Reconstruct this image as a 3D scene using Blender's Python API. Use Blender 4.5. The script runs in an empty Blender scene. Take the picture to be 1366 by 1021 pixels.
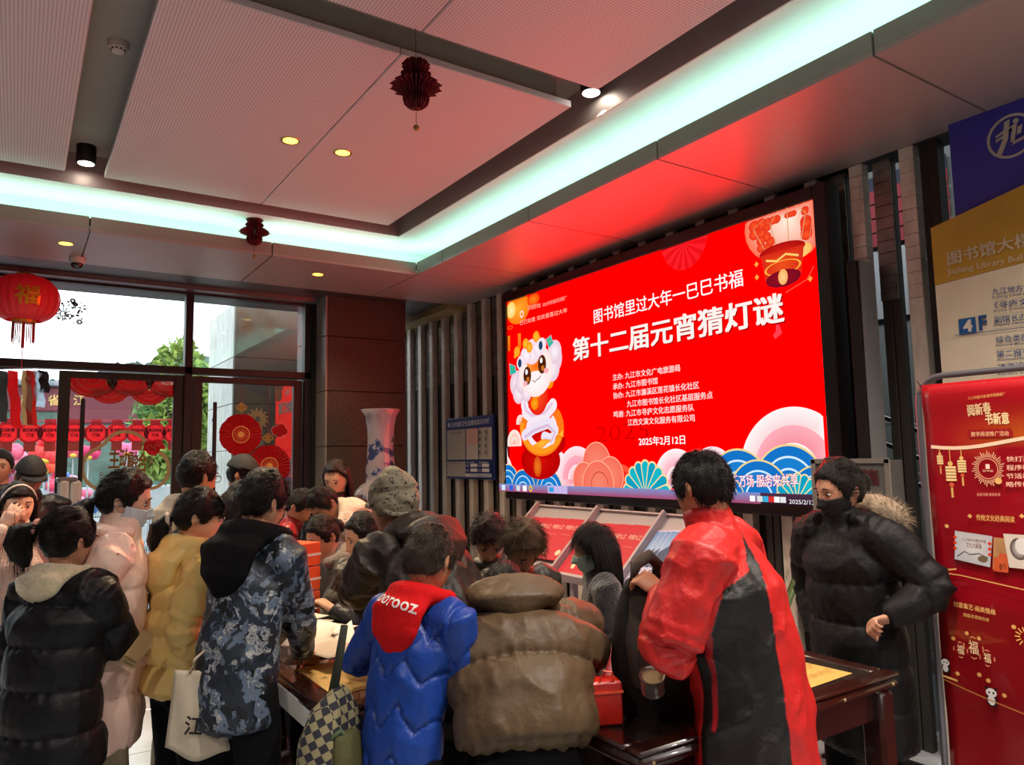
import bpy, math, random
import numpy as np
random.seed(7); np.random.seed(7)
sc = bpy.context.scene
COL = sc.collection

# ------------------------------------------------------------------ camera, sky, exposure, large lights
YAW, PIT, ROL, FPX, CH = math.radians(33.55), math.radians(5.76), math.radians(-1.05), 995.6, 1.62
_f = np.array([math.sin(YAW)*math.cos(PIT), math.cos(YAW)*math.cos(PIT), math.sin(PIT)])
_r = np.array([math.cos(YAW), -math.sin(YAW), 0.0]); _u = np.cross(_r, _f)
_c, _s = math.cos(ROL), math.sin(ROL)
_r, _u = _c*_r+_s*_u, -_s*_r+_c*_u
CAM = np.array([0, 0, CH])
from mathutils import Matrix, Vector
cd = bpy.data.cameras.new('camera'); co = bpy.data.objects.new('camera', cd); COL.objects.link(co)
cd.sensor_width = 36; cd.lens = 36*FPX/1366; cd.clip_start = .05; cd.clip_end = 400
co.matrix_world = Matrix(((_r[0], _u[0], -_f[0], 0), (_r[1], _u[1], -_f[1], 0), (_r[2], _u[2], -_f[2], CH), (0, 0, 0, 1)))
sc.camera = co
w = bpy.data.worlds.new('sky'); sc.world = w; w.use_nodes = True
w.node_tree.nodes['Background'].inputs[0].default_value = (.90, .95, 1, 1)
w.node_tree.nodes['Background'].inputs[1].default_value = 2.2
sc.view_settings.view_transform = 'Standard'; sc.view_settings.look = 'None'
sc.view_settings.exposure = 0.74; sc.view_settings.gamma = 1; sc.view_settings.use_curve_mapping = False
LED_RED = 4.0
LED_POWER = .60
COVE_POWER = 6.5
SPOT_W = 42.0

def ray(x, y): return _f+_r*(x-683)/FPX-_u*(y-510.5)/FPX
def atX(x, y, X): d = ray(x, y); return CAM+d*X/d[0]
def atY(x, y, Y): d = ray(x, y); return CAM+d*Y/d[1]
def atZ(x, y, Z): d = ray(x, y); return CAM+d*(Z-CH)/d[2]
def dep(x, y, D): return CAM+ray(x, y)*D

# ------------------------------------------------------------------ materials
def lin(c):
    if isinstance(c, str): c = tuple(int(c[i:i+2], 16)/255 for i in (0, 2, 4))
    return tuple((v/12.92 if v <= .04045 else ((v+.055)/1.055)**2.4) for v in c[:3])
MATS = {}
def mat(name, col='808080', rough=.6, metal=0, bump=0, bscale=40, vary=0, vscale=8, coat=0, spec=None, stretch=None, col2=None, emit=None, estr=1, sheen=0, trans=0, detail=4):
    if name in MATS: return MATS[name]
    m = bpy.data.materials.new(name); m.use_nodes = True; MATS[name] = m
    nt = m.node_tree; b = nt.nodes['Principled BSDF']; c = lin(col)
    b.inputs['Base Color'].default_value = (*c, 1); b.inputs['Roughness'].default_value = rough
    b.inputs['Metallic'].default_value = metal; b.inputs['Coat Weight'].default_value = coat
    if spec is not None: b.inputs['Specular IOR Level'].default_value = spec
    if sheen: b.inputs['Sheen Weight'].default_value = sheen
    if trans: b.inputs['Transmission Weight'].default_value = trans
    if emit: b.inputs['Emission Color'].default_value = (*lin(emit), 1); b.inputs['Emission Strength'].default_value = estr
    if bump or vary or col2:
        tc = nt.nodes.new('ShaderNodeTexCoord'); mp = nt.nodes.new('ShaderNodeMapping'); nt.links.new(tc.outputs['Object'], mp.inputs[0])
        if stretch: mp.inputs['Scale'].default_value = stretch
        if vary or col2:
            n = nt.nodes.new('ShaderNodeTexNoise'); n.inputs['Scale'].default_value = vscale; n.inputs['Detail'].default_value = detail; nt.links.new(mp.outputs[0], n.inputs[0])
            r = nt.nodes.new('ShaderNodeValToRGB'); nt.links.new(n.outputs[0], r.inputs[0])
            e = r.color_ramp.elements; e[0].position = .35; e[1].position = .65
            if col2: e[0].color = (*c, 1); e[1].color = (*lin(col2), 1)
            else: e[0].color = (*[v*(1-vary) for v in c], 1); e[1].color = (*[min(1, v*(1+vary)) for v in c], 1)
            nt.links.new(r.outputs[0], b.inputs['Base Color'])
        if bump:
            n2 = nt.nodes.new('ShaderNodeTexNoise'); n2.inputs['Scale'].default_value = bscale; n2.inputs['Detail'].default_value = 5; nt.links.new(mp.outputs[0], n2.inputs[0])
            bp = nt.nodes.new('ShaderNodeBump'); bp.inputs['Strength'].default_value = bump; bp.inputs['Distance'].default_value = .01
            nt.links.new(n2.outputs[0], bp.inputs['Height']); nt.links.new(bp.outputs[0], b.inputs['Normal'])
    return m
def vcmat(name, rough=.6, emit=0, coat=0, spec=.5, bump=0, bscale=60):
    if name in MATS: return MATS[name]
    m = bpy.data.materials.new(name); m.use_nodes = True; MATS[name] = m
    nt = m.node_tree; b = nt.nodes['Principled BSDF']; a = nt.nodes.new('ShaderNodeAttribute'); a.attribute_name = 'Col'
    if emit:
        e = nt.nodes.new('ShaderNodeEmission'); nt.links.new(a.outputs[0], e.inputs[0]); e.inputs[1].default_value = emit
        nt.links.new(e.outputs[0], nt.nodes['Material Output'].inputs[0]); return m
    nt.links.new(a.outputs[0], b.inputs['Base Color']); b.inputs['Roughness'].default_value = rough; b.inputs['Coat Weight'].default_value = coat
    b.inputs['Specular IOR Level'].default_value = spec
    if bump:
        tc = nt.nodes.new('ShaderNodeTexCoord'); n2 = nt.nodes.new('ShaderNodeTexNoise'); n2.inputs['Scale'].default_value = bscale; nt.links.new(tc.outputs['Object'], n2.inputs[0])
        bp = nt.nodes.new('ShaderNodeBump'); bp.inputs['Strength'].default_value = bump; bp.inputs['Distance'].default_value = .01
        nt.links.new(n2.outputs[0], bp.inputs['Height']); nt.links.new(bp.outputs[0], b.inputs['Normal'])
    return m
def paper_mat():
    m = bpy.data.materials.new('translucent_paper'); m.use_nodes = True; nt = m.node_tree; b = nt.nodes['Principled BSDF']
    a = nt.nodes.new('ShaderNodeAttribute'); a.attribute_name = 'Col'; t = nt.nodes.new('ShaderNodeBsdfTranslucent'); mx = nt.nodes.new('ShaderNodeMixShader'); mx.inputs[0].default_value = .6
    nt.links.new(a.outputs[0], b.inputs['Base Color']); nt.links.new(a.outputs[0], t.inputs[0]); b.inputs['Roughness'].default_value = .6
    nt.links.new(b.outputs[0], mx.inputs[1]); nt.links.new(t.outputs[0], mx.inputs[2]); nt.links.new(mx.outputs[0], nt.nodes['Material Output'].inputs[0]); return m
PAPER = paper_mat()
def glass_mat():
    m = bpy.data.materials.new('window_glass'); m.use_nodes = True; nt = m.node_tree; nt.nodes.remove(nt.nodes['Principled BSDF'])
    t = nt.nodes.new('ShaderNodeBsdfTransparent'); t.inputs[0].default_value = (.93, .97, .96, 1); g = nt.nodes.new('ShaderNodeBsdfGlossy'); g.inputs['Roughness'].default_value = .0
    f = nt.nodes.new('ShaderNodeFresnel'); f.inputs[0].default_value = 1.62; mx = nt.nodes.new('ShaderNodeMixShader')
    nt.links.new(f.outputs[0], mx.inputs[0]); nt.links.new(t.outputs[0], mx.inputs[1]); nt.links.new(g.outputs[0], mx.inputs[2]); nt.links.new(mx.outputs[0], nt.nodes['Material Output'].inputs[0])
    return m
GLASS = glass_mat()

def perf_mat():
    m = bpy.data.materials.new('perforated_panel'); m.use_nodes = True; nt = m.node_tree; b = nt.nodes['Principled BSDF']
    tc = nt.nodes.new('ShaderNodeTexCoord'); sx = nt.nodes.new('ShaderNodeSeparateXYZ'); nt.links.new(tc.outputs['Object'], sx.inputs[0])
    def s(o):
        a = nt.nodes.new('ShaderNodeMath'); a.operation = 'MULTIPLY'; a.inputs[1].default_value = 2*math.pi/.016; nt.links.new(o, a.inputs[0])
        c = nt.nodes.new('ShaderNodeMath'); c.operation = 'SINE'; nt.links.new(a.outputs[0], c.inputs[0]); return c.outputs[0]
    ad = nt.nodes.new('ShaderNodeMath'); ad.operation = 'ADD'; nt.links.new(s(sx.outputs[0]), ad.inputs[0]); nt.links.new(s(sx.outputs[1]), ad.inputs[1])
    r = nt.nodes.new('ShaderNodeValToRGB'); nt.links.new(ad.outputs[0], r.inputs[0]); e = r.color_ramp.elements
    e[0].position = .6; e[0].color = (*lin('cdc6ca'), 1); e[1].position = .95; e[1].color = (*lin('928c90'), 1)
    nt.links.new(r.outputs[0], b.inputs['Base Color']); b.inputs['Roughness'].default_value = .55
    return m

# ------------------------------------------------------------------ mesh helpers
def tag(o, label=None, cat=None, group=None, kind=None):
    if label: o['label'] = label
    if cat: o['category'] = cat
    if group: o['group'] = group
    if kind: o['kind'] = kind
    return o
def obj_from(name, me, parent=None):
    o = bpy.data.objects.new(name, me); COL.objects.link(o)
    if parent: o.parent = parent
    return o
def empty(name, loc=(0, 0, 0), rz=0, label=None, cat=None, group=None, kind=None):
    o = bpy.data.objects.new(name, None); COL.objects.link(o); o.location = loc; o.rotation_euler = (0, 0, rz); o.empty_display_size = .1
    return tag(o, label, cat, group, kind)
class MB:
    def __init__(s): s.v = []; s.f = []; s.c = []; s.n = 0
    def add(s, vs, fs, col=None):
        vs = [tuple(map(float, p)) for p in vs]; s.v += vs; s.f += [tuple(i+s.n for i in f) for f in fs]; s.n += len(vs)
        if col is None: s.c += [(1, 1, 1, 1)]*len(vs)
        elif isinstance(col, list): s.c += [(*c[:3], 1) for c in col]
        else: s.c += [(*col[:3], 1)]*len(vs)
        return s
    def box(s, a, b, col=None, bev=0):
        x0, y0, z0 = a; x1, y1, z1 = b
        if x0 > x1: x0, x1 = x1, x0
        if y0 > y1: y0, y1 = y1, y0
        if z0 > z1: z0, z1 = z1, z0
        if not bev:
            v = [(x0, y0, z0), (x1, y0, z0), (x1, y1, z0), (x0, y1, z0), (x0, y0, z1), (x1, y0, z1), (x1, y1, z1), (x0, y1, z1)]
            return s.add(v, [(3, 2, 1, 0), (4, 5, 6, 7), (0, 1, 5, 4), (1, 2, 6, 5), (2, 3, 7, 6), (3, 0, 4, 7)], col)
        B = min(bev, (x1-x0)/2.1, (y1-y0)/2.1, (z1-z0)/2.1)
        def ring(z, i): return [(x0+i+(B-i), y0+i, z), (x1-i-(B-i), y0+i, z), (x1-i, y0+i+(B-i), z), (x1-i, y1-i-(B-i), z), (x1-i-(B-i), y1-i, z), (x0+i+(B-i), y1-i, z), (x0+i, y1-i-(B-i), z), (x0+i, y0+i+(B-i), z)]
        v = ring(z0, B)+ring(z0+B, 0)+ring(z1-B, 0)+ring(z1, B)
        f = [tuple(range(7, -1, -1)), tuple(range(24, 32))]
        for k in range(3):
            for i in range(8): f.append((k*8+i, k*8+(i+1) % 8, (k+1)*8+(i+1) % 8, (k+1)*8+i))
        return s.add(v, f, col)
    def tube(s, pts, r, n=8, col=None, closed=False):
        pts = [np.array(p, float) for p in pts]; m = len(pts); V = []
        rr = r if hasattr(r, '__len__') else [r]*m
        for i, p in enumerate(pts):
            if closed: t = pts[(i+1) % m]-pts[i-1]
            else: t = pts[min(i+1, m-1)]-pts[max(i-1, 0)]
            t = t/max(np.linalg.norm(t), 1e-9)
            a = np.array([0, 0, 1.]) if abs(t[2]) < .9 else np.array([1., 0, 0])
            x = np.cross(a, t); x /= np.linalg.norm(x); y = np.cross(t, x)
            V += [p+rr[i]*(x*math.cos(2*math.pi*k/n)+y*math.sin(2*math.pi*k/n)) for k in range(n)]
        F = []
        for i in range(m if closed else m-1):
            j = (i+1) % m
            for k in range(n): F.append((i*n+k, i*n+(k+1) % n, j*n+(k+1) % n, j*n+k))
        if not closed: F += [tuple(range(n-1, -1, -1)), tuple((m-1)*n+k for k in range(n))]
        return s.add(V, F, col)
    def lathe(s, prof, c=(0, 0, 0), n=24, col=None, sx=1, sy=1):
        V = []; F = []
        for r, z in prof: V += [(c[0]+sx*r*math.cos(2*math.pi*k/n), c[1]+sy*r*math.sin(2*math.pi*k/n), c[2]+z) for k in range(n)]
        for i in range(len(prof)-1):
            for k in range(n): F.append((i*n+k, i*n+(k+1) % n, (i+1)*n+(k+1) % n, (i+1)*n+k))
        F += [tuple(range(n-1, -1, -1)), tuple((len(prof)-1)*n+k for k in range(n))]
        return s.add(V, F, col)
    def ball(s, c, r, n=12, m=8, col=None):
        rx, ry, rz = r if hasattr(r, '__len__') else (r, r, r)
        V = []; F = []
        for i in range(m+1):
            a = math.pi*(i+.0001)/(m+.0002)
            V += [(c[0]+rx*math.sin(a)*math.cos(2*math.pi*k/n), c[1]+ry*math.sin(a)*math.sin(2*math.pi*k/n), c[2]-rz*math.cos(a)) for k in range(n)]
        for i in range(m):
            for k in range(n): F.append((i*n+k, i*n+(k+1) % n, (i+1)*n+(k+1) % n, (i+1)*n+k))
        return s.add(V, F, col)
    def build(s, name, m, parent=None, smooth=False, loc=None, label=None):
        me = bpy.data.meshes.new(name); me.from_pydata(s.v, [], s.f)
        if any(c != (1, 1, 1, 1) for c in s.c):
            a = me.color_attributes.new('Col', 'FLOAT_COLOR', 'POINT'); a.data.foreach_set('color', np.array(s.c, 'f').ravel())
        me.materials.append(m)
        if smooth:
            me.shade_smooth()
            if smooth != 2: me.set_sharp_from_angle(angle=math.radians(40))
        o = obj_from(name, me, parent)
        if loc is not None: o.location = loc
        if label: o['label'] = label
        return o
def box(name, a, b, m, parent=None, bev=0, label=None):
    """A box whose origin sits at its own centre."""
    if parent is None:
        c = [(a[i]+b[i])/2 for i in range(3)]
        return MB().box([a[i]-c[i] for i in range(3)], [b[i]-c[i] for i in range(3)], bev=bev).build(name, m, None, loc=c, label=label)
    return MB().box(a, b, bev=bev).build(name, m, parent, label=label)

_font = {}
def text_geo(s, bold=0, spacing=1):
    k = (s, bold, spacing)
    if k in _font: return _font[k]
    c = bpy.data.curves.new('t', 'FONT'); c.body = s; c.resolution_u = 2; c.offset = bold; c.space_character = spacing
    o = bpy.data.objects.new('t', c); me = o.to_mesh()
    v = [(p.co.x, p.co.y) for p in me.vertices]; f = [tuple(p.vertices) for p in me.polygons]
    o.to_mesh_clear(); bpy.data.objects.remove(o); bpy.data.curves.remove(c)
    _font[k] = (v, f); return v, f
class Art:
    """Flat print on a plane: origin o, axes u, v (unit), normal n; every add goes one thin layer up."""
    def __init__(s, o, u, v, dz=.0005):
        s.o = np.array(o, float); s.u = np.array(u, float); s.v = np.array(v, float); s.n = np.cross(s.u, s.v); s.dz = dz; s.k = 1; s.mb = MB(); s.clip = None
    def pt(s, a, b, k=None):
        if s.clip: a = min(max(a, .001), s.clip[0]-.001); b = min(max(b, .001), s.clip[1]-.001)
        return s.o+s.u*a+s.v*b+s.n*s.dz*(s.k if k is None else k)
    def poly(s, pts, col, col2=None, cen=None):
        """fan polygon; col at rim, col2 at centre"""
        s.k += 1; cols = [lin(c) for c in col] if isinstance(col, list) else [lin(col)]*len(pts)
        if cen is None: cen = (sum(p[0] for p in pts)/len(pts), sum(p[1] for p in pts)/len(pts))
        c2 = lin(col2) if col2 else tuple(sum(c[i] for c in cols)/len(cols) for i in range(3))
        V = [s.pt(*cen)]+[s.pt(*p) for p in pts]; n = len(pts)
        s.mb.add(V, [(0, i+1, (i+1) % n+1) for i in range(n)], [c2]+cols)
    def rect(s, a, b, c, d, col, coltop=None):
        cc = [col, col, coltop or col, coltop or col]
        s.poly([(a, b), (c, b), (c, d), (a, d)], cc)
    def disc(s, a, b, rx, ry=None, col='ffffff', col2=None, n=28, a0=0, a1=360):
        ry = ry or rx; P = [(a+rx*math.cos(math.radians(a0+(a1-a0)*i/n)), b+ry*math.sin(math.radians(a0+(a1-a0)*i/n))) for i in range(n+(a1-a0 < 360))]
        s.poly(P, col, col2, cen=(a, b))
    def ring(s, a, b, r0, r1, col, n=32, a0=0, a1=360, asp=1):
        s.k += 1; V = []; F = []
        for i in range(n+1):
            t = math.radians(a0+(a1-a0)*i/n)
            V += [s.pt(a+r0*math.cos(t), b+asp*r0*math.sin(t)), s.pt(a+r1*math.cos(t), b+asp*r1*math.sin(t))]
        for i in range(n): F.append((2*i, 2*i+1, 2*i+3, 2*i+2))
        s.mb.add(V, F, lin(col))
    def line(s, pts, w, col):
        s.k += 1; V = []; F = []; m = len(pts)
        for i, p in enumerate(pts):
            q0 = pts[max(i-1, 0)]; q1 = pts[min(i+1, m-1)]; t = np.array([q1[0]-q0[0], q1[1]-q0[1]], float); t /= max(np.linalg.norm(t), 1e-9)
            ww = w[i] if hasattr(w, '__len__') else w
            V += [s.pt(p[0]-t[1]*ww/2, p[1]+t[0]*ww/2), s.pt(p[0]+t[1]*ww/2, p[1]-t[0]*ww/2)]
        for i in range(m-1): F.append((2*i, 2*i+1, 2*i+3, 2*i+2))
        s.mb.add(V, F, lin(col))
    def text(s, st, a0, b0, a1, b1, h, col, bold=0, hv=None):
        """string st with baseline from (a0,b0) to (a1,b1), letter height h"""
        v, f = text_geo(st, 0)
        if not v: return
        s.k += 1
        if bold:
            v0 = list(v); f0 = list(f); d_ = bold*1.6; n_ = len(v0); v = []; f = []
            for i_, (ox_, oy_) in enumerate(((-d_, -d_*.6), (d_, -d_*.6), (-d_, d_*.6), (d_, d_*.6))): v += [(p[0]+ox_, p[1]+oy_, i_) for p in v0]; f += [tuple(j+i_*n_ for j in q) for q in f0]
        xs = [p[0] for p in v]; x0, x1 = min(xs), max(xs); L = (a1-a0, b1-b0)
        V = [s.pt(a0+L[0]*(p[0]-x0)/(x1-x0), b0+L[1]*(p[0]-x0)/(x1-x0)+p[1]*h/.84, s.k+(.2*p[2] if len(p) > 2 else 0)) for p in v]
        s.mb.add(V, f, lin(col))
    def build(s, name, m, parent, label=None):
        o = s.mb.build(name, m, parent, label=label); s.mb = MB(); return o

def area(name, loc, rot, sx, sy, power, col, label='ceiling light'):
    l = bpy.data.lights.new(name, 'AREA'); l.shape = 'RECTANGLE'; l.size = sx; l.size_y = sy; l.energy = power; l.color = lin(col)
    o = bpy.data.objects.new(name, l); COL.objects.link(o); o.location = loc; o.rotation_euler = rot; return o
def spot(name, loc, power, col, size=110, blend=.6, r=.04, parent=None, tilt=(0, 0, 0)):
    l = bpy.data.lights.new(name, 'SPOT'); l.energy = power; l.color = lin(col); l.spot_size = math.radians(size); l.spot_blend = blend; l.shadow_soft_size = r
    o = bpy.data.objects.new(name, l); COL.objects.link(o); o.location = loc; o.rotation_euler = tilt
    if parent: o.parent = parent
    return o

# ------------------------------------------------------------------ the room
M_al = mat('painted_metal_panel', 'a69a98', .42, 0.35, spec=.6)
M_fascia = mat('pale_grey_paint', '8f9188', .6)
M_slab = mat('ceiling_paint', '9a9690', .7)
M_cove = mat('white_cove_paint', 'e6eae6', .8)
M_perf = perf_mat()
M_dark = mat('dark_bronze_frame', '15110f', .45)
M_black = mat('matt_black', '0a0a0b', .5)
M_granite = mat('brown_granite', '34322e', .5, 0, spec=.2, vary=.0, col2='57524b', vscale=130, detail=2)
M_stone = mat('daylit_stone', 'b9bab4', .6, 0, vary=.22, vscale=7, stretch=(3, 3, .6))  # outer pillar side: daylight put into the paler stone colour
M_steel = mat('brushed_steel', 'dcd4c8', .38, .3, vary=.15, vscale=14, stretch=(1, 1, .3))
M_chan = mat('dark_channel', '4a4843', .4, .5)
M_void = mat('dark_void', '0c0b0b', .6)
M_tile = mat('pale_floor_tile', 'b5bbc0', .14, 0, vary=.06, vscale=5)
M_wall = mat('plaster_wall', '8f8a84', .8)

S = 3.32
# floor: tiles near the visible patch, one slab beyond
fl = box('floor', (-5, -5, -.12), (6.3, 9.2, -.012), mat('floor_grout', '55585a', .6)); tag(fl, kind='structure')
tile_me = None
flinv = fl.location
for i in range(-6, 7):
    for j in range(-6, 12):
        x, y = i*.8+.45, j*.8-.35
        if tile_me is None:
            t = MB().box((-.397, -.397, -.012), (.397, .397, 0), bev=.003).build('floor_tile', M_tile, fl); tile_me = t.data
        else: t = obj_from('floor_tile', tile_me, fl)
        t.location = (x-flinv[0], y-flinv[1], -flinv[2])
# ceiling root
ce = box('ceiling', (-5, -5, 3.83), (4.3, 7.2, 3.95), M_slab); tag(ce, kind='structure'); cl = np.array(ce.location)
def cpart(name, a, b, m, bev=0, label=None): return MB().box(np.array(a)-cl, np.array(b)-cl, bev=bev).build(name, m, ce, label=label)
# soffit panels: right strip and front strip
ys = [-4.87, -3.56, -2.25, -.94, .37, 1.68, 2.99, 4.30, 5.61, 6.12]
g = .006
for a, b in zip(ys[:-1], ys[1:]): cpart('soffit_panel', (3.02, a+g, S), (4.10 if a < 2 else 4.13, b-g, S+.02), M_al)
cpart('soffit_panel', (3.02+g, 6.12+g, S), (4.13, 7.15, S+.02), M_al)
xs = [-4.9, -3.58, -2.26, -.94, .38, 1.70, 3.02]
for a, b in zip(xs[:-1], xs[1:]): cpart('soffit_panel', (a+g, 6.12, S), (b-g, 7.15, S+.02), M_al)
# fascia, ledge, cove back wall and cove ceiling
for a, b in zip(ys[:-1], ys[1:]): cpart('fascia_panel', (3.02, a+g, S+.02), (3.05, b-g, 3.435), M_fascia)
for a, b in zip(xs[:-1], xs[1:]): cpart('fascia_panel', (a+g, 6.12, S+.02), (b-g, 6.15, 3.435), M_fascia)
cpart('cove_ledge', (3.05, -4.9, S+.03), (4.2, 7.15, S+.05), M_cove); cpart('cove_ledge', (-4.9, 6.15, S+.03), (3.05, 7.15, S+.05), M_cove)
cpart('cove_back_wall', (3.32, -4.9, S+.05), (3.36, 6.42, 3.62), M_cove); cpart('cove_back_wall', (-4.9, 6.42, S+.05), (3.36, 6.46, 3.62), M_cove)
cpart('cove_ceiling', (2.77, -4.9, 3.60), (3.34, 6.42, 3.625), M_cove); cpart('cove_ceiling', (-4.9, 5.95, 3.60), (2.77, 6.42, 3.625), M_cove)
cpart('tray_wall', (2.758, -4.9, 3.598), (2.768, 5.948, 3.83), M_al); cpart('tray_wall', (-4.9, 5.938, 3.598), (2.757, 5.948, 3.83), M_al)
cpart('fascia_glow_block', (3.052, -4.9, S+.052), (3.058, 6.10, 3.43), M_void); cpart('fascia_glow_block', (-4.9, 6.152, S+.052), (3.05, 6.158, 3.43), M_void)  # dark strips added behind the fascia joints to block the cove glow
# floating perforated panels
def pan(a, b): 
    o = cpart('perforated_panel', (a[0], a[1], 3.65), (b[0], b[1], 3.69), M_perf, bev=.004); return o
for y0, y1, in ((3.27, 5.85), (.45, 3.035), (-2.4, .2), (-4.9, -2.62)):
    for x0, x1 in ((.44, 1.53), (1.536, 2.62), (-1.0, .20), (-2.2, -1.006), (-4.8, -2.4)): pan((x0, y0), (x1, y1))
# panel hangers (side frames recessed above panels)
for y0, y1 in ((3.33, 5.79), (.51, 2.98)):
    for x0, x1 in ((.5, 2.56), (-2.1, .14)): cpart('panel_frame', (x0, y0, 3.69), (x1, y1, 3.83), M_fascia)
# LED strips in the cove
M_strip = mat('cove_light_strip', 'd8fff4', .5, emit='bcf8e6', estr=COVE_POWER)
for i, (a, b) in enumerate([((3.12, -4.8, S+.05), (3.16, 6.2, S+.07)), ((-4.8, 6.22, S+.05), (3.1, 6.26, S+.07))]):
    cpart('light_strip', a, b, M_strip, label='pale green-white light strip hidden in the cove')
# dark gap header between soffit and glass
cpart('header_box', (-4.9, 7.15, S+.02), (4.1, 7.95, 3.6), mat('header_dark', '4a4a4c', .4, .4))
cpart('header_rail', (-4.9, 7.62, 3.30), (2.63, 7.86, 3.41), mat('header_metal', '77787a', .35, .5))
be = box('trim_1', (3.9, 7.152, 3.27), (4.3, 9.2, 3.8), mat('beige_beam', 'a08a5c', .6)); tag(be, kind='structure')

# right wall: dark glass backing with steel fins, ribbed in their upper part
wr = empty('wall_right', (4.1, 0, 0), kind='structure')
def wp(name, a, b, m, bev=0, label=None): return MB().box((a[0]-4.1, a[1], a[2]), (b[0]-4.1, b[1], b[2]), bev=bev).build(name, m, wr, label=label)
wp('backing_panel', (4.26, 2.55, 0), (4.34, 9.2, 3.9), M_void)
wp('backing_panel', (4.26, -5, 0), (4.34, 1.2, 3.9), M_wall)
wp('head_beam', (4.12, -5, 3.34), (4.34, 9.2, 3.6), M_void)
M_rib = mat('glass_block_strip', '7d7b76', .12, .6, vary=.25, vscale=9)
k = 0; yy = 2.14
fin_lo = fin_hi = ch_me = None
def ribs(wd, dp, z0, z1, inset):
    mb = MB(); n = 12; h = (z1-z0)/n
    for i in range(n): mb.box((.001*(i % 2), -wd/2, z0+i*h+.001), (dp, wd/2, z0+(i+1)*h-.001), bev=.002)
    return mb
for k in range(24):
    y = 2.14+.305*k
    if y > 9.1: break
    if fin_lo is None:
        o = MB().box((0, -.042, 0), (.07, .042, 2.46), bev=.004).build('steel_fin', M_steel, wr); fin_lo = o.data
        o2 = ribs(.082, .07, 2.46, 3.32, .01).build('ribbed_cladding', M_steel, wr); fin_hi = o2.data
        ch_me = MB().box((0, -.055, 0), (.05, -.004, 3.32), bev=.004).build('channel', M_chan, wr); ch_b = MB().box((0, .004, 0), (.05, .055, 3.32), bev=.004).build('channel', M_chan, wr); o3 = ch_me; ch_me = o3.data; o5 = ch_b; ch_b = o5.data
        gb = ribs(.105, .014, 2.48, 3.32, 0).build('glass_block_strip', M_rib, wr); o4 = gb; gb = o4.data
    else:
        o = obj_from('steel_fin', fin_lo, wr); o2 = obj_from('ribbed_cladding', fin_hi, wr); o3 = obj_from('channel', ch_me, wr); o5 = obj_from('channel', ch_b, wr); o4 = obj_from('glass_block_strip', gb, wr)
    o.location = (0, y, 0); o2.location = (0, y, 0)
    dy_ = .172 if k == 0 else .1525; o3.location = (.06, y+dy_, 0); o5.location = (.06, y+dy_, 0); o4.location = (.045, y+dy_, 0)
wp('dark_post', (4.12, 1.98, 0), (4.2, 2.03, 3.32), M_dark); wp('dark_post', (4.12, 2.032, 0), (4.2, 2.075, 3.32), M_black)

# left, back walls (outside the frame) and pillar
wl = box('wall_left', (-5.1, -5, 0), (-5, 9.2, 3.95), M_wall); tag(wl, kind='structure')
wb = box('wall_back', (-5, -5.1, 0), (6.3, -5, 3.95), M_wall); tag(wb, kind='structure')
ws = box('wall_stair', (6.2, -5, 0), (6.3, 9.2, 4.6), mat('stair_wall', '8c918e', .8)); tag(ws, kind='structure')
we = box('wall_far', (4.34, 9.1, 0), (6.2, 9.2, 4.6), M_wall); tag(we, kind='structure')
cs = box('ceiling_stair', (4.34, -5, 4.6), (6.3, 9.2, 4.7), M_slab); tag(cs, kind='structure')

def pillar(name, x0, x1, y0, y1, front, side, label):
    e = empty(name, ((x0+x1)/2, (y0+y1)/2, 0), label=label, cat='pillar'); ox, oy = e.location[0], e.location[1]
    zs = [0, .03, .62, 1.195, 1.77, 2.345, 2.92, 3.6]
    MB().box((x0-ox+.02, y0-oy+.02, 0), (x1-ox-.02, y1-oy-.02, 3.6)).build('core', M_void, e)
    for a, b in zip(zs[:-1], zs[1:]):
        if b-a < .1: continue
        MB().box((x0-ox+.022, y0-oy, a+.004), (x1-ox, y0-oy+.03, b-.004), bev=.003).build('stone_slab', front, e)
        MB().box((x0-ox, y0-oy, a+.004), (x0-ox+.02, y1-oy, b-.004), bev=.003).build('stone_slab', side, e)
    return e
pillar('stone_pillar', 2.63, 3.54, 7.45, 8.4, M_granite, mat('daylit_granite', '8b8986', .35, 0, vary=.15, vscale=90), 'brown granite pillar behind the tall vase, beside the slatted wall')  # side slabs paler than the front: daylight put into their colour
pillar('stone_pillar', 2.18, 3.4, 9.5, 10.9, mat('daylit_brown_granite', '6a574b', .5, 0, vary=.0, col2='8a7666', vscale=130, detail=2), M_stone, 'stone pillar outside the right-hand glass door')  # front is a lighter copy of the brown granite, daylight in its colour

# ------------------------------------------------------------------ glazing
YG = 7.8
wi = empty('window_1', (0, YG, 0), kind='structure')
def gp(par, name, a, b, m, bev=.003, label=None): return MB().box((a[0], a[1]-YG, a[2]), (b[0], b[1]-YG, b[2]), bev=bev).build(name, m, par, label=label)
for x in (-4.4, -3.0, -1.2, 1.365, 2.545): gp(wi, 'mullion', (x-.035, YG-.05, 0), (x+.035, YG+.07, 3.32), M_dark)
gp(wi, 'transom', (-4.9, YG-.05, 2.49), (2.6, YG+.07, 2.56), M_dark)
gp(wi, 'head_frame', (-4.9, YG-.04, 3.28), (2.6, YG+.06, 3.33), M_dark)
gp(wi, 'end_frame', (2.58, YG-.06, 0), (2.63, YG+.08, 3.3), M_dark)
for a, b in ((-4.4, -3.0), (-3.0, -1.2), (-1.2, 1.365), (1.365, 2.545)): gp(wi, 'pane', (a+.035, YG-.004, 2.56), (b-.035, YG+.004, 3.28), GLASS, 0)
for a, b in ((-4.4, -3.0), (-3.0, -1.2), (-1.2, .29)): gp(wi, 'pane', (a+.035, YG-.004, .02), (b-.035, YG+.004, 2.49), GLASS, 0)
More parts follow.
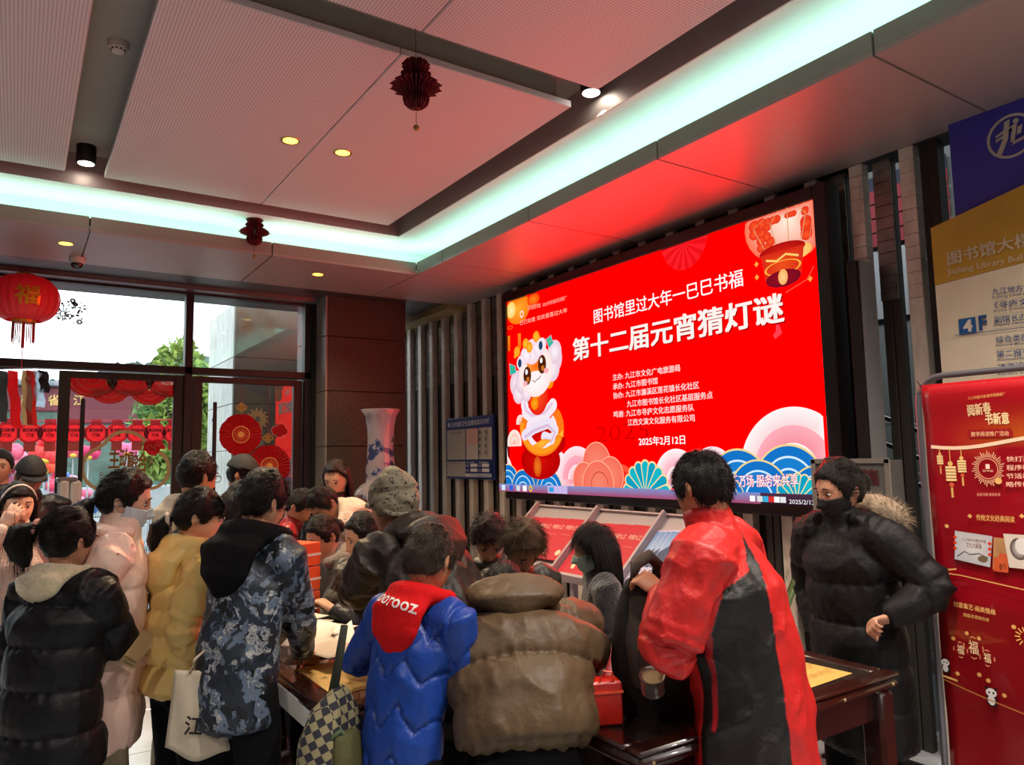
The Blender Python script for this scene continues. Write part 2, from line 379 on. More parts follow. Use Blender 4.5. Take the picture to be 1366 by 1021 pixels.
def door(name, x0, x1, hx, ang):
    d = empty(name, (x0 if ang >= 0 else x0, YG, 0), kind='structure'); L = x1-x0
    def p(n, a, b, m, bev=.003, lab=None): return MB().box(a, b, bev=bev).build(n, m, d, label=lab)
    p('door_frame', (0, -.03, .02), (.09, .03, 2.475), M_dark); p('door_frame', (L-.09, -.03, .02), (L, .03, 2.475), M_dark)
    p('door_frame', (.09, -.03, 2.415), (L-.09, .03, 2.475), M_dark); p('door_frame', (.09, -.03, .02), (L-.09, .03, .16), M_dark)
    p('pane', (.09, -.004, .16), (L-.09, .004, 2.415), GLASS, 0)
    h = MB().box((hx-.018, -.085, 1.05), (hx+.018, -.06, 2.22), bev=.006).box((hx-.01, -.065, 1.2), (hx+.01, -.0, 1.23)).box((hx-.01, -.065, 2.03), (hx+.01, -.0, 2.06))
    h.build('door_handle', M_black, d)
    d.rotation_euler = (0, 0, math.radians(ang)); return d
d1 = door('door_1', .29, 1.33, .19, 0)
d2 = door('door_2', 1.41, 2.50, .20, 1.4)
# ------------------------------------------------------------------ LED screen with its picture
XS = 3.985
tl, tr, bl, br = atX(676, 404, XS), atX(1088, 266, XS), atX(682, 654.5, XS), atX(1111.5, 675.5, XS)
SY0 = (tl[1]+bl[1])/2; SY1 = (tr[1]+br[1])/2; SZ0 = (bl[2]+br[2])/2; SZ1 = (tl[2]+tr[2])/2
led = empty('led_screen', (XS, (SY0+SY1)/2, SZ0), label='large wall-mounted LED screen showing a red lantern riddle festival picture', cat='screen')
def lpt(x, y, z): return (x-XS, y-(SY0+SY1)/2, z-SZ0)
mb = MB(); f = .045
for a, b in (((3.955, SY1-.09, SZ0-f-.03), (4.1, SY1, SZ1+f+.04)), ((3.955, SY0, SZ0-f-.03), (4.1, SY0+.05, SZ1+f+.04)), ((3.955, SY1, SZ1), (4.1, SY0, SZ1+f+.04)), ((3.955, SY1, SZ0-f-.03), (4.1, SY0, SZ0))):
    mb.box(lpt(*a), lpt(*b), bev=.006)
mb.build('screen_frame', mat('screen_frame_black', '120c0d', .35), led)
MB().box(lpt(4.0, SY1, SZ0), lpt(4.1, SY0, SZ1)).build('screen_body', M_black, led)
LED = vcmat('led_picture', emit=LED_POWER)
A = Art(lpt(XS, SY0, SZ0), (0, -1, 0), (0, 0, 1), .0004)
W_, H_ = SY0-SY1, SZ1-SZ0
def s(px, py): P = atX(px, py, XS); return (SY0-P[1], P[2]-SZ0)
def c3(x, y): return s(660+x*.2351, 440+y*.2351)
def c1(x, y): return s(660+x*.2204, 250+y*.2204)
def c2(x, y): return s(900+x*.2204, 250+y*.2204)
def c4(x, y): return s(900+x*.2351, 440+y*.2351)
RED = 'ff0000'; A.clip = (W_, H_)
A.rect(0, 0, W_, H_, RED); A.build('display', vcmat('led_red_field', emit=LED_RED), led)
# faint ornament behind the words
p = c3(575, 640); A.text('2025', p[0], p[1], *c3(880, 615), .16, 'd00000')
# top-left lantern and pendants
A.disc(*c1(140, 735), .20, .15, 'ff7a10', 'ffb030'); A.disc(*c1(100, 745), .08, .08, 'ffcf60', 'fff0b0'); A.disc(*c1(235, 680), .10, .06, 'ff3a05', 'ff8a20')
for q in ((85, 900), (150, 885)):
    a, b = c1(*q); A.rect(a-.025, b-.15, a+.025, b, 'ff6a10', 'ff8a20')
a, b = c1(95, 850); A.ring(a, b, .035, .045, 'e8842a', asp=.4)
# folded fan at the top edge
a, b = c1(1150, 370)
for i in range(18):
    t0, t1 = math.radians(180+i*10), math.radians(190+i*10)
    A.poly([(a, b+.12), (a+.24*math.cos(t0), b+.12+.28*math.sin(t0)), (a+.24*math.cos(t1), b+.12+.28*math.sin(t1))], 'f01018' if i % 2 else 'ff2028')
# big lantern at the upper right
a, b = c2(700, 250)
A.disc(a, b+.06, .34, .27, 'ff7050', 'fff0dc')
lant = SY0  # clip helper: everything right of the picture edge is clamped
for dx, dy, r in ((-.22, .06, .10), (-.18, -.05, .08), (-.12, .17, .07), (.17, -.03, .09), (.20, .10, .06), (.02, .22, .05)):
    for k_ in range(5):
        t = k_*1.257; A.disc(min(a+dx+r*.5*math.cos(t), W_-.06), min(b+dy+r*.5*math.sin(t), H_-.05), r*.45, r*.4, 'e8301a', 'ff5a2a', n=14)
for dx in (-.26, -.13, 0, .13, .24): A.line([(a+dx*.5, b+.22), (a+dx, b+.06), (a+dx*.55, b-.17)], .006, 'e0a070')
A.disc(a, b-.16, .16, .06, 'ffc060', 'ffe9a0')
a2, b2 = c2(668, 470)
A.disc(a2, b2+.09, .17, .05, 'b01010', 'd02015'); A.poly([(a2-.16, b2+.09), (a2-.13, b2-.09), (a2+.13, b2-.09), (a2+.16, b2+.09)], 'd8281a', 'f0501a')
A.ring(a2, b2-.02, .12, .135, 'ffb040', asp=.35); A.disc(a2, b2-.09, .13, .055, '7a0a20', '9a1020'); A.disc(a2, b2-.08, .035, .05, 'ffb060', 'ffd090')
A.line([(a2-.12, b2+.05), (a2-.04, b2+.03), (a2+.03, b2+.06), (a2+.12, b2+.03)], .014, 'ffd070')
for q in ((512, 470), (515, 548), (838, 557)): A.disc(*c2(*q), .018, .02, 'ff9030', 'ffb060', n=4)
A.line([c2(860, 480), c2(820, 560), c2(740, 610), c2(690, 640)], .008, 'ff4a3a')
A.line([c2(640, 830), c2(650, 880), c2(620, 910)], [.02, .05, .03], 'ff4050')
# words
def T(st, p0, p1, h, col='ffffff', bold=0): A.text(st, *p0, *p1, h, col, bold)
T('图书馆里过大年一巳巳书福', c1(617, 822), c2(434, 590), .108, 'ffffff', .006)
T('第十二届元宵猜灯谜', (c3(460, 168)[0]+.012, c3(460, 168)[1]-.012), (c2(684, 797)[0]+.012, c2(684, 797)[1]-.012), .17, 'b00000', .018)
T('第十二届元宵猜灯谜', c3(460, 168), c2(684, 797), .17, 'fff4ee', .018)
for st, a, b in (('主办: 九江市文化广电旅游局', (686, 287), (1070, 233)), ('承办: 九江市图书馆', (688, 340), (943, 305)), ('协办: 九江市濂溪区莲花镇长化社区', (690, 391), (1178, 331)),
                 ('九江市图书馆长化社区基层服务点', (768, 438), (1256, 387)), ('鸣谢: 九江市寻庐文化志愿服务队', (693, 497), (1150, 458)), ('江西文演文化服务有限公司', (773, 543), (1154, 517))):
    T(st, c3(*a), c3(*b), .046, 'ffe8e4', .008)
T('2025年2月12日', c3(836, 655), c3(1100, 645), .06, 'ffffff', .012)
T('江西省图书馆', c1(215, 745), c1(295, 728), .04, 'ffc0a0'); T('2025年新春阅读推广', c1(308, 725), c1(456, 680), .035, 'ffb0a0'); T('巳巳如意 欢欢喜喜过大年', c1(172, 835), c1(458, 757), .04, 'ffc8b0')
A.ring(*c1(182, 770), .02, .035, 'ffe0d0')
# clouds, waves and shell along the bottom
def cloud(p, r, rim='ffffff', mid='ffd0d8', low='ff6a70', asp=1.0):
    a, b = p; b = max(b, .0); P = []
    n = 36
    for i in range(n+1):
        t = math.pi*i/n; x = min(a+r*math.cos(t), W_-.002); P.append((max(x, .002), b+asp*r*math.sin(t)))
    A.poly(P+[(max(a-r, .002), max(b-r*.3, .002)), (min(a+r, W_-.002), max(b-r*.3, .002))], rim, low, cen=(min(max(a, .05), W_-.05), b))
    for q, c in ((.72, mid), (.45, rim)):
        P = [(min(max(a+q*r*math.cos(math.pi*i/n), .003), W_-.003), b+asp*q*r*math.sin(math.pi*i/n)) for i in range(n+1)]
        A.poly(P, c, low, cen=(min(max(a, .05), W_-.05), b))
cloud(c3(20, 860), .34, 'fff6f6', 'ffc0cc', 'ff8090'); cloud(c3(130, 640), .12, 'fff0e8', 'ffd8c8', 'ffa890'); cloud(c3(165, 525), .07, 'ffe8e0', 'ffd8c8', 'ffa890')
cloud(c3(330, 860), .32, 'fff0f4', 'ffb8c8', 'f87088'); cloud(c3(490, 850), .28, 'ffe8ee', 'ffb0c0', 'f87088')
cloud(c3(740, 880), .16, 'ff5a40', 'ff3020', 'ff1010')
for q, r in (((600, 760), .17), ((530, 850), .14), ((680, 830), .15), ((610, 880), .19)):
    a, b = c3(*q); A.disc(a, b, r+.008, r+.008, 'ffb89a'); A.disc(a, b, r, r, 'f8705a', 'fa8a70')
a, b = c3(620, 880); A.ring(a, b, .10, .108, 'c83c30', a0=0, a1=200)
cloud(c3(1060, 850), .22, 'fff4f6', 'ffd0da', 'ff7080'); cloud(c4(245, 830), .2, 'ffe8ee', 'ffb8c4', 'ff6070')
cloud(c4(705, 810), .40, 'fff8f8', 'ffb0bc', 'f05a68'); cloud(c4(700, 850), .19, 'ffe0e8', 'ffb8c8', 'f88098')
def wave(p, r):
    a, b = p; b = max(b, .005); n = 24
    for q, c in ((1, 'f4d890'), (.95, '1474c8'), (.72, 'd8f0ff'), (.67, '1a80d0'), (.44, 'd8f0ff'), (.39, '1474c8')):
        P = [(min(max(a+q*r*math.cos(math.pi*i/n), .003), W_-.003), b+q*r*math.sin(math.pi*i/n)) for i in range(n+1)]
        A.poly(P, c)
for q, r in (((100, 880), .20), ((258, 880), .21), ((190, 925), .20), ((340, 930), .20), ((30, 930), .12)): wave(c3(*q), r)
for q, r in (((400, 900), .26), ((690, 890), .26), ((520, 950), .24), ((330, 960), .16), ((860, 960), .2)): wave(c4(*q), r)
def shell(p, r, cols=('18b8c8', '10a0c0')):
    a, b = p
    for i in range(9):
        t = math.radians(180-i*20-10); P = []
        A.line([(a, b), (a+r*.8*math.cos(t), b+r*.8*math.sin(t))], [.03, r*.36], 'ffe0a0'); A.disc(a+r*.8*math.cos(t), b+r*.8*math.sin(t), r*.18, col='ffe0a0', n=14)
        A.line([(a, b), (a+r*.8*math.cos(t), b+r*.8*math.sin(t))], [.015, r*.28], cols[i % 2]); A.disc(a+r*.8*math.cos(t), b+r*.8*math.sin(t), r*.13, col=cols[i % 2], n=14)
shell((c3(905, 920)[0], .02), .27); shell((c4(760, 940)[0], .02), .18)
T('书馆千万场 服务来共享', c4(300, 885), c4(765, 880), .068, 'e01030', .03); T('书馆千万场 服务来共享', c4(300, 885), c4(765, 880), .068, 'fff0f4', .008)
# coiled festive snake in a fringed headdress
def P3(*q): return [c3(*p) for p in q]
A.disc(*c3(310, 740), .30, .17, 'b80000', 'd81008'); A.disc(*c3(330, 640), .33, .14, 'c00000', 'e01008')
def body(pts, w, c, c2_, wb, off):
    P = P3(*pts); A.line(P, w, c)
    for p, ww in zip(P, w): A.disc(*p, ww/2, col=c, n=14)
    Q = [(p[0]+off[0], p[1]+off[1]) for p in P]; A.line(Q, wb, c2_)
A.ring(*c3(318, 560), .20, .33, 'ff7a18', a0=150, a1=400, asp=.75); A.ring(*c3(318, 565), .17, .235, 'f8e8f4', a0=150, a1=400, asp=.75)
A.ring(*c3(318, 545), .27, .335, 'ff9a20', a0=170, a1=330, asp=.75)
body([(385, 430), (340, 485), (265, 500), (230, 470), (225, 430)], [.12]*5, 'f8eaf4', 'e8c8e0', [.03]*5, (0, .02))
body([(225, 600), (280, 560), (360, 530), (400, 570), (380, 620), (340, 610)], [.10]*6, 'f0e4f4', 'dcc0dc', [.03]*6, (0, -.02))
A.poly(P3((270, 660), (330, 620), (380, 625), (320, 680)), 'ff9a20', 'ffc040')
A.poly(P3((410, 600), (450, 565), (450, 610)), 'ff9a20', 'ffc040')
A.disc(*c3(300, 380), .16, .17, 'e82010', 'ff5020')
for q in ((300, 355), (285, 420), (370, 300)): A.disc(*c3(*q), .06, .06, 'ff7a00', 'ffb020')
for q, r in (((185, 310), .12), ((195, 360), .10), ((215, 300), .11), ((395, 170), .12), ((385, 225), .11), ((400, 130), .10), ((240, 360), .08)): A.disc(*c3(*q), r, r*1.05, 'e8c8d8', 'fff6fa', n=20)
A.disc(*c3(290, 235), .26, .24, 'ffe8e4', 'fff8f4'); A.poly(P3((240, 200), (300, 150), (350, 170), (330, 240), (290, 270), (255, 240)), 'ffa040', 'ff6a10')
A.disc(*c3(290, 300), .17, .10, 'fff0f0', 'fffafa')
for q in ((245, 265), (330, 200)):
    A.disc(*c3(*q), .062, .085, '60280c', '3a1408'); A.disc(c3(*q)[0]-.01, c3(*q)[1]+.035, .02, .025, 'ffffff'); A.disc(c3(*q)[0]+.01, c3(*q)[1]-.035, .025, .025, 'c87020')
A.line(P3((275, 290), (290, 300), (303, 285), (315, 280), (325, 262)), .008, '903020')
for q in ((235, 310), (355, 235)): A.disc(*c3(*q), .035, .025, 'ffb0b8')
for q, r in (((275, 130), .13), ((240, 150), .09), ((310, 110), .09), ((215, 180), .06), ((330, 90), .07)): A.disc(*c3(*q), r, r*.9, 'f8d8e8', 'fffafc', n=20)
for q in ((205, 195), (325, 95)): A.disc(*c3(*q), .05, .06, 'f4e8f0'); A.disc(*c3(*q), .03, .04, '20406a')
A.poly(P3((145, 195), (150, 265), (185, 245), (180, 210)), '18b0c0', '40c060'); A.poly(P3((355, 60), (385, 35), (398, 80), (372, 110)), '18b0c0', '60c860')
for q in ((190, 130), (240, 85), (300, 45), (262, 105)): A.disc(*c3(*q), .05, .05, 'ff9010', 'ffc838')
A.line(P3((175, 160), (195, 145), (188, 115)), .035, 'ffa828'); A.line(P3((300, 70), (318, 50), (305, 25)), .035, 'ffa828')
A.disc(*c3(310, 775), .06, .09, 'd84810', 'f08020')
A.build('festival_picture', LED, led)
# task bar
th = .07; A.rect(0, 0, W_*.88, th, 'a8486c', '8090c8')
A.rect(W_*.88, 0, W_, th, '281420', '503048')
for i, q in enumerate(((115, 905), (160, 905), (200, 908), (238, 908))):
    a, b = c3(*q); A.rect(a-.03, .01, a+.03, .06, ('d0e8ff', '3060e0', 'd8d8e8', 'ffffff')[i])
a, b = c3(272, 908); A.disc(a, .035, .028, col='e8c020'); A.disc(a, .035, .012, col='3070e0')
a, b = c3(370, 905); A.rect(a, .004, c3(483, 905)[0], .068, 'c8b8e8'); A.rect(a+.02, .015, a+.09, .055, '30a0e0')
for i, q in enumerate((520, 562, 595, 628, 660, 695)):
    a, b = c4(q, 950); A.rect(a-.02, .015, a+.02, .05, ('ffffff', 'e0e0e0', '40b0e0', 'e03030', 'ffffff', 'e8e8e8')[i])
A.text('2025/2/12', c4(730, 960)[0], .012, W_-.03, .012, .03, 'ffffff')
A.build('task_bar', LED, led)

# ------------------------------------------------------------------ library directory
PX = 4.02
def plane_art(X, y0, z0, root): return Art((X-root.location[0], y0-root.location[1], z0-root.location[2]), (0, -1, 0), (0, 0, 1), .0006)
sg = empty('directory_board', (PX, 1.2, 1.0), label='tall blue, gold and cream library directory board with the 4F listing', cat='sign')
def q(px, py, X=PX): P = atX(px, py, X); return (2.0-P[1], P[2]-1.0)
def c6(x, y): return q(1130+x*.2155, 320+y*.2155)
def c5(x, y): return q(1130+x*.2155, 120+y*.2155)
MB().box((0, -.9, 1.82), (.05, .665, 2.32)).build('blue_panel', mat('sign_blue', '3636a0', .4), sg)
mb = MB(); za, zb = c5(535, 862)[1], q(1366, 244)[1]; ua, ub = c5(535, 862)[0], q(1366, 244)[0]; sl = (zb-za)/(ub-ua); LU = 1.75
def slab(mb, pts, x0, x1):
    n = len(pts); V = [(x0, 2.0-p[0]-1.2, p[1]) for p in pts]+[(x1, 2.0-p[0]-1.2, p[1]) for p in pts]
    mb.add(V, [tuple(range(n)), tuple(range(2*n-1, n-1, -1))]+[(i, n+i, n+(i+1) % n, (i+1) % n) for i in range(n)])
gb_ = c6(565, 285)[1]; gs = (q(1366, 352)[1]-gb_)/(q(1366, 352)[0]-c6(565, 285)[0])
ge = min(zb+sl*(LU-ub), 2.15)
M_gold = mat('sign_gold', 'cba33a', .4, .1, vary=.08, vscale=5); M_cream = mat('sign_cream', 'e8dfc4', .4, vary=.03)
slab(mb, [(ua, za), (ua, gb_), (LU, gb_+gs*(LU-ua)), (LU, ge)], -.03, 0); mb.build('gold_panel', M_gold, sg)
mb = MB(); slab(mb, [(ua, gb_-.002), (ua, -.4), (LU, -.4), (LU, gb_+gs*(LU-ua)-.002)], -.028, 0); mb.build('cream_panel', M_cream, sg)
VC = vcmat('printed_colour', .45)
A = Art((0, .8, 0), (0, -1, 0), (0, 0, 1), .0006)
def art_at(x): A.o = np.array((x, .8, 0.)); 
art_at(-.001)
# emblem
a, b = q(1349, 181.5); R_ = (q(1349, 152)[1]-q(1349, 211)[1])/2
A.ring(a, b, R_*.88, R_, 'b9b4a8', n=40)
def em(pts): A.poly([(a+x*R_, b+y*R_) for x, y in pts], 'b9b4a8')
em([(-.62, .22), (-.1, .42), (-.1, .30), (-.62, .10)]); em([(-.62, .02), (-.15, .2), (-.15, .1), (-.62, -.1)])
em([(-.22, .72), (.02, .78), (-.12, -.1), (-.42, -.72), (-.68, -.72), (-.36, -.1)]); em([(-.1, .4), (.3, .52), (.12, -.3), (-.05, -.3), (.08, .36), (-.12, .3)])
em([(.08, -.3), (.6, -.16), (.6, -.3), (.0, -.45)]); A.disc(a+.25*R_, b+.6*R_, R_*.12, col='b9b4a8', n=14); em([(.3, .3), (.5, .36), (.42, .0), (.25, -.05)])
art_at(-.031)
cw = 'd8d2b8'; cb = '1f4f8c'
A.text('图书馆大楼', *c6(645, 158), *(c6(1170, 28)), .062, cw, .01)
A.text('Jiujiang Library Building', *c6(642, 222), *c6(1225, 108), .036, cw, .004)
a, b = c6(718, 590); A.rect(a, b, c6(822, 540)[0], b+.078, '1f5f9c'); A.text('4', c6(742, 540)[0], b+.008, c6(800, 540)[0], b+.010, .070, 'e0dcc8', .03); A.text('F', c6(840, 540)[0], b+.008, c6(892, 540)[0], b+.008, .085, cb, .03)
A.line([c6(690, 596), c6(1180, 540)], .003, cb)
for st, x, y, x2, h, dy in (('九江地方文献', 922, 345, 1215, .030, -37), ('《寻庐文化》', 935, 428, 1240, .030, -33), ('副馆长办公室', 937, 517, 1250, .030, -32), ('综合类图书借阅', 947, 640, 1320, .030, -30), ('第二报刊阅览室', 952, 730, 1330, .030, -30), ('读者沙龙', 960, 815, 1180, .032, -25), ('信息技术部', 968, 907, 1230, .030, -22)):
    A.text(st, *c6(x, y), *c6(x2, y+dy), h, cb, .006)
for st, x, y, x2, dy in (('JiuJiang Local Documents', 922, 370, 1290, -40), ('XunLu Culture', 932, 455, 1130, -24), ('Deputy Librarian Office', 937, 542, 1270, -34), ('General Books', 947, 668, 1150, -18), ('Academic Periodicals', 955, 757, 1240, -22), ('Readers Salon', 962, 843, 1180, -16)):
    A.text(st, *c6(x, y), *c6(x2, y+dy), .015, '2c4c74', .003)
A.build('lettering', VC, sg)

# ------------------------------------------------------------------ red festival banner on its tube stand
BX = 3.12
bn = empty('banner_stand', (BX, 1.0, 0), label='red spring reading banner tied into a grey tube frame, right of the dark table', cat='banner')
ytop = atX(1234, 520, BX)[1]; zt = atX(1250, 513, BX)[2]
M_tube = mat('grey_tube', '77767c', .35, .6)
yl = ytop+.03-1.0; yr = yl-1.02; zb_ = 1.92
mb = MB(); pts = [(0, yl, .02)]+[(0, yl, z) for z in (.6, 1.2, zb_-.10)]+[(0, yl-.10*(1-math.cos(t)), zb_-.10+.10*math.sin(t)) for t in np.linspace(.3, 1.57, 5)]
pts += [(0, yr+.10*(1-math.cos(t)), zb_-.10+.10*math.sin(t)) for t in np.linspace(1.57, .3, 5)]+[(0, yr, zb_-.10), (0, yr, .02)]
mb.tube(pts, .013, 10).build('tube_frame', M_tube, bn, smooth=True)
for y_ in (yl, yr): MB().tube([(-.25, y_, .014), (.25, y_, .014)], .013).build('foot', M_tube, bn, smooth=True)
# cloth: a gently waved sheet
NX, NZ = 24, 40; V = []; F = []; x0 = -.0; wdt = 1.0-.06; z0b, z1b = .12, zt+.0
def bsh(u, z):  # surface point of the banner sheet
    tt = (z-z0b)/(z1b-z0b); d = .006*math.sin(u*7)+.010*math.sin(z*9+u*4)*(1-tt)+.012*math.exp(-((tt-.965)/.03)**2)
    return (-.022-d, yl-.03-u, z)
for j in range(NZ+1):
    for i in range(NX+1): V.append(bsh(wdt*i/NX, z0b+(z1b-z0b)*j/NZ))
for j in range(NZ):
    for i in range(NX): F.append((j*(NX+1)+i, j*(NX+1)+i+1, (j+1)*(NX+1)+i+1, (j+1)*(NX+1)+i))
cols = []
for v in V:
    u_, z_ = yl-.03-v[1], v[2]; hgt = zt-z_; wv = .24+.02*math.sin(u_*9)
    c = np.array(lin('a80e1a')); k_ = max(0, 1-abs(hgt-.22)/.11)*max(0, 1-abs(u_-.5)/.42)
    c = c*(1-k_)+np.array(lin('c86a18'))*k_
    if hgt > wv+.01: c = np.array(lin('98081a'))
    if hgt > .88: c = np.array(lin('880a14'))
    cols.append(tuple(c))
mb = MB(); mb.add(V, F, cols); o = mb.build('banner_sheet', vcmat('glossy_banner', .28, coat=.6), bn, smooth=2)
so = o.modifiers.new('s', 'SOLIDIFY'); so.thickness = .002
class BArt(Art):
    def pt(s, a, b, k=None):
        x, y, z = bsh(a, b); return np.array((x-s.dz*(s.k if k is None else k)-.0015, y, z))
A = BArt((0, 0, 0), (0, -1, 0), (0, 0, 1), .00008)
def bq(px, py):
    P = atX(px, py, BX-.03); return (yl-.03-(P[1]-1.0), P[2])
def c7(x, y): return bq(1150+x*.2449, 500+y*.2449)
def c8(x, y): return bq(1150+x*.2752, 740+y*.2752)
gd = 'f0c070'
A.line([(u, zt-(.24+.02*math.sin(u*9+.5))) for u in np.linspace(.02, .93, 20)], .014, 'ffd8b8')
A.text('九江市图书馆·数字服务推广', *c7(585, 137), *c7(788, 112), .0115, gd)
A.text('阅新春', *c7(578, 222), *c7(706, 205), .040, 'ffe0a8', .02); A.text('书新意', *c7(672, 268), *c7(802, 262), .040, 'ffe0a8', .02)
a, b = c7(580, 336); a1, b1 = c7(815, 330)
for i in range(8): A.disc(a+(a1-a)*(i+.5)/8, b+(b1-b)*(i+.5)/8+.009, .014, .018, 'a01018', n=16)
A.text('数字阅读推广活动', a+.01, b, a1-.01, b1, .017, 'ffd8a0')
for x, y, sc_, top in ((424, 465, .43, 400), (485, 540, .72, 405), (546, 500, .58, 405)):
    a, b = c7(x, y); A.line([(a, c7(x, top)[1]), (a, b+.04*sc_)], .003, gd); 
    for i in range(5): A.rect(a-.028*sc_, b-.04*sc_+i*.017*sc_, a+.028*sc_, b-.04*sc_+i*.017*sc_+.013*sc_, 'ffd080', 'ffe8b0')
    A.disc(a, b+.055*sc_, .014*sc_, col=gd, n=10); A.disc(a, b-.06*sc_, .014*sc_, col='e06040', n=8); A.rect(a-.006*sc_, b-.13*sc_, a+.006*sc_, b-.075*sc_, gd)
a, b = c7(690, 512)
for i in range(44):
    t = math.radians(i*360/44); r0, r1 = .038, .049+.010*((i*7) % 3)/2; A.line([(a+r0*math.cos(t), b+1.15*r0*math.sin(t)), (a+r1*math.cos(t), b+1.15*r1*math.sin(t))], .0028, 'f8c8a0')
A.ring(a, b, .033, .036, 'f0a080', asp=1.1); A.rect(a-.007, b-.001, a+.007, b+.017, 'ffe0c8'); A.text('图书馆', a-.018, b-.012, a+.018, b-.012, .008, 'ffd0b0'); A.disc(a+.034, b-.046, .012, col=gd, n=18)
A.text('阅览书香·智阅未来', *c7(632, 660), *c7(760, 660), .011, 'f8b898')
for st, y in (('快打开微信小', 470), ('程序码参与春', 517), ('节活动一起领', 563), ('略传统文化', 608)): A.text(st, *c7(792, y+2), *c7(792+45*len(st), y-4), .018, 'ffd0b0', .006)
A.text('传统文化经典阅读', *c7(628, 790), *c7(838, 803), .021, gd, .008)
for x in (592, 876): A.disc(*c7(x, 770), .009, col=gd, n=4)
A.disc(*c7(463, 825), .009, col=gd, n=5)
# picture cards
def card(p, col, col2=None): A.poly([c7(*k_) for k_ in p], col, col2)
card([(505, 1005), (700, 1050), (715, 880), (508, 850)], 'c8ccd0', 'e6e6e4'); A.text('九江市中小学生传统', *c7(545, 905), *c7(680, 918), .012, '803020'); A.text('文化大展演', *c7(570, 938), *c7(655, 948), .018, '803020')
A.line([c7(520, 990), c7(560, 962), (c7(590, 980)), c7(640, 975), c7(690, 1000)], .004, '505860'); A.disc(*c7(660, 1005), .018, .012, '786850', n=14)
for y in (885, 915, 945): A.disc(*c7(508, y), .008, col='f04020', n=4); A.disc(*c7(700, y+35), .008, col='f04020', n=4)
card([(715, 1060), (800, 1070), (805, 895), (722, 885)], 'c89868', 'b08050'); card([(720, 1070), (800, 1080), (803, 980), (722, 965)], 'd85a30', 'e06838'); A.text('春节', *c7(750, 1060), *c7(790, 1062), .022, '301008')
card([(775, 865), (805, 1050), (900, 1060), (990, 1070), (990, 880)], 'e8dcc8', 'f0e8dc'); A.disc(*c7(860, 950), .03, .04, '402018', 'f4f0ec', n=20); A.disc(*c7(875, 935), .022, .03, 'f4f0ec', n=16)
A.text('创意集艺·画美情缘', *c8(447, 248), *c8(652, 292), .019, gd, .008); A.text('福福非遗等你来', *c8(495, 297), *c8(622, 325), .013, gd)
for x, y, r in ((485, 460, .016), (548, 450, .022), (616, 500, .016)):
    a, b = c8(x, y); A.text('福', a-r*.8, b-r*.8, a+r*.8, b-r*.9, r*2, 'f8d8a8', .006)
    for t in range(4): A.line([(a+1.6*r*math.cos(t*1.571-.3), b+1.7*r*math.sin(t*1.571-.3)), (a+1.6*r*math.cos(t*1.571+.0), b+1.85*r*math.sin(t*1.571+.0)), (a+1.6*r*math.cos(t*1.571+.3), b+1.7*r*math.sin(t*1.571+.3))], .004, 'e89868')
for x, y in ((515, 380), (450, 405), (575, 405), (470, 575), (578, 580), (622, 608), (700, 680), (740, 350)): A.disc(*c8(x, y), .008, col='e8b060', n=5 if x % 2 else 12)
for x, y, k_ in ((412, 535, .55), (638, 685, .68)):
    a, b = c8(x, y); A.disc(a, b-.02*k_, .03*k_, .036*k_, '181414', n=16); A.disc(a-.002, b-.022*k_, .02*k_, .026*k_, 'e8e4e0', n=14); A.disc(a, b+.02*k_, .028*k_, .024*k_, 'f0ece8', n=16)
    for s_ in (-1, 1): A.disc(a+s_*.024*k_, b+.042*k_, .009*k_, col='181414', n=8); A.disc(a+s_*.011*k_, b+.02*k_, .006*k_, col='181414', n=8)
A.line([c8(390, 85), c8(440, 95), c8(480, 100), c8(780, 168), c8(900, 195)], .004, gd); A.line([c8(395, 75), c8(460, 70)], .006, gd)
A.line([c8(395, 600), c8(470, 635), c8(600, 690), c8(785, 765), c8(900, 800)], .004, 'c88840'); A.line([c8(395, 585), c8(470, 610)], .008, gd)
a, b = c8(800, 400)
for i in range(14): t = math.radians(i*26); A.line([(a+(.018)*math.cos(t), b+.018*math.sin(t)), (a+.036*math.cos(t), b+.036*math.sin(t))], .004, 'f0c060')
A.build('printed_motifs', VC, bn)
MB().tube([(-.02, yl-.045, zt-.02), (-.01, yl-.01, zt+.01), (.0, yl, zt+.02)], .003).build('tie', mat('dark_tie', '402018', .7), bn)

# ------------------------------------------------------------------ notice board, suggestion box, cabinet, rails, plant, leaflet rack
nb = empty('notice_board', (4.07, 7.0, 1.41), label='small framed hygiene notice board on the slatted wall, left of the screen', cat='notice board')
MB().box((0, -.51, -.01), (.03, .51, .66), bev=.004).build('board_frame', mat('navy_board', '1d2d66', .4), nb)
A = Art((-.001, .5, 0), (0, -1, 0), (0, 0, 1), .0008)
def n8(x, y): P = atX(500+x*.3329, 360+y*.3329, 4.07); return (7.5-P[1], P[2]-1.41)
A.rect(.0, .0, 1.0, .65, '24387c')
A.text('公共场所卫生监督信息公示栏', .10, .565, .93, .575, .05, 'd8dcf0', .01); A.disc(.06, .59, .025, col='c8d0f0')
A.rect(.02, .20, .43, .53, 'b4b0a6'); A.rect(.45, .20, .70, .53, 'c2beb6'); A.rect(.45, .36, .70, .53, 'd0a89c'); A.rect(.72, .20, .98, .53, 'b8b6b0'); A.rect(.02, .015, .43, .18, 'b4b0aa')
A.text('卫生许可证', .08, .48, .36, .48, .03, '403838')
for i in range(5): A.line([(.06, .44-i*.04), (.38, .44-i*.04)], .003, '8c8880'); A.line([(.05, .15-i*.025), (.39, .15-i*.025)], .002, '8c8880')
A.text('食品摊贩登记公示卡', .06, .16, .39, .16, .016, '403838')
A.rect(.45, .015, .98, .18, '24387c'); A.rect(.45, .015, .98, .05, 'c8ccd8')
for x in (.56, .80):
    for y in (.07, .12): A.rect(x, y, x+.14, y+.035, 'd8d8dc')
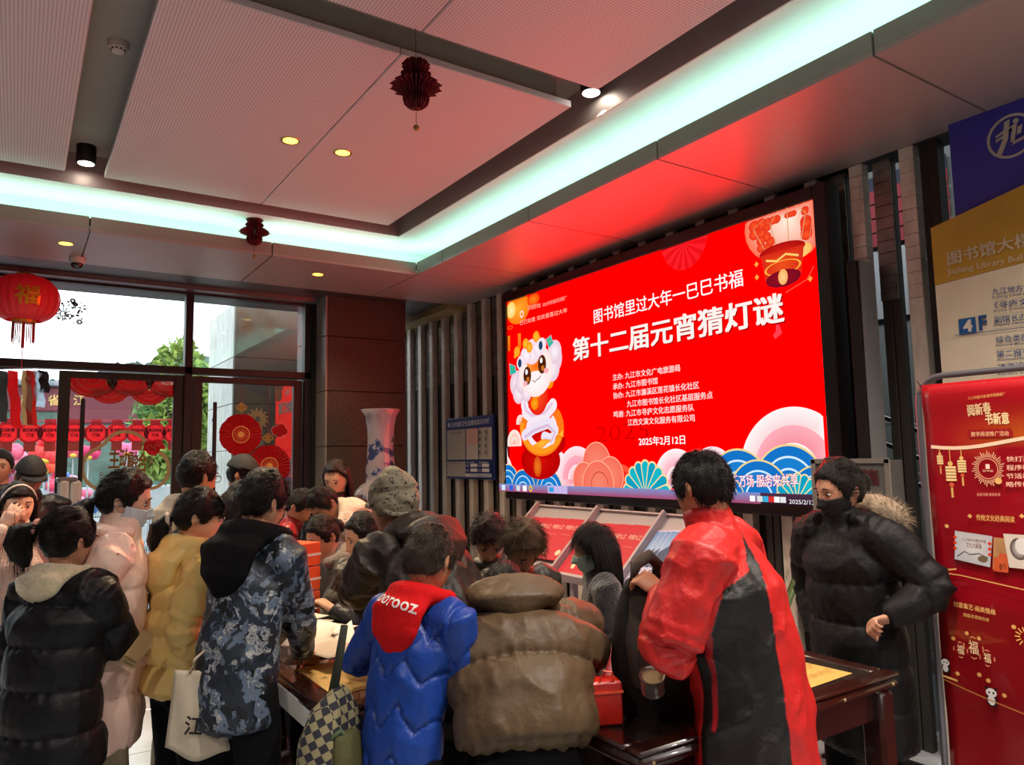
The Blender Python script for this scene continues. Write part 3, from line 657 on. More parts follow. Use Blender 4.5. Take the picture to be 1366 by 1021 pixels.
for x in (.46, .72):
    for y in (.075, .125): A.text('电话', x, y, x+.07, y, .022, 'd0d4e8')
A.text('公共卫生监督', .48, .16, .65, .16, .018, 'd0d4e8'); A.text('卫生监督电话', .74, .16, .93, .16, .018, 'd0d4e8'); A.text('九江市卫生健康委员会监制', .55, .025, .96, .025, .018, '303860')
for i in range(4): A.disc(.78, .48-i*.07, .022, col='60605c', n=12); A.disc(.90, .48-i*.07, .022, col='707068', n=12); A.line([(.74, .445-i*.07), (.95, .445-i*.07)], .002, '808078')
A.build('notices', VC, nb)

sw = empty('wall_switch', (4.085, 6.24, 1.38), label='small silver wall plate beside the left edge of the screen', cat='switch')
MB().box((-.03, -.055, -.10), (.0, .055, .10), bev=.008).build('plate', M_steel, sw); MB().ball((-.035, 0, -.01), (.012, .035, .06), 14, 8).build('knob', M_black, sw, smooth=True)

sb = empty('suggestion_box', (3.72, 2.25, 0), label='aluminium-framed suggestion box sign behind the masked woman in black', cat='box')
P = [atX(x, y, 3.7) for x, y in ((1082, 612), (1181, 613), (1196, 700))]; yl2 = P[0][1]-2.25; yr2 = P[1][1]-2.25; zt2 = P[1][2]
mbx = MB().box((0, yr2, zt2-.34), (.14, yl2, zt2-.005), bev=.004); mbx.build('box_body', mat('grey_box', '5c5a58', .5), sb)
mbx = MB()
for a, b in (((-.01, yr2-.01, zt2-.02), (.0, yl2+.01, zt2+.005)), ((-.01, yr2-.012, zt2-.35), (.0, yr2+.015, zt2)), ((-.01, yl2-.015, zt2-.35), (.0, yl2+.012, zt2)), ((-.01, yr2, zt2-.35), (.0, yl2, zt2-.33))): mbx.box(a, b)
mbx.build('aluminium_trim', mat('aluminium', 'b0aea8', .35, .7), sb)
A = Art((-.004, yl2, 0), (0, -1, 0), (0, 0, 1)); A.text('意见箱', .08, zt2-.13, yl2-yr2-.05, zt2-.125, .075, '501c20', .015); A.build('lettering', VC, sb)
MB().box((.03, yr2+.05, .02), (.10, yr2+.09, zt2-.34), bev=.003).build('leg', M_black, sb); MB().box((.03, yl2-.09, .02), (.10, yl2-.05, zt2-.34), bev=.003).build('leg', M_black, sb); MB().box((-.08, yr2, 0), (.22, yl2, .02), bev=.003).build('base', M_black, sb)

cb_ = empty('tall_cabinet', (3.98, 2.40, 0), label='tall slim dark panel with a pale edge beside the right edge of the screen', cat='cabinet')
MB().box((-.05, -.03, 0), (.09, .035, 2.70), bev=.004).build('dark_panel', M_dark, cb_); MB().box((-.03, -.045, 0), (.09, -.031, 2.70)).build('pale_edge', mat('pale_edge', '9a9c9c', .4), cb_)

# stair handrails in the stair hall behind the fins
for i in range(3):
    e = empty('handrail', (5.2, 2.2, 1.72-i*.19), label=('uppermost', 'middle', 'lowest')[i]+' of the three steel stair rails seen behind the fins', cat='handrail', group='stair rails behind the fins')
    MB().tube([(0, -.9, -.62), (0, 1.2, .32)], .022, 12).build('rail', mat('polished_steel', 'd0d0d0', .15, 1), e, smooth=True)
    MB().tube([(0.02, -.6, -.55), (.3, -.6, -.60), (1.0, -.6, -.60)], .012).build('bracket', M_steel, e); MB().tube([(.02, .9, .13), (.3, .9, .10), (1.0, .9, .10)], .012).build('bracket', M_steel, e)
st_ = empty('poster_set', (6.15, 2.6, 2.5), label='red spring posters on the wall beyond the fins, beside the directory board', cat='poster')
P0 = atX(1183, 250, 6.15); P1 = atX(1208, 322, 6.15)
MB().box((-.01, P0[1]-2.6-.5, P0[2]+.0-2.5), (.0, P0[1]-2.6+.3, P0[2]+.12-2.5)).build('blue_header', mat('navy_sign', '1c2444', .5), st_)
for k_ in range(4):
    h = (P0[2]-P1[2])/4; z = P0[2]-h*(k_+1)-2.5
    MB().box((-.01, P0[1]-2.6-.5, z+.015), (.0, P0[1]-2.6+.3, z+h)).build('red_poster', mat('poster_red', 'a8182a', .5), st_)
MB().box((-.01, P0[1]-2.6-.5, P1[2]-2.5-.62), (.0, P0[1]-2.6+.3, P1[2]-2.5-.03)).build('white_sheet', mat('white_sheet', 'c8ccd0', .5), st_)

# leaflet rack: a slanted two-bay display
lr = empty('leaflet_rack', (3.3, 3.9, 0), label='slanted pale metal leaflet rack below the screen', cat='rack')
M_rack = mat('rack_metal', 'a49ba0', .45, .3)
ya, yb = 4.62-3.9, 3.0-3.9; ym = 3.75-3.9
zt3 = 1.255; zb3 = .86; dx = -.42
def RK(u, t, lift=0):   # u along -Y from the left edge; t 0 bottom .. 1 top, lift along the face normal
    nx, nz = -(zt3-zb3), -dx; L = math.hypot(nx, nz); return np.array((dx*(1-t)+lift*nx/L, ya-u, zb3+(zt3-zb3)*t+lift*nz/L))
def rk_box(u0, u1, t0, t1, l0, l1, name, m, par=lr):
    c = [RK(u, t, l) for l in (l0, l1) for (u, t) in ((u0, t0), (u1, t0), (u1, t1), (u0, t1))]
    return MB().add(c, [(0, 3, 2, 1), (4, 5, 6, 7), (0, 1, 5, 4), (1, 2, 6, 5), (2, 3, 7, 6), (3, 0, 4, 7)]).build(name, m, par)
ORD = ('leftmost', 'second from left', 'third from left', 'fourth from left', 'fifth from left', 'sixth from left', 'seventh from left', 'eighth from left', 'ninth from left', 'rightmost')
UL = ya-yb
rk_box(0, UL, 0, 1, -.03, 0, 'back_board', M_rack)
for u in (0, .69, 1.31, UL-.02): rk_box(u, u+.02, 0, 1, 0, .05, 'divider', M_rack)
rk_box(0, UL, 0, .03, 0, .05, 'lower_lip', M_rack); rk_box(0, UL, .98, 1.0, 0, .02, 'top_lip', M_rack)
for y in (ya-.05, ym, yb+.05): MB().box((-.02, y-.02, 0), (.02, y+.02, zt3-.02), bev=.004).build('leg', M_rack, lr); MB().box((dx+.02, y-.02, 0), (dx+.06, y+.02, zb3-.02), bev=.004).build('leg', M_rack, lr); MB().box((dx+.06, y-.015, .1), (-.02, y+.015, .14)).build('stretcher', M_rack, lr)
def leaf(u, w, t0, t1, lift, cover, words, label, group):
    e = empty('leaflet', tuple(np.array((3.3, 3.9, 0))+RK(u, t0, lift)), label=label, cat='leaflet', group=group); off = RK(u, t0, lift)
    c = [RK(uu, t, l)-off for l in (lift, lift+.004) for (uu, t) in ((u, t0), (u+w, t0), (u+w, t1), (u, t1))]
    MB().add(c, [(0, 3, 2, 1), (4, 5, 6, 7), (0, 1, 5, 4), (1, 2, 6, 5), (2, 3, 7, 6), (3, 0, 4, 7)]).build('booklet', cover, e)
    c0, cx_, cy_ = c[4], c[5]-c[4], c[7]-c[4]; ux = cx_/np.linalg.norm(cx_); uy = cy_/np.linalg.norm(cy_)
    A = Art(c0, ux, uy, .0004); hh = np.linalg.norm(cy_)
    if words == 'red': A.text('书香九江', .02, hh*.74, w-.03, hh*.74, .035, 'e8c8b8'); A.line([(.03, hh*.6), (w-.05, hh*.6)], .003, 'd09080'); A.disc(w*.75, hh*.18, .025, col='e0c8a8', n=8)
    else:
        A.rect(.005, hh*.55, w-.005, hh*.97, '9ab8d8', '5a88c0'); A.poly([(.005, hh*.6), (w*.5, hh*.75), (w-.005, hh*.55), (w-.005, hh*.35), (.005, hh*.35)], '2a4468'); A.text('庐山', .02, hh*.2, w*.6, hh*.2, .05, '404050', .01)
    A.build('cover_print', VC, e)
M_rc = mat('red_booklet', 'b01c30', .45); M_bc = mat('lilac_booklet', 'b8b4d0', .45)
for i in range(4): leaf(.03+i*.155, .175, .18, .80, .006+.006*i, M_rc, 'red', ORD[i]+' red booklet in the left bay of the leaflet rack', 'red booklets in the left bay')
for i in range(4): leaf(.72+i*.140, .16, .04, .80, .006+.006*i, M_rc, 'red', ORD[i]+' red booklet in the middle bay of the leaflet rack', 'red booklets in the middle bay')
for i in range(4): leaf(1.335+i*.045, .13, .03, .78, .006+.006*i, M_bc, 'blue', ORD[i]+' lilac and blue booklet in the right bay of the leaflet rack', 'lilac booklets in the right bay')

# potted plant with broad upright leaves, behind the red-jacketed man
pl = empty('potted_plant', (3.35, 2.70, 0), label='potted plant with broad upright green leaves between the red jacket and the masked woman', cat='plant')
MB().lathe([(.13, 0), (.17, .02), (.20, .38), (.21, .40), (.185, .40), (.18, .36)], n=24).build('pot', mat('white_pot', 'c0bcb8', .3), pl, smooth=True)
M_leaf = mat('broad_leaf', '2f5a28', .4, vary=.3, vscale=6)
rng = np.random.RandomState(3)
for i in range(16):
    an = rng.uniform(0, 6.28); L = rng.uniform(.55, .85); le = rng.uniform(.15, .5); V = []; F = []; n = 8
    for j in range(n+1):
        t = j/n; w_ = .045*math.sin(math.pi*min(1, t*.93+.07))**.7*(1-t*.4)+.004; r = .04+le*L*t**1.6; z = .36+L*t-.12*le*t*t
        d = np.array((math.cos(an), math.sin(an))); p = np.array((-d[1], d[0]))
        for s_, up in ((-1, .012), (0, 0), (1, .012)): V.append((d[0]*r+p[0]*w_*s_, d[1]*r+p[1]*w_*s_, z+up*w_/.045))
    for j in range(n):
        for k_ in (0, 1): F.append((j*3+k_, j*3+k_+1, j*3+4+k_, j*3+3+k_))
    mb = MB().add(V, F); o = mb.build('leaf', M_leaf, pl, smooth=2); m_ = o.modifiers.new('s', 'SOLIDIFY'); m_.thickness = .002

# ------------------------------------------------------------------ ceiling things
def downlight(x, y, z, label, group, power, lc='ffe0b4'):
    e = empty('downlight', (x, y, z), label=label, cat='ceiling light', group=group)
    MB().lathe([(.048, -.002), (.062, -.004), (.066, .002), (.05, .002)], n=24).build('trim_ring', mat('lamp_trim', 'b8a880', .3, .6), e, smooth=True)
    MB().lathe([(0.001, -.0025), (.046, -.0028), (.046, .0)], n=24).build('lamp', mat('warm_lamp', 'ffd890', .5, emit='ffc83c', estr=4), e, smooth=True)
    spot('downlight_beam', (0, 0, -.02), power, lc, 130, .8, .05, parent=e)
downlight(1.37, 4.56, 3.65, 'left one of two yellow downlights in the perforated ceiling panel', None, SPOT_W*3.2)
downlight(1.72, 4.57, 3.65, 'right one of two yellow downlights in the perforated ceiling panel', None, SPOT_W*3.2)
downlight(.25, 6.54, 3.32, 'yellow downlight in the soffit above the entrance, near the dome camera', None, SPOT_W)
downlight(2.23, 6.54, 3.32, 'yellow downlight in the soffit above the right glass door', None, SPOT_W)
for x, y in ((1.5, .9), (-1.0, 4.5), (-1.0, .9), (1.5, -1.6)): downlight(x, y, 3.65, 'added round fill downlight out of view, '+('near the screen side', 'left of the entrance slot', 'on the left side', 'furthest back')[int(x < 0)*1+int(x < 0 and y < 2)+3*int(y < 0)], 'added fill downlights out of view', SPOT_W*2.2, 'fff4ec')  # unseen lamps added as general fill for the room
downlight(2.35, 1.0, 3.65, 'round white fill downlight added above the near table, out of frame', None, SPOT_W*3.5, 'fff0e0')  # added lamp, brightens the near table, figures and banner
downlight(2.3, -.6, 3.65, 'round white downlight added out of frame to brighten the directory board', None, SPOT_W*3.5, 'fff0e0')  # added lamp, lifts the directory board
for x, y in ((3.3, .1), (3.3, -1.6)): downlight(x, y, 3.32, 'added unseen soffit downlight over the banner stand' if y > 0 else 'added unseen soffit downlight far right behind the camera', None, SPOT_W*1.3, 'fff0e0')  # unseen soffit lamps added to light the board and banner
def spotcan(x, y, label, power):
    e = empty('surface_spotlight', (x, y, 3.83), label=label, cat='ceiling light')
    MB().lathe([(.058, -.125), (.062, -.12), (.062, 0), (.02, 0)], n=24).build('housing', M_black, e, smooth=True)
    MB().lathe([(.001, -.1262), (.05, -.1262), (.05, -.12)], n=24).build('lamp', mat('white_lamp', 'ffffff', .5, emit='fff4e0', estr=14), e, smooth=True)
    spot('spotlight_beam', (0, 0, -.15), power, 'fff0dc', 80, .5, .04, parent=e)
spotcan(.32, 5.78, 'black surface spotlight lit white in the left ceiling slot', SPOT_W*1.6)
spotcan(2.68, 3.16, 'black surface spotlight lit at the right end of the ceiling slot', SPOT_W*1.6)
e = empty('smoke_detector', (.36, 4.23, 3.83), label='round pink-white smoke detector in the ceiling slot', cat='smoke detector')
MB().lathe([(.005, -.052), (.03, -.05), (.036, -.04), (.045, -.036), (.052, -.02), (.052, 0)], n=28).build('body', mat('off_white_plastic', 'c8b8b0', .5), e, smooth=True)
mb = MB()
for i in range(10): t = i*.628; mb.box((.034*math.cos(t)-.005, .034*math.sin(t)-.005, -.045), (.034*math.cos(t)+.005, .034*math.sin(t)+.005, -.037))
mb.build('vent_slot', M_black, e)
e = empty('dome_camera', (.35, 6.95, 3.32), label='small dome security camera under the entrance soffit', cat='camera')
MB().lathe([(.052, -.05), (.06, -.03), (.06, 0)], n=24).build('base', mat('camera_white', 'c8c4c0', .4), e, smooth=True)
MB().ball((0, 0, -.055), (.046, .046, .045), 20, 12).build('dome', mat('dark_dome', '101014', .08, coat=1), e, smooth=True)

def paper_lantern(P, label, top, s_=1.0):
    e = empty('paper_lantern', tuple(P), label=label, cat='lantern'); M_ = mat('dark_red_tissue', '6c0a14', .7)
    prof = [(.012, .135), (.045, .125), (.062, .105), (.050, .085), (.030, .080), (.062, .070), (.066, .055), (.045, .040), (.075, .030), (.112, -.002), (.075, -.02), (.052, -.03), (.058, -.055), (.050, -.085), (.028, -.105), (.010, -.11)]
    for i in range(28):
        a = 2*math.pi*i/28; d = np.array((math.cos(a), math.sin(a))); V = []; F = []; q_ = 1+.12*(i % 2)
        pz = []
        for j, (r, z) in enumerate(prof):
            for s1 in (-1, 1):
                V.append((d[0]*r*q_*s_-d[1]*.0025*s1*(j % 2), d[1]*r*q_*s_+d[0]*.0025*s1*(j % 2), z*s_)); 
            V.append((d[0]*.006, d[1]*.006, z*s_))
        for j in range(len(prof)-1): F += [(j*3, j*3+3, j*3+5, j*3+2), (j*3+1, j*3+2, j*3+5, j*3+4), (j*3, j*3+1, j*3+4, j*3+3)]
        MB().add(V, F).build('paper_fin', M_, e)
    MB().tube([(0, 0, .13*s_), (0, 0, top-P[2])], .0015, 5).build('string', mat('red_string', '501014', .8), e)
    MB().tube([(0, 0, -.11*s_), (0, 0, -.185*s_)], .0015, 5).build('tassel_string', mat('red_string', '501014', .8), e)
    MB().ball((0, 0, -.20*s_), .015, 14, 8).build('bead', mat('gold_bead', 'a08040', .3, .8), e, smooth=True)
paper_lantern(dep(555, 116, 3.5), 'larger dark red tissue-paper lantern hanging under the perforated ceiling', 3.65)
paper_lantern(dep(339.5, 310, 6.1), 'smaller dark red tissue-paper lantern hanging in front of the lit cove, further off', 3.60)

# big red silk lantern at the entrance
P = atY(33, 399, 7.45); e = empty('red_lantern', tuple(P), label='big ribbed red silk lantern with gold caps hanging over the entrance', cat='lantern')
R = .262; Hh = .188
mb = MB(); mb2 = MB(); V = []; F = []; n = 96; m = 16
for i in range(m+1):
    a = -1.15+2.3*i/m; z = Hh*math.sin(a)/math.sin(1.15); r0 = R*(math.cos(a)**.75)
    for k_ in range(n): rib = 1-.05*(k_ % 4 == 0); t = 2*math.pi*k_/n; V.append((r0*rib*math.cos(t), r0*rib*math.sin(t), z))
for i in range(m):
    for k_ in range(n): F.append((i*n+k_, i*n+(k_+1) % n, (i+1)*n+(k_+1) % n, (i+1)*n+k_))
mb.add(V, F).build('lantern_shade', mat('red_silk', 'c81420', .45, coat=.2, emit='c01018', estr=.12), e, smooth=2)
M_gb = mat('gold_trim', 'e0a020', .35, .6)
for i in range(24):
    t = 2*math.pi*(i+.5)/24; mb2.tube([(R*1.0*(math.cos(a)**.75)*math.cos(t), R*(math.cos(a)**.75)*math.sin(t), Hh*math.sin(a)/math.sin(1.15)) for a in np.linspace(-1.1, 1.1, 9)], .0012, 4)
mb2.build('gold_wire', M_gb, e)
MB().lathe([(.085, .178), (.09, .183), (.075, .213), (.07, .213)], n=30).build('top_cap', M_gb, e, smooth=True)
MB().lathe([(.085, -.178), (.09, -.183), (.085, -.203), (.07, -.203)], n=30).build('bottom_cap', M_gb, e, smooth=True)
mb = MB()
for i in range(30): t = 2*math.pi*i/30; mb.tube([(.08*math.cos(t), .08*math.sin(t), -.198), (.082*math.cos(t), .082*math.sin(t), -.34-.04*((i*7) % 5)/4)], .004, 5)
mb.tube([(0, 0, -.20), (0, 0, -.42)], .012).tube([(0, 0, -.42), (0, 0, -.60)], .003).build('fringe', mat('red_fringe', 'b01828', .7), e)
MB().tube([(0, 0, .19), (0, 0, 3.30-P[2])], .003).build('hanging_cord', mat('red_string', '501014', .8), e)
v, f = text_geo('福', .02)
V = [(R*1.015*math.sin(-(p[0]-.5)*.75+math.radians(175)), R*1.015*math.cos(-(p[0]-.5)*.75+math.radians(175)), (p[1]-.4)*.17) for p in v]
V = [(x*(math.cos(z/Hh*1.0)**.6), y*(math.cos(z/Hh*1.0)**.6), z) for x, y, z in V]
MB().add(V, f).build('lettering', M_gb, e)

# porcelain floor vase
vx, vy = 2.98, 6.85
e = empty('porcelain_vase', (vx, vy, 0), label='tall blue-and-white porcelain floor vase in front of the granite pillar', cat='vase')
P = dep(512, 546, 1); 
zr = CH+(atX(512, 546, vx)[2]-CH)
def vm():
    m = bpy.data.materials.new('porcelain'); m.use_nodes = True; nt = m.node_tree; b = nt.nodes['Principled BSDF']
    tc = nt.nodes.new('ShaderNodeTexCoord'); n1 = nt.nodes.new('ShaderNodeTexNoise'); n1.inputs['Scale'].default_value = 9; n1.inputs['Detail'].default_value = 6; nt.links.new(tc.outputs['Object'], n1.inputs[0])
    sx = nt.nodes.new('ShaderNodeSeparateXYZ'); nt.links.new(tc.outputs['Object'], sx.inputs[0])
    band = nt.nodes.new('ShaderNodeValToRGB'); mr = nt.nodes.new('ShaderNodeMapRange'); mr.inputs[1].default_value = 0; mr.inputs[2].default_value = 2.2; nt.links.new(sx.outputs[2], mr.inputs[0]); nt.links.new(mr.outputs[0], band.inputs[0])
    el = band.color_ramp.elements; el[0].position = .2; el[0].color = (.42, .42, .42, 1); el[1].position = .9; el[1].color = (.15, .15, .15, 1)
    for p, c in ((.55, .46), (.63, .30), (.68, .47), (.8, .46), (.85, .3)): q_ = el.new(p); q_.color = (c, c, c, 1)
    ad = nt.nodes.new('ShaderNodeMath'); ad.operation = 'ADD'; nt.links.new(n1.outputs[0], ad.inputs[0]); nt.links.new(band.outputs[0], ad.inputs[1])
    r = nt.nodes.new('ShaderNodeValToRGB'); nt.links.new(ad.outputs[0], r.inputs[0]); q_ = r.color_ramp.elements; q_[0].position = .94; q_[0].color = (*lin('9c98a4'), 1); q_[1].position = 1.0; q_[1].color = (*lin('34446e'), 1); x = q_.new(.965); x.color = (*lin('6a78a0'), 1)
    dv = nt.nodes.new('ShaderNodeMath'); dv.operation = 'MULTIPLY'; dv.inputs[1].default_value = .97; nt.links.new(ad.outputs[0], dv.inputs[0]); nt.links.new(dv.outputs[0], r.inputs[0])
    nt.links.new(r.outputs[0], b.inputs['Base Color']); b.inputs['Roughness'].default_value = .12; b.inputs['Coat Weight'].default_value = .5; return m
prof = [(.0, 0), (.17, 0), (.18, .03), (.16, .06), (.19, .45), (.265, .85), (.29, 1.05), (.285, 1.20), (.25, 1.32), (.20, 1.375), (.150, 1.40), (.145, 1.45), (.150, 1.50), (.138, 1.62), (.130, 1.78), (.135, 1.92), (.16, 2.04), (.20, 2.10), (.195, 2.105), (.14, 2.04), (.115, 1.9), (.10, 1.6)]
kz = zr/2.105
MB().lathe([(max(r*.98, .001), z*kz) for r, z in prof[:-4]]+[(r*.98, z*kz) for r, z in prof[-4:]], n=48).build('vase_body', vm(), e, smooth=2)

# ------------------------------------------------------------------ stickers and hanging decorations on the glass
def ydeco(name, Y, label, cat, cx_, cy_, group=None):
    P = atY(cx_, cy_, Y); e = empty(name, tuple(P), label=label, cat=cat, group=group)
    A = Art((0, 0, 0), (1, 0, 0), (0, 0, 1), .0006)
    def f_(px, py): Q = atY(px, py, Y); return (Q[0]-P[0], Q[2]-P[2])
    return e, A, f_
e, A, f_ = ydeco('window_sticker', YG-.006, 'line-drawn snowflake and flower sticker on the upper window pane', 'sticker', 92, 415)
rng = np.random.RandomState(5)
def g4(x, y): return (x*.2204, 320+y*.2204)
for (x, y, r) in ((440, 370, 12), (380, 450, 30), (480, 500, 14), (455, 395, 10)):
    a, b = f_(*g4(x, y)); rr = r*.2204*7.9/995*1.3
    for i in range(12): t = i*math.pi/6; A.line([(a+.3*rr*math.cos(t), b+.3*rr*math.sin(t)), (a+rr*math.cos(t), b+rr*math.sin(t))], .009, '687078')
    A.ring(a, b, rr*.25, rr*.38, '687078', n=12)
for i in range(46):
    t = rng.uniform(0, 6.28); q_ = rng.uniform(.3, 1); a, b = f_(*g4(430+95*q_*math.cos(t), 440+75*q_*math.sin(t))); A.disc(a, b, .007+.006*rng.rand(), col='7c8488', n=5)
A.build('sticker_lines', mat('grey_sticker', '2c3034', .7), e)
e, A, f_ = ydeco('window_sticker', YG-.006, 'gold firework sticker on the upper pane above the right door', 'sticker', 340, 440)
def g5(x, y): return (240+x*.2204, 320+y*.2204)
for (x, y, r) in ((430, 515, 55), (485, 450, 50), (370, 455, 45), (535, 510, 42), (385, 545, 36), (515, 570, 36)):
    a, b = f_(*g5(x, y)); rr = r*.2204*7.9/995
    for i in range(22): t = i*math.pi/11; A.line([(a+.15*rr*math.cos(t), b+.15*rr*math.sin(t)), (a+rr*math.cos(t), b+rr*math.sin(t))], .0025, 'b89850'); A.disc(a+rr*math.cos(t), b+rr*math.sin(t), .004, col='c8a860', n=5)
for p_ in (((390, 560), (400, 600), (415, 640)), ((470, 590), (450, 620), (445, 640)), ((430, 560), (432, 645), (432, 648))): A.line([f_(*g5(*q_)) for q_ in p_], .004, 'a89050')
A.build('sticker_lines', PAPER, e)
# five red scalloped swags above the left door (hung outside)
for n_, (x, y, r) in enumerate(((560, 20, 120), (665, 85, 95), (790, 20, 115), (905, 95, 95), (1020, 30, 115))):
    px, py = x*.2204, 500+y*.2204; Yv = YG+.05+.012*(n_ % 2 == 0); P = atY(px, py, YG+.1-.02*(n_ % 2 == 0))
    rr = r*.2204*8/995
    e = empty('paper_swag', tuple(P), label=('leftmost upper', 'lower left', 'middle upper', 'lower right', 'rightmost upper')[n_]+' red paper scallop with gold rings at the top of the left door', cat='decoration', group='red paper scallops over the left door')
    A = Art((0, 0, 0), (1, 0, 0), (0, 0, 1), .0008)
    nn = 24; A.poly([(rr*1.0*math.cos(math.pi+math.pi*i/nn), rr*.85*math.sin(math.pi+math.pi*i/nn)) for i in range(nn+1)], 'e02030', 'f03038')
    for q_ in (.88, .6, .32): A.ring(0, 0, rr*q_-.005, rr*q_+.003, 'ffd8b0', a0=180, a1=360, asp=.85)
    o = A.build('scallop', PAPER, e); o.modifiers.new('s', 'SOLIDIFY').thickness = .002
# cloud-shaped golden frame sticker
e, A, f_ = ydeco('door_sticker', YG-.008, 'golden cloud-shaped outline sticker with characters and a small red cloud on the left door', 'sticker', 167, 605)
def g6(x, y): return f_(x*.2204, 500+y*.2204)
def arc(cx_, cy_, rx, ry, a0, a1, n=14): return [(cx_+rx*math.cos(math.radians(a0+(a1-a0)*i/n)), cy_-ry*math.sin(math.radians(a0+(a1-a0)*i/n))) for i in range(n+1)]
out = arc(760, 450, 130, 105, 160, 20)+arc(900, 570, 122, 120, 75, -80)+[(860, 692), (660, 692)]+arc(620, 570, 122, 125, -100, -255)
A.line([g6(*p) for p in out+out[:1]], .032, 'a88458')
for st, x, y, w_ in (('主', 655, 560, 70), ('动', 720, 560, 60), ('融', 775, 575, 60), ('合', 830, 580, 60)): A.text(st, *g6(x, y), *g6(x+w_, y), .17, '9c7848', .02)
for (x, y, r) in ((905, 430, 30), (950, 425, 30), (925, 450, 35), (985, 440, 12), (885, 445, 16)): a, b = g6(x, y); A.disc(a, b, r*.00177, col='c01424', n=18)
for (x, y) in ((905, 442), (948, 438)): a, b = g6(x, y); A.ring(a, b, .018, .023, 'e88878', a0=0, a1=270)
for i in range(4): a, b = g6(915, 490+i*18); A.ring(a, b, .010, .016, '906850', n=10); a, b = g6(612, 600+i*18); A.ring(a, b, .010, .016, '705850', n=10)
A.build('sticker_print', PAPER, e)
# fan rosettes and ornaments on the right door
def rosette(px, py, r, label, Y):
    P = atY(px, py, Y); e = empty('paper_rosette', tuple(P), label=label, cat='decoration'); rr = r*8/995; V = []; F = []; n = 64
    for i in range(n): t = 2*math.pi*i/n; d = .016*(i % 2); sc_ = 1-.03*((i % 8) < 2); V += [(.02*math.cos(t), -.01, .02*math.sin(t)), (rr*sc_*math.cos(t), d-.012, rr*sc_*math.sin(t))]
    for i in range(n): F.append((2*i, 2*i+1, (2*i+3) % (2*n), (2*i+2) % (2*n)))
    o = MB().add(V, F, lin('d01824')).build('pleated_fan', PAPER, e); o.modifiers.new('s', 'SOLIDIFY').thickness = .001
    A = Art((0, -.016, 0), (1, 0, 0), (0, 0, 1), .0006); A.ring(0, 0, rr*.38, rr*.41, 'f0b070'); A.disc(0, 0, rr*.15, col='d8a050')
    for i in range(20): t = i*math.pi/10; A.line([(rr*.17*math.cos(t), rr*.17*math.sin(t)), (rr*.38*math.cos(t), rr*.38*math.sin(t))], .003, 'e8a060')
    A.build('gold_pattern', VC, e); return e
rosette(321, 580, 26, 'upper left red pleated paper rosette on the right door', YG-.03)
rosette(359, 622, 27, 'lower right red pleated paper rosette on the right door', YG-.03)
e, A, f_ = ydeco('door_sticker', YG-.008, 'gold firework and small red cloud sticker on the right door', 'sticker', 350, 560)
def g7(x, y): return f_(240+x*.2204, 480+y*.2204)
a, b = g7(470, 360)
for i in range(26): t = i*2*math.pi/26; r0, r1 = .03, .085+.03*(i % 2); A.line([(a+r0*math.cos(t), b+r0*math.sin(t)), (a+r1*math.cos(t), b+r1*math.sin(t))], [.003, .009], 'd0a868')
for (x, y, r) in ((580, 430, 26), (610, 415, 26), (630, 435, 20), (600, 445, 24)): a, b = g7(x, y); A.disc(a, b, r*.00195, col='e8a080', n=18)
for (x, y, r) in ((580, 430, 26), (610, 415, 26), (630, 435, 20), (600, 445, 24)): a, b = g7(x, y); A.disc(a, b, r*.00175, col='c81828', n=18)
for x, y in ((370, 290), (530, 475)):
    for dx_, dy_ in ((-18, 0), (18, 0), (0, -14), (0, 14), (0, 0)): a, b = g7(x+dx_, y+dy_); A.ring(a, b, .012, .026, 'b88840', n=14)
A.line([g7(370, 160), g7(370, 275)], .004, 'b02028'); A.line([g7(532, 160), g7(532, 460)], .004, 'b02028')
A.build('sticker_print', PAPER, e)

# ------------------------------------------------------------------ outside
gr = box('ground', (-60, 8.0, -.3), (80, 140, -.01), mat('pale_paving', '787d82', .6, vary=.06)); tag(gr, kind='structure')
cn = empty('entrance_canopy', (0, 8.9, 3.45), label='dark entrance canopy with round lamps seen through the upper window', cat='canopy')
MB().box((-8, -1.0, 0), (6, .08, .18)).build('canopy_slab', mat('canopy_grey', '55585a', .5), cn)
for i, x in enumerate((-2.4, -.5, .46, 1.43)):
    MB().lathe([(.001, -.004), (.06, -.004), (.07, 0)], c=(x, -.38, 0), n=20).build('canopy_lamp', mat('canopy_lamp', 'ffffff', .5, emit='fff4e0', estr=6), cn)
# maroon gate with gold characters
gt = empty('gate_beam', (0, 25, 0), label='maroon gateway with gold characters beyond the entrance', cat='gate')
za, zb2 = atY(0, 548, 25)[2], atY(0, 514, 25)[2]
M_mar = mat('maroon_paint', '6a2430', .5)
MB().box((-9, 0, za), (6.5, .6, zb2), bev=.03).box((1.0, -.2, za-.35), (5.5, .7, za+.1), bev=.03).build('beam', M_mar, gt)
MB().box((-9, -.3, zb2), (6.5, .9, zb2+.14), bev=.03).build('roof_edge', mat('roof_grey', '787c84', .6), gt)
for x in (-4.5, 3.0): MB().box((x, .1, -.01), (x+.45, .5, za)).build('gate_post', mat('pale_post', 'b0b4b8', .6), gt)
A = Art((0, -.01, 0), (1, 0, 0), (0, 0, 1), .004)
for st, px in (('西', 28), ('省', 64), ('江', 98)):
    a = atY(px, 530, 25); A.text(st, a[0], a[2]-.22, a[0]+.30, a[2]-.20, .28, 'd8b468', .01)
A.build('lettering', VC, gt)
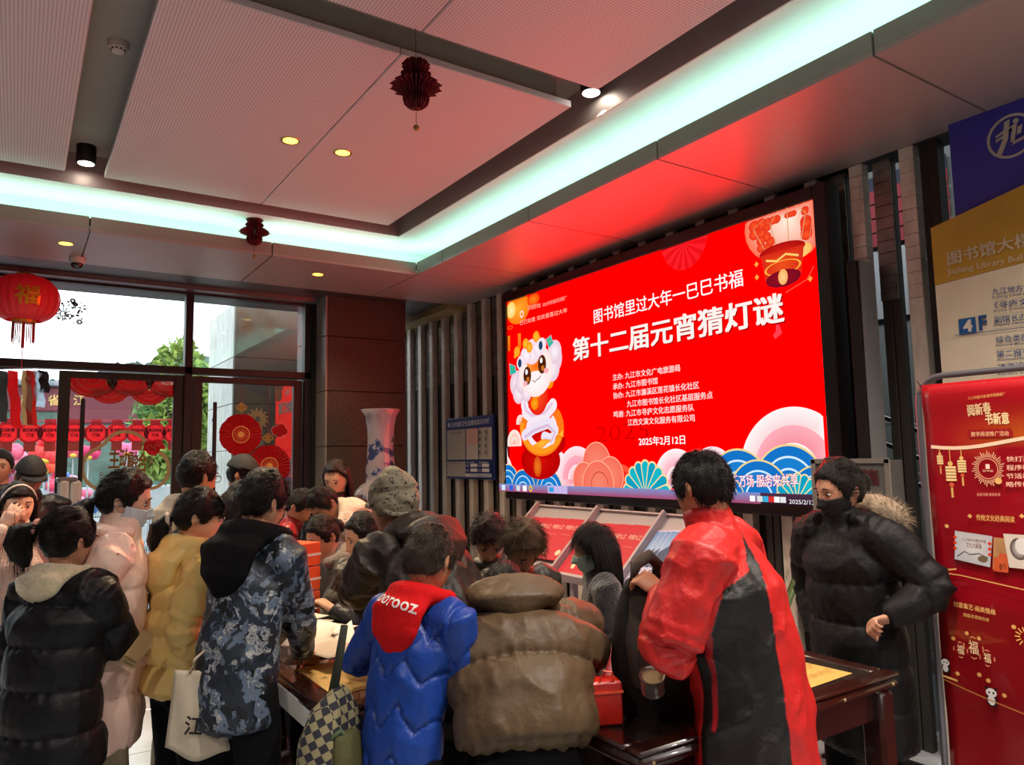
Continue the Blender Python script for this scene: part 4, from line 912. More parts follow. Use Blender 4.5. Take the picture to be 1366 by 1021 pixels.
# wooded hillside
hl = empty('hillside', (10, 80, 0), kind='structure'); rng = np.random.RandomState(11)
V = []; F = []; NXh = 150; NYh = 46
for j in range(NYh+1):
    for i in range(NXh+1):
        x = -80+160*i/NXh; t = j/NYh; y = -14+50*t; h = 17*t**.7*(1+.15*math.sin(x*.07+1)+.1*math.sin(x*.19))*(1-.25*math.exp(-((x+2)/22)**2)); h += .9*math.sin(x*2.1+j*.9)*math.sin(j*2.3+x*1.3)*min(1, t*4)+rng.uniform(-.5, .5)*min(1, t*4); V.append((x, y, max(h, -.2)))
for j in range(NYh):
    for i in range(NXh): F.append((j*(NXh+1)+i, j*(NXh+1)+i+1, (j+1)*(NXh+1)+i+1, (j+1)*(NXh+1)+i))
o = MB().add(V, F).build('wooded_slope', mat('hazy_woodland', '22362c', .9, col2='3a5048', vscale=.6), hl, smooth=2)
# trees
def tree(x, y, h, r, label, col, seed):
    e = empty('leafy_tree', (x, y, 0), label=label, cat='tree'); rg = np.random.RandomState(seed)
    mb = MB(); mb.tube([(0, 0, 0), (.05, 0, h*.3), (0, .1, h*.6), (.1, 0, h*.8)], [.16, .12, .08, .04], 8)
    for i in range(7): a = i*.9; mb.tube([(0, 0, h*(.3+.05*i)), (r*.6*math.cos(a), r*.6*math.sin(a), h*(.5+.05*i))], [.06, .02], 6)
    mb.build('trunk', mat('bark', '4a4034', .9), e)
    V = []; F = []; N = 5200
    cs_ = [(rg.uniform(-.6, .6)*r, rg.uniform(-.6, .6)*r, h*(.45+.5*rg.rand()), r*rg.uniform(.3, .55)) for _ in range(16)]
    for i in range(N):
        c = cs_[rg.randint(16)]; d = rg.normal(size=3); d /= np.linalg.norm(d); p = np.array(c[:3])+d*c[3]*rg.uniform(.6, 1.05); s1 = rg.normal(size=3)*.07; s2 = rg.normal(size=3)*.07
        V += [p, p+s1, p+s1+s2, p+s2]; F.append((4*i, 4*i+1, 4*i+2, 4*i+3))
    o = MB().add(V, F).build('foliage', mat('foliage_'+col, col, .8, vary=.35, vscale=1.5), e); o['kind'] = 'stuff'
P = atY(243, 500, 14); tree(P[0]+.15, 14, 3.7, .8, 'yellow-green leafy tree outside, left of the outer stone pillar', '7c9440', 3)
P = atY(226, 560, 20); tree(P[0]+.35, 20, 3.3, 1.1, 'green leafy tree outside behind the cloud-shaped door sticker', '5c8048', 5)
# string of flat red lantern plaques
yl3 = 12.5
stg = empty('lantern_string', (0, yl3, 0), label='thin red cord strung outside with lantern plaques', cat='cord')
a, b = atY(-40, 562, yl3), atY(236, 560, yl3)
MB().tube([(a[0], 0, a[2]), ((a[0]+b[0])/2, 0, (a[2]+b[2])/2-.01), (b[0], 0, b[2])], .008, 5).build('cord', mat('red_plaque', 'c8202c', .6), stg)
for i, px in enumerate((-16, 9, 40, 67, 99, 128, 156, 183, 207, 231)):
    P = atY(px, 578, yl3); e = empty('lantern_plaque', tuple(P), label='flat red lantern-shaped plaque on the outdoor cord, '+ORD[i]+' of ten', cat='lantern', group='lantern plaques outside the entrance')
    A = Art((0, 0, 0), (1, 0, 0), (0, 0, 1), .002); A.disc(0, 0, .155, .15, 'f02834', 'ff3840'); A.rect(-.07, .13, .07, .2, 'b81824'); A.rect(-.07, -.26, .07, -.13, 'a83828'); A.ring(0, 0, .125, .135, 'a81420')
    A.text('喜迎新春', -.09, .02, .09, .02, .05, '801018'); A.text('灯谜', -.05, -.05, .05, -.05, .05, '801018')
    o = A.build('plaque', PAPER, e); o.modifiers.new('s', 'SOLIDIFY').thickness = .012
# hanging riddle strips near the left edge
for i, (px, py, dy, col, lab) in enumerate(((3, 535, 55, '6c6864', 'dark narrow'), (16, 525, 62, 'f02030', 'red tilted'), (36, 528, 60, 'd8b890', 'tan'), (42, 530, 60, 'e84030', 'red and tan'), (52, 525, 40, 'e8f0f8', 'pale'), (58, 515, 24, '503030', 'short dark'))):
    P = atY(px, 494, 8.3); e = empty('hanging_strip', tuple(P), label=lab+' paper riddle strip hanging outside near the left edge of the frame', cat='paper strip')
    L = dy*8.5/995; tl_ = .06 if i == 1 else .02
    mb = MB(); V = []; F = []
    for j in range(7): t = j/6; V += [(-.04+tl_*t+.008*math.sin(j*2+i), .02*math.sin(j), -L*t), (.04+tl_*t+.008*math.sin(j*2+i), .02*math.sin(j+1), -L*t-.01)]
    for j in range(6): F.append((2*j, 2*j+1, 2*j+3, 2*j+2))
    o = mb.add(V, F, lin(col)).build('strip', PAPER, e); o.modifiers.new('s', 'SOLIDIFY').thickness = .003
    MB().tube([(0, 0, 0), (0, 0, .06)], .003, 5).build('loop', M_black, e)
P0, P1 = atY(-30, 492, 8.3), atY(62, 490, 8.3)
rl = MB().tube([(P0[0]-P1[0], 0, P0[2]-P1[2]), (0, 0, 0)], .012, 8).build('strip_rail', M_black, None, loc=tuple(P1)); tag(rl, 'thin dark rail outside carrying the hanging riddle strips', 'rail')
# pink blossom arch and round flower lanterns further out
ar = empty('blossom_arch', tuple(atY(115, 655, 17)*np.array((1, 1, 0))), label='pink and blue blossom arch outside behind the left door', cat='arch')
mb = MB(); rg = np.random.RandomState(4)
for i in range(120):
    t = math.radians(rg.uniform(15, 165)); r = 1.15+rg.uniform(-.2, .2); q_ = lin(('e04868', 'f080a0', 'e83050', 'f0a0c0', '5080c0')[rg.randint(5)]); mb.ball((-1.15+r*math.cos(t), rg.uniform(-.2, .2), .35+1.35*r*math.sin(t)*.8), rg.uniform(.08, .15), 7, 5, q_)
mb.build('blossoms', VC, ar, smooth=2)
for x_a in (-2.4, -.1): MB().box((x_a, -.1, 0), (x_a+.2, .1, .7)).build('arch_foot', mat('arch_blue', '4a74b0', .6), ar)
for i, (px, py, r) in enumerate(((12, 603, .22), (60, 607, .25), (67, 592, .2), (170, 600, .2), (60, 622, .2), (118, 604, .2), (8, 618, .2), (98, 602, .18))):
    P = atY(px, py, 16); e = empty('flower_lantern', tuple(P), label=('pink', 'coral red', 'red', 'pink and yellow', 'orange red', 'magenta', 'small pink', 'rose')[i]+' round flower lantern floating on the outdoor display, '+('far left', 'beside the cap', 'above the coral one', 'inside the cloud sticker', 'lowest by the cap', 'left of the pull handle', 'lowest at far left', 'by the door jamb')[i], cat='lantern', group='flower lanterns of the outdoor display')
    mb = MB()
    for k_ in range(10): t = k_*.628; mb.ball((r*.55*math.cos(t), r*.2*math.sin(t), r*.2*math.sin(2*t)), (r*.5, r*.3, r*.5), 10, 7, lin(('f06080', 'e83838', 'e02430', 'f070a0', 'f05030', 'd83068', 'f08098', 'e85070')[i]))
    mb.ball((0, -.05, -r*.45), (r*.35, r*.3, r*.25), 10, 7, lin('f0c040')); mb.build('petals', VC, e, smooth=2)
    MB().tube([(0, 0, -r*.5), (0, 0, -P[2])], .015, 6).build('stake', mat('pale_post', 'b0b4b8', .6), e)
lk = box('pale_canal', (-30, 27, -.012), (40, 58, .02), mat('pale_water', '38464c', .5)); tag(lk, kind='structure')
# ------------------------------------------------------------------ people
TS = bpy.data.scenes.new('work')
def loft(pts, rad, side=(1, 0, 0), n=16, cap=.8):
    """closed tube through pts with elliptic sections rad=[(a,b)..]; a along side"""
    pts = [np.array(p, float) for p in pts]; rad = [(r, r) if not hasattr(r, '__len__') else r for r in rad]; side = np.array(side, float)
    def tan(i): t = pts[min(i+1, len(pts)-1)]-pts[max(i-1, 0)]; return t/max(np.linalg.norm(t), 1e-9)
    P, Rr, Tn = [], [], []
    t0, t1 = tan(0), tan(len(pts)-1)
    for a in (1.45, 1.05, .55): m = min(rad[0]); P.append(pts[0]-t0*m*cap*math.sin(a)); Rr.append((rad[0][0]*math.cos(a), rad[0][1]*math.cos(a))); Tn.append(t0)
    for i, p in enumerate(pts): P.append(p); Rr.append(rad[i]); Tn.append(tan(i))
    for a in (.55, 1.05, 1.45): m = min(rad[-1]); P.append(pts[-1]+t1*m*cap*math.sin(a)); Rr.append((rad[-1][0]*math.cos(a), rad[-1][1]*math.cos(a))); Tn.append(t1)
    V = []
    for p, r, t in zip(P, Rr, Tn):
        s_ = side-np.dot(side, t)*t
        if np.linalg.norm(s_) < .05: s_ = np.array((0, 1, .0))-t*t[1]
        s_ /= np.linalg.norm(s_); b = np.cross(t, s_)
        for k in range(n): a = 2*math.pi*k/n; V.append(p+s_*r[0]*math.cos(a)+b*r[1]*math.sin(a))
    F = [tuple(range(n-1, -1, -1)), tuple((len(P)-1)*n+k for k in range(n))]
    for i in range(len(P)-1):
        for k in range(n): F.append((i*n+k, i*n+(k+1) % n, (i+1)*n+(k+1) % n, (i+1)*n+k))
    return np.array(V), F
class Soup:
    def __init__(s): s.V = []; s.F = []; s.n = 0
    def add(s, VF): V, F = VF; s.V.append(np.asarray(V, float)); s.F += [tuple(i+s.n for i in f) for f in F]; s.n += len(V); return s
    def arr(s): return np.concatenate(s.V), s.F
def remesh(soup, voxel, smooth=4, deci=0):
    V, F = soup.arr(); me = bpy.data.meshes.new('tmp'); me.from_pydata(V.tolist(), [], F); me.update()
    o = bpy.data.objects.new('tmp', me); TS.collection.objects.link(o)
    m = o.modifiers.new('r', 'REMESH'); m.mode = 'VOXEL'; m.voxel_size = voxel; m.adaptivity = 0
    if smooth: q_ = o.modifiers.new('s', 'SMOOTH'); q_.iterations = smooth; q_.factor = .5
    if deci: q_ = o.modifiers.new('d', 'DECIMATE'); q_.ratio = deci
    
    with bpy.context.temp_override(scene=TS, view_layer=TS.view_layers[0]):
        dg = bpy.context.evaluated_depsgraph_get(); dg.update(); ne = bpy.data.meshes.new_from_object(o.evaluated_get(dg))
    bpy.data.objects.remove(o); bpy.data.meshes.remove(me)
    return ne
def getco(me): a = np.empty(len(me.vertices)*3, 'f'); me.vertices.foreach_get('co', a); return a.reshape(-1, 3).astype(float)
def setco(me, V): me.vertices.foreach_set('co', V.astype('f').ravel()); me.update()
def normals(me): a = np.empty(len(me.vertices)*3, 'f'); me.vertex_normals.foreach_get('vector', a); return a.reshape(-1, 3).astype(float)
def fbm(P, sc_, seed=0, oct_=3):
    rg = np.random.RandomState(seed); out = np.zeros(len(P)); amp = 1
    for o in range(oct_):
        ac = np.zeros(len(P))
        for k in range(5): d = rg.normal(size=3); d /= np.linalg.norm(d); ac += np.sin(P@d*sc_*(2**o)*rg.uniform(.7, 1.4)+rg.uniform(0, 6.28)+1.3*np.sin(P@rg.normal(size=3)*sc_*.5*(2**o)+rg.uniform(0, 6)))
        out += amp*ac/5; amp *= .55
    return out
def setcol(me, C):
    a = me.color_attributes.new('Col', 'FLOAT_COLOR', 'POINT'); c = np.ones((len(me.vertices), 4), 'f'); c[:, :3] = C; a.data.foreach_set('color', c.ravel())
def addmesh(name, me, m, parent, label=None):
    me.name = name; me.materials.clear(); me.materials.append(m); me.shade_smooth(); o = obj_from(name, me, parent)
    if label: o['label'] = label
    return o

# ---- head (local frame: x right, y forward, z up, metres, centre between chin and crown)
def headshape(d, face=1.0):
    d = np.asarray(d, float); d = d/np.linalg.norm(d, axis=-1, keepdims=True)
    x = d[..., 0]*.077; y = d[..., 1]*.096; z = d[..., 2]*.117
    t = np.clip(-z/.117, 0, 1); x = x*(1-.24*t**1.6); y = np.where(y < 0, y*(1-.35*t), y*(1-.10*t)); y = y+.040*t**2
    u = np.clip(z/.117, 0, 1); y = y-.010*u**2; x = x*(1+.03*np.exp(-((z-.04)/.04)**2))
    if face:
        fr = np.clip((y-.03)/.04, 0, 1)
        ax = np.abs(x)
        prof = np.clip((.028-z)/.058, 0, 1)**1.2*np.clip((z+.046)/.012, 0, 1)
        y = y+fr*(.023*np.exp(-(x/.011)**2)*prof+.007*np.exp(-(x/.019)**2-((z+.034)/.010)**2)-.009*np.exp(-((ax-.032)/.018)**2-((z-.008)/.013)**2)+.004*np.exp(-((ax-.03)/.022)**2-((z-.030)/.008)**2)
            +.004*np.exp(-((ax-.042)/.018)**2-((z+.028)/.02)**2)+.0085*np.exp(-(x/.022)**2)*(np.exp(-((z+.057)/.0055)**2)+np.exp(-((z+.070)/.006)**2))+.008*np.exp(-(x/.024)**2-((z+.100)/.014)**2)-.004*np.exp(-(x/.026)**2-((z+.0635)/.003)**2))
    return np.stack([x, y, z], -1)
def uvdirs(n, m):
    D = []; F = []
    for i in range(m+1):
        a = math.pi*(i+.02)/(m+.04)
        for k in range(n): b = 2*math.pi*k/n; D.append((math.sin(a)*math.cos(b), math.sin(a)*math.sin(b), -math.cos(a)))
    for i in range(m):
        for k in range(n): F.append((i*n+k, i*n+(k+1) % n, (i+1)*n+(k+1) % n, (i+1)*n+k))
    F += [tuple(range(n-1, -1, -1)), tuple(m*n+k for k in range(n))]
    return np.array(D), F
HD, HF = uvdirs(72, 60)
HEADV = headshape(HD)
def smst(x): x = np.clip(x, 0, 1); return x*x*(3-2*x)
def hairmask(D, front=.072, temple=.035, side=-.005, back=-.075, soft=.014):
    P = headshape(D, 0); an = np.abs(np.degrees(np.arctan2(D[:, 0], D[:, 1])))
    line = np.interp(an, [0, 35, 55, 68, 80, 96, 106, 130, 180], [front, front*.85+temple*.15, temple, side-.012, side-.022, side+.012, side-.035, back*.85, back])
    return smst((P[:, 2]-line)/soft+.5)
def rot(yaw, pitch, roll=0):
    """head/torso frame: yaw as compass angle (0=+Y, 90=+X), pitch forward/down"""
    y, p, r = math.radians(yaw), math.radians(pitch), math.radians(roll)
    Rz = np.array([[math.cos(y), math.sin(y), 0], [-math.sin(y), math.cos(y), 0], [0, 0, 1]])
    Rx = np.array([[1, 0, 0], [0, math.cos(p), math.sin(p)], [0, -math.sin(p), math.cos(p)]])
    Ry = np.array([[math.cos(r), 0, math.sin(r)], [0, 1, 0], [-math.sin(r), 0, math.cos(r)]])
    return Rz@Rx@Ry
def strands(roots, dirs, L, w, droop, seg=3, seed=0):
    """thin tapered blades; roots Nx3, dirs Nx3"""
    rg = np.random.RandomState(seed); N = len(roots); V = []; F = []
    up = rg.normal(size=(N, 3)); sd = np.cross(dirs, up); sd /= np.maximum(np.linalg.norm(sd, axis=1, keepdims=True), 1e-6)
    LL = L*rg.uniform(.6, 1.15, size=(N, 1)) if np.isscalar(L) else L[:, None]*rg.uniform(.8, 1.1, size=(N, 1))
    rows = []
    for j in range(seg+1):
        t = j/seg; p = roots+dirs*LL*t+np.array([0, 0, -1])*LL*droop*t*t; ww = w*(1-t*.92)/2; rows.append(p-sd*ww); rows.append(p+sd*ww)
    V = np.stack(rows, 1).reshape(-1, 3); K = 2*(seg+1)
    F = [(i*K+2*j, i*K+2*j+1, i*K+2*j+3, i*K+2*j+2) for i in range(N) for j in range(seg)]
    return V, F
def hair_mat(name, c, rough=.38):
    if name in MATS: return MATS[name]
    m = mat(name, c, rough, 0, bump=.8, bscale=22, stretch=(16, 16, 1.0), spec=.35); return m
H_black = hair_mat('black_hair', '0a0807'); H_brown = hair_mat('dark_brown_hair', '160d0a'); H_grey = hair_mat('greying_hair', '383026'); H_red = hair_mat('reddish_brown_hair', '22100d')
def skin_mat():
    m = vcmat('skin', .52, spec=.4, bump=.12, bscale=180); b = m.node_tree.nodes['Principled BSDF']; b.inputs['Subsurface Weight'].default_value = .12
    b.inputs['Subsurface Radius'].default_value = (.012, .004, .002); return m
SKIN = skin_mat()
EYE = mat('eye_white', 'cfc6c0', .2); IRIS = mat('dark_iris', '120a08', .1)

def hand(soup, W, D, Nn, sgn, s, curl=.5, spread=1.0, fist=False):
    """W wrist, D forearm direction, Nn palm normal; sgn +1: thumb on the +side"""
    W, D, Nn = [np.array(v, float) for v in (W, D, Nn)]; D /= np.linalg.norm(D); Nn = Nn-D*np.dot(D, Nn); Nn /= np.linalg.norm(Nn); S_ = np.cross(D, Nn)*sgn
    soup.add(loft([W-D*.03*s, W+D*.01*s, W+D*.045*s, W+D*.082*s], [(.024*s, .020*s), (.030*s, .019*s), (.040*s, .016*s), (.040*s, .014*s)], S_, 12))
    if fist: curl = 1.55
    for off, L, r in ((.030, .070, .0088), (.010, .078, .0092), (-.010, .072, .0088), (-.029, .056, .0078)):
        b = W+D*.078*s+S_*off*s*(1+.1*spread); a = 0; p = b; pts = [b-D*.02*s]; rr = [r*s]; pts.append(b); rr.append(r*s*1.05)
        fan = S_*(off*2.2*spread)
        for q_, ln in ((curl*.55, .42), (curl*.75, .33), (curl*.6, .25)):
            a += q_; d = D*math.cos(a)+Nn*math.sin(a)+fan*max(0, math.cos(a)); d /= np.linalg.norm(d); p = p+d*L*s*ln; pts.append(p); rr.append(r*s*.93)
        rr[-1] = r*s*.78; soup.add(loft(pts, rr, S_, 8))
    b = W+D*.022*s+S_*.026*s; d1 = D*.62+S_*.62+Nn*(.35+curl*.3); d1 /= np.linalg.norm(d1); d2 = D*.85+S_*(.25-curl*.2)+Nn*(.25+curl*.4); d2 /= np.linalg.norm(d2)
    soup.add(loft([b, b+d1*.034*s, b+d1*.034*s+d2*.028*s, b+d1*.034*s+d2*.05*s], [.0125*s, .0115*s, .0100*s, .0080*s], Nn, 8))
def ik(A, B, l1, l2, hint):
    A, B, hint = [np.array(v, float) for v in (A, B, hint)]; d = B-A; L = np.linalg.norm(d); 
    if L > (l1+l2)*.985: B = A+d/L*(l1+l2)*.985; d = B-A; L = np.linalg.norm(d)
    a = (l1*l1-l2*l2+L*L)/(2*L); h = math.sqrt(max(l1*l1-a*a, 0)); u_ = d/L; v = hint-u_*np.dot(hint, u_); v /= max(np.linalg.norm(v), 1e-6)
    return A+u_*a+v*h, B

def spine(H, lean, twist_end=0):
    """returns joints in the body frame (y forward): pelvis, waist, chest, neck base, and head centre offset"""
    th = [lean*.45, lean*.85, lean*1.0, lean*.75]; L = [.095, .12, .095, .035]; P = [np.array((0, 0, 0.))]; T = []
    for a, l in zip(th, L): a = math.radians(a); d = np.array((0, math.sin(a), math.cos(a))); T.append(d); P.append(P[-1]+d*l*H)
    return P, T

def person(label, head, yaw, lean=5, hyaw=None, hpitch=8, hroll=0, seated=False, H=None, hs=1.0, skin='c08e72', far=False,
           hair=None, jacket=None, trousers=('141418', 'plain'), hands=None, extra=None, group=None, hem=.0, voxel=None, shoe='1a1a1c', foot=None, face=True, side_lean=0, elbow=None, category='person'):
    """head = world position of the head centre; the figure is built down from it to the floor (or the stool)"""
    head = np.array(head, float); hyaw = yaw if hyaw is None else hyaw
    P1, T1 = spine(1, lean); Hr = rot(hyaw, hpitch, hroll); Br = rot(yaw, 0)
    nk = P1[4]; hc_off = .066; py = math.radians(lean*.35+hpitch*.25)
    hcv = nk+np.array((0, math.sin(py), math.cos(py)))*hc_off
    if seated:
        pz = .50; H = H or (head[2]-pz)/hcv[2]
    else:
        H = H or head[2]/(.525+hcv[2]); pz = head[2]-hcv[2]*H
    off = Br@(hcv*H); pel = head-off
    root = empty('person', (pel[0], pel[1], 0), label=label, cat=category, group=group)
    O = np.array((pel[0], pel[1], 0))
    def W(p): return (Br@np.array(p, float))+pel-O            # body frame -> root-local
    P = [p*H for p in P1]; T = T1; X = Br@np.array((1, 0, 0.))
    k = H/1.68
    ss = Soup(); vox = voxel or (.0085 if far else .0058)
    hl = head-O; hk = hs*k**.35
    ss.add(((HEADV*hk)@Hr.T+hl, HF))
    for s_ in (-1, 1):
        D_, F_ = uvdirs(12, 8); e_ = D_*np.array((.009, .019, .031)); e_ = e_@rot(-18*s_, -8).T if False else e_
        e_[:, 0] += s_*(.077+.010*(-e_[:, 1]/.019)*1.0)*1.0; e_[:, 1] += -.010; e_[:, 2] += -.006; ss.add((e_*hk@Hr.T+hl, F_))
    nb, nt = W(P[3]), W(P[4]); base = hl+Hr@np.array((0, -.02, -.05))*hk
    ss.add(loft([W(P[3]-T[2]*.03*H), nb, nt*.5+base*.5, base], [.060*k, .056*k, .052*k, .052*k], X, 16))
    ss.add(loft([W(P[0]), W(P[1]), W(P[2]), W(P[3]-T[2]*.02*H)], [(.13*k, .10*k), (.12*k, .09*k), (.145*k, .10*k), (.09*k, .07*k)], X, 14))
    # arms
    ch = W(P[3]-T[2]*.018*H); sh = {}; arm = {}
    side_dir = X
    hands = hands or {}
    for s_, nm in ((-1, 'L'), (1, 'R')):
        S0 = ch+side_dir*s_*.108*H; spec = hands.get(nm, None)
        l1, l2 = .172*H, .150*H
        if spec is None: tgt = W(np.array((s_*.145*H, .04*H+P[2][1]*.6, -.06*H))); pn = -side_dir*s_; hint = Br@np.array((s_*.3, -1, 0)); curl = .5; fist = False
        else:
            tgt = np.array(spec['at'], float)-O if spec.get('world', True) else W(spec['at']); pn = np.array(spec.get('palm', (0, 0, -1)), float); hint = Br@np.array(spec.get('elbow', (s_*.6, -.5, -.8))); curl = spec.get('curl', .6); fist = spec.get('fist', False)
        E_, Wr = ik(S0, tgt, l1, l2, hint); arm[nm] = (S0, E_, Wr); d = (Wr-E_)/np.linalg.norm(Wr-E_)
        hd = np.array(spec['dir'], float) if spec and 'dir' in spec else d
        ss.add(loft([S0, S0*.5+E_*.5, E_, E_*.5+Wr*.5, Wr], [.036*k, .034*k, .028*k, .030*k, .024*k], Br@np.array((0, 0, 1.)), 10))
        hand(ss, Wr, hd, pn, (spec or {}).get('thumb', s_), k*1.0, curl, fist=fist)
    # legs
    legs = []
    for s_ in (-1, 1):
        hp = W((s_*.052*H, 0, -.01*H))
        if seated: kn = hp+Br@np.array((s_*.02, .245*H, -.03)); an = np.array((kn[0], kn[1], .08))+Br@np.array((0, -.03, 0))
        else:
            ft = W((s_*.060*H, .02*H*(1 if s_ > 0 else -1)+ (foot or 0), 0)); an = np.array((ft[0], ft[1], .075)); kn = (hp+an)/2+Br@np.array((0, .018*H, .0)); kn[2] = .275*H+.01
        legs.append((hp, kn, an)); fw = Br@np.array((0, 1, 0.))
        ss.add(loft([hp, hp*.5+kn*.5, kn, kn*.55+an*.45, an], [.078*k, .066*k, .050*k, .050*k, .034*k], X, 10)); ss.add(loft([an-fw*.03*k+np.array((0, 0, -.03)), an+fw*.06*k+np.array((0, 0, -.045)), an+fw*.13*k+np.array((0, 0, -.053))], [(.032*k, .03*k), (.04*k, .024*k), (.036*k, .016*k)], X, 10))
    me = remesh(ss, vox, 3, .55 if not far else .6); V = getco(me)
    hloc = (V-hl)@Hr/hk; c = np.array(lin(skin)); C = np.tile(c, (len(V), 1))
    lips = np.exp(-(hloc[:, 0]/.021)**2-((hloc[:, 2]+.0635)/.0095)**2)*(hloc[:, 1] > .07); C = C*(1-lips[:, None]*.8)+np.array(lin('9c4a44'))*lips[:, None]*.8
    blush = .35*np.exp(-((np.abs(hloc[:, 0])-.045)/.022)**2-((hloc[:, 2]+.03)/.025)**2)*(hloc[:, 1] > .02); C = C*(1-blush[:, None])+C*np.array((1.15, .8, .75))*blush[:, None]
    setcol(me, np.clip(C, 0, 1)); addmesh('body', me, SKIN, root)
    def HW(p): return (np.asarray(p, float)*hk)@Hr.T+hl       # head frame -> root-local
    ctx = dict(root=root, O=O, W=W, HW=HW, P=P, T=T, X=X, Br=Br, Hr=Hr, H=H, k=k, hk=hk, hl=hl, arm=arm, legs=legs, pel=pel, seated=seated)
    if face and not far: eyes(ctx)
    elif face: eyes(ctx)
    if trousers: mk_trousers(ctx, *trousers)
    if jacket: mk_jacket(ctx, **jacket)
    if hair: mk_hair(ctx, **hair)
    for s_, (hp, kn, an) in zip((-1, 1), legs):
        fw = Br@np.array((0, 1, 0.)); q_ = Soup().add(loft([an-fw*.04*k+np.array((0, 0, -.035)), an+fw*.05*k+np.array((0, 0, -.040)), an+fw*.15*k+np.array((0, 0, -.048))], [(.040*k, .038), (.046*k, .033), (.038*k, .022)], X, 14, .5))
        V_, F_ = q_.arr(); V_[:, 2] = np.maximum(V_[:, 2], 0.0); m_ = bpy.data.meshes.new('shoe'); m_.from_pydata(V_.tolist(), [], F_); addmesh('shoe', m_, mat('shoe_'+shoe, shoe, .5), root)
    if extra: extra(ctx)
    return ctx
def eyes(c):
    for s_ in (-1, 1):
        V, F = uvdirs(14, 8); p = V*np.array((.0120, .008, .0055))+np.array((s_*.0315, .0800, .0065)); me = bpy.data.meshes.new('eye'); me.from_pydata(c['HW'](p).tolist(), [], F); addmesh('eye', me, EYE, c['root']); eo = c['root'].children[-1]
        p = V*np.array((.0055, .003, .0055))+np.array((s_*.0315, .0868, .0055)); me = bpy.data.meshes.new('iris'); me.from_pydata(c['HW'](p).tolist(), [], F); o = addmesh('iris', me, IRIS, c['root'])
        # lash line and brow as thin tubes
        for nm, z, y, r, bow in (('eyelash', .0125, .0865, .0016, .003), ('eyebrow', .030, .0925, .0030, .004)):
            pts = [c['HW']((s_*(.0315+t*.017), y-.35*abs(t+.1*1)*.016-.0, z+bow*(1-t*t)-.0015*t)) for t in np.linspace(-1, 1, 6)]
            MB().tube(pts, [r*.6, r, r, r, r*.8, r*.4], 6).build(nm, H_black, c['root'], smooth=2)
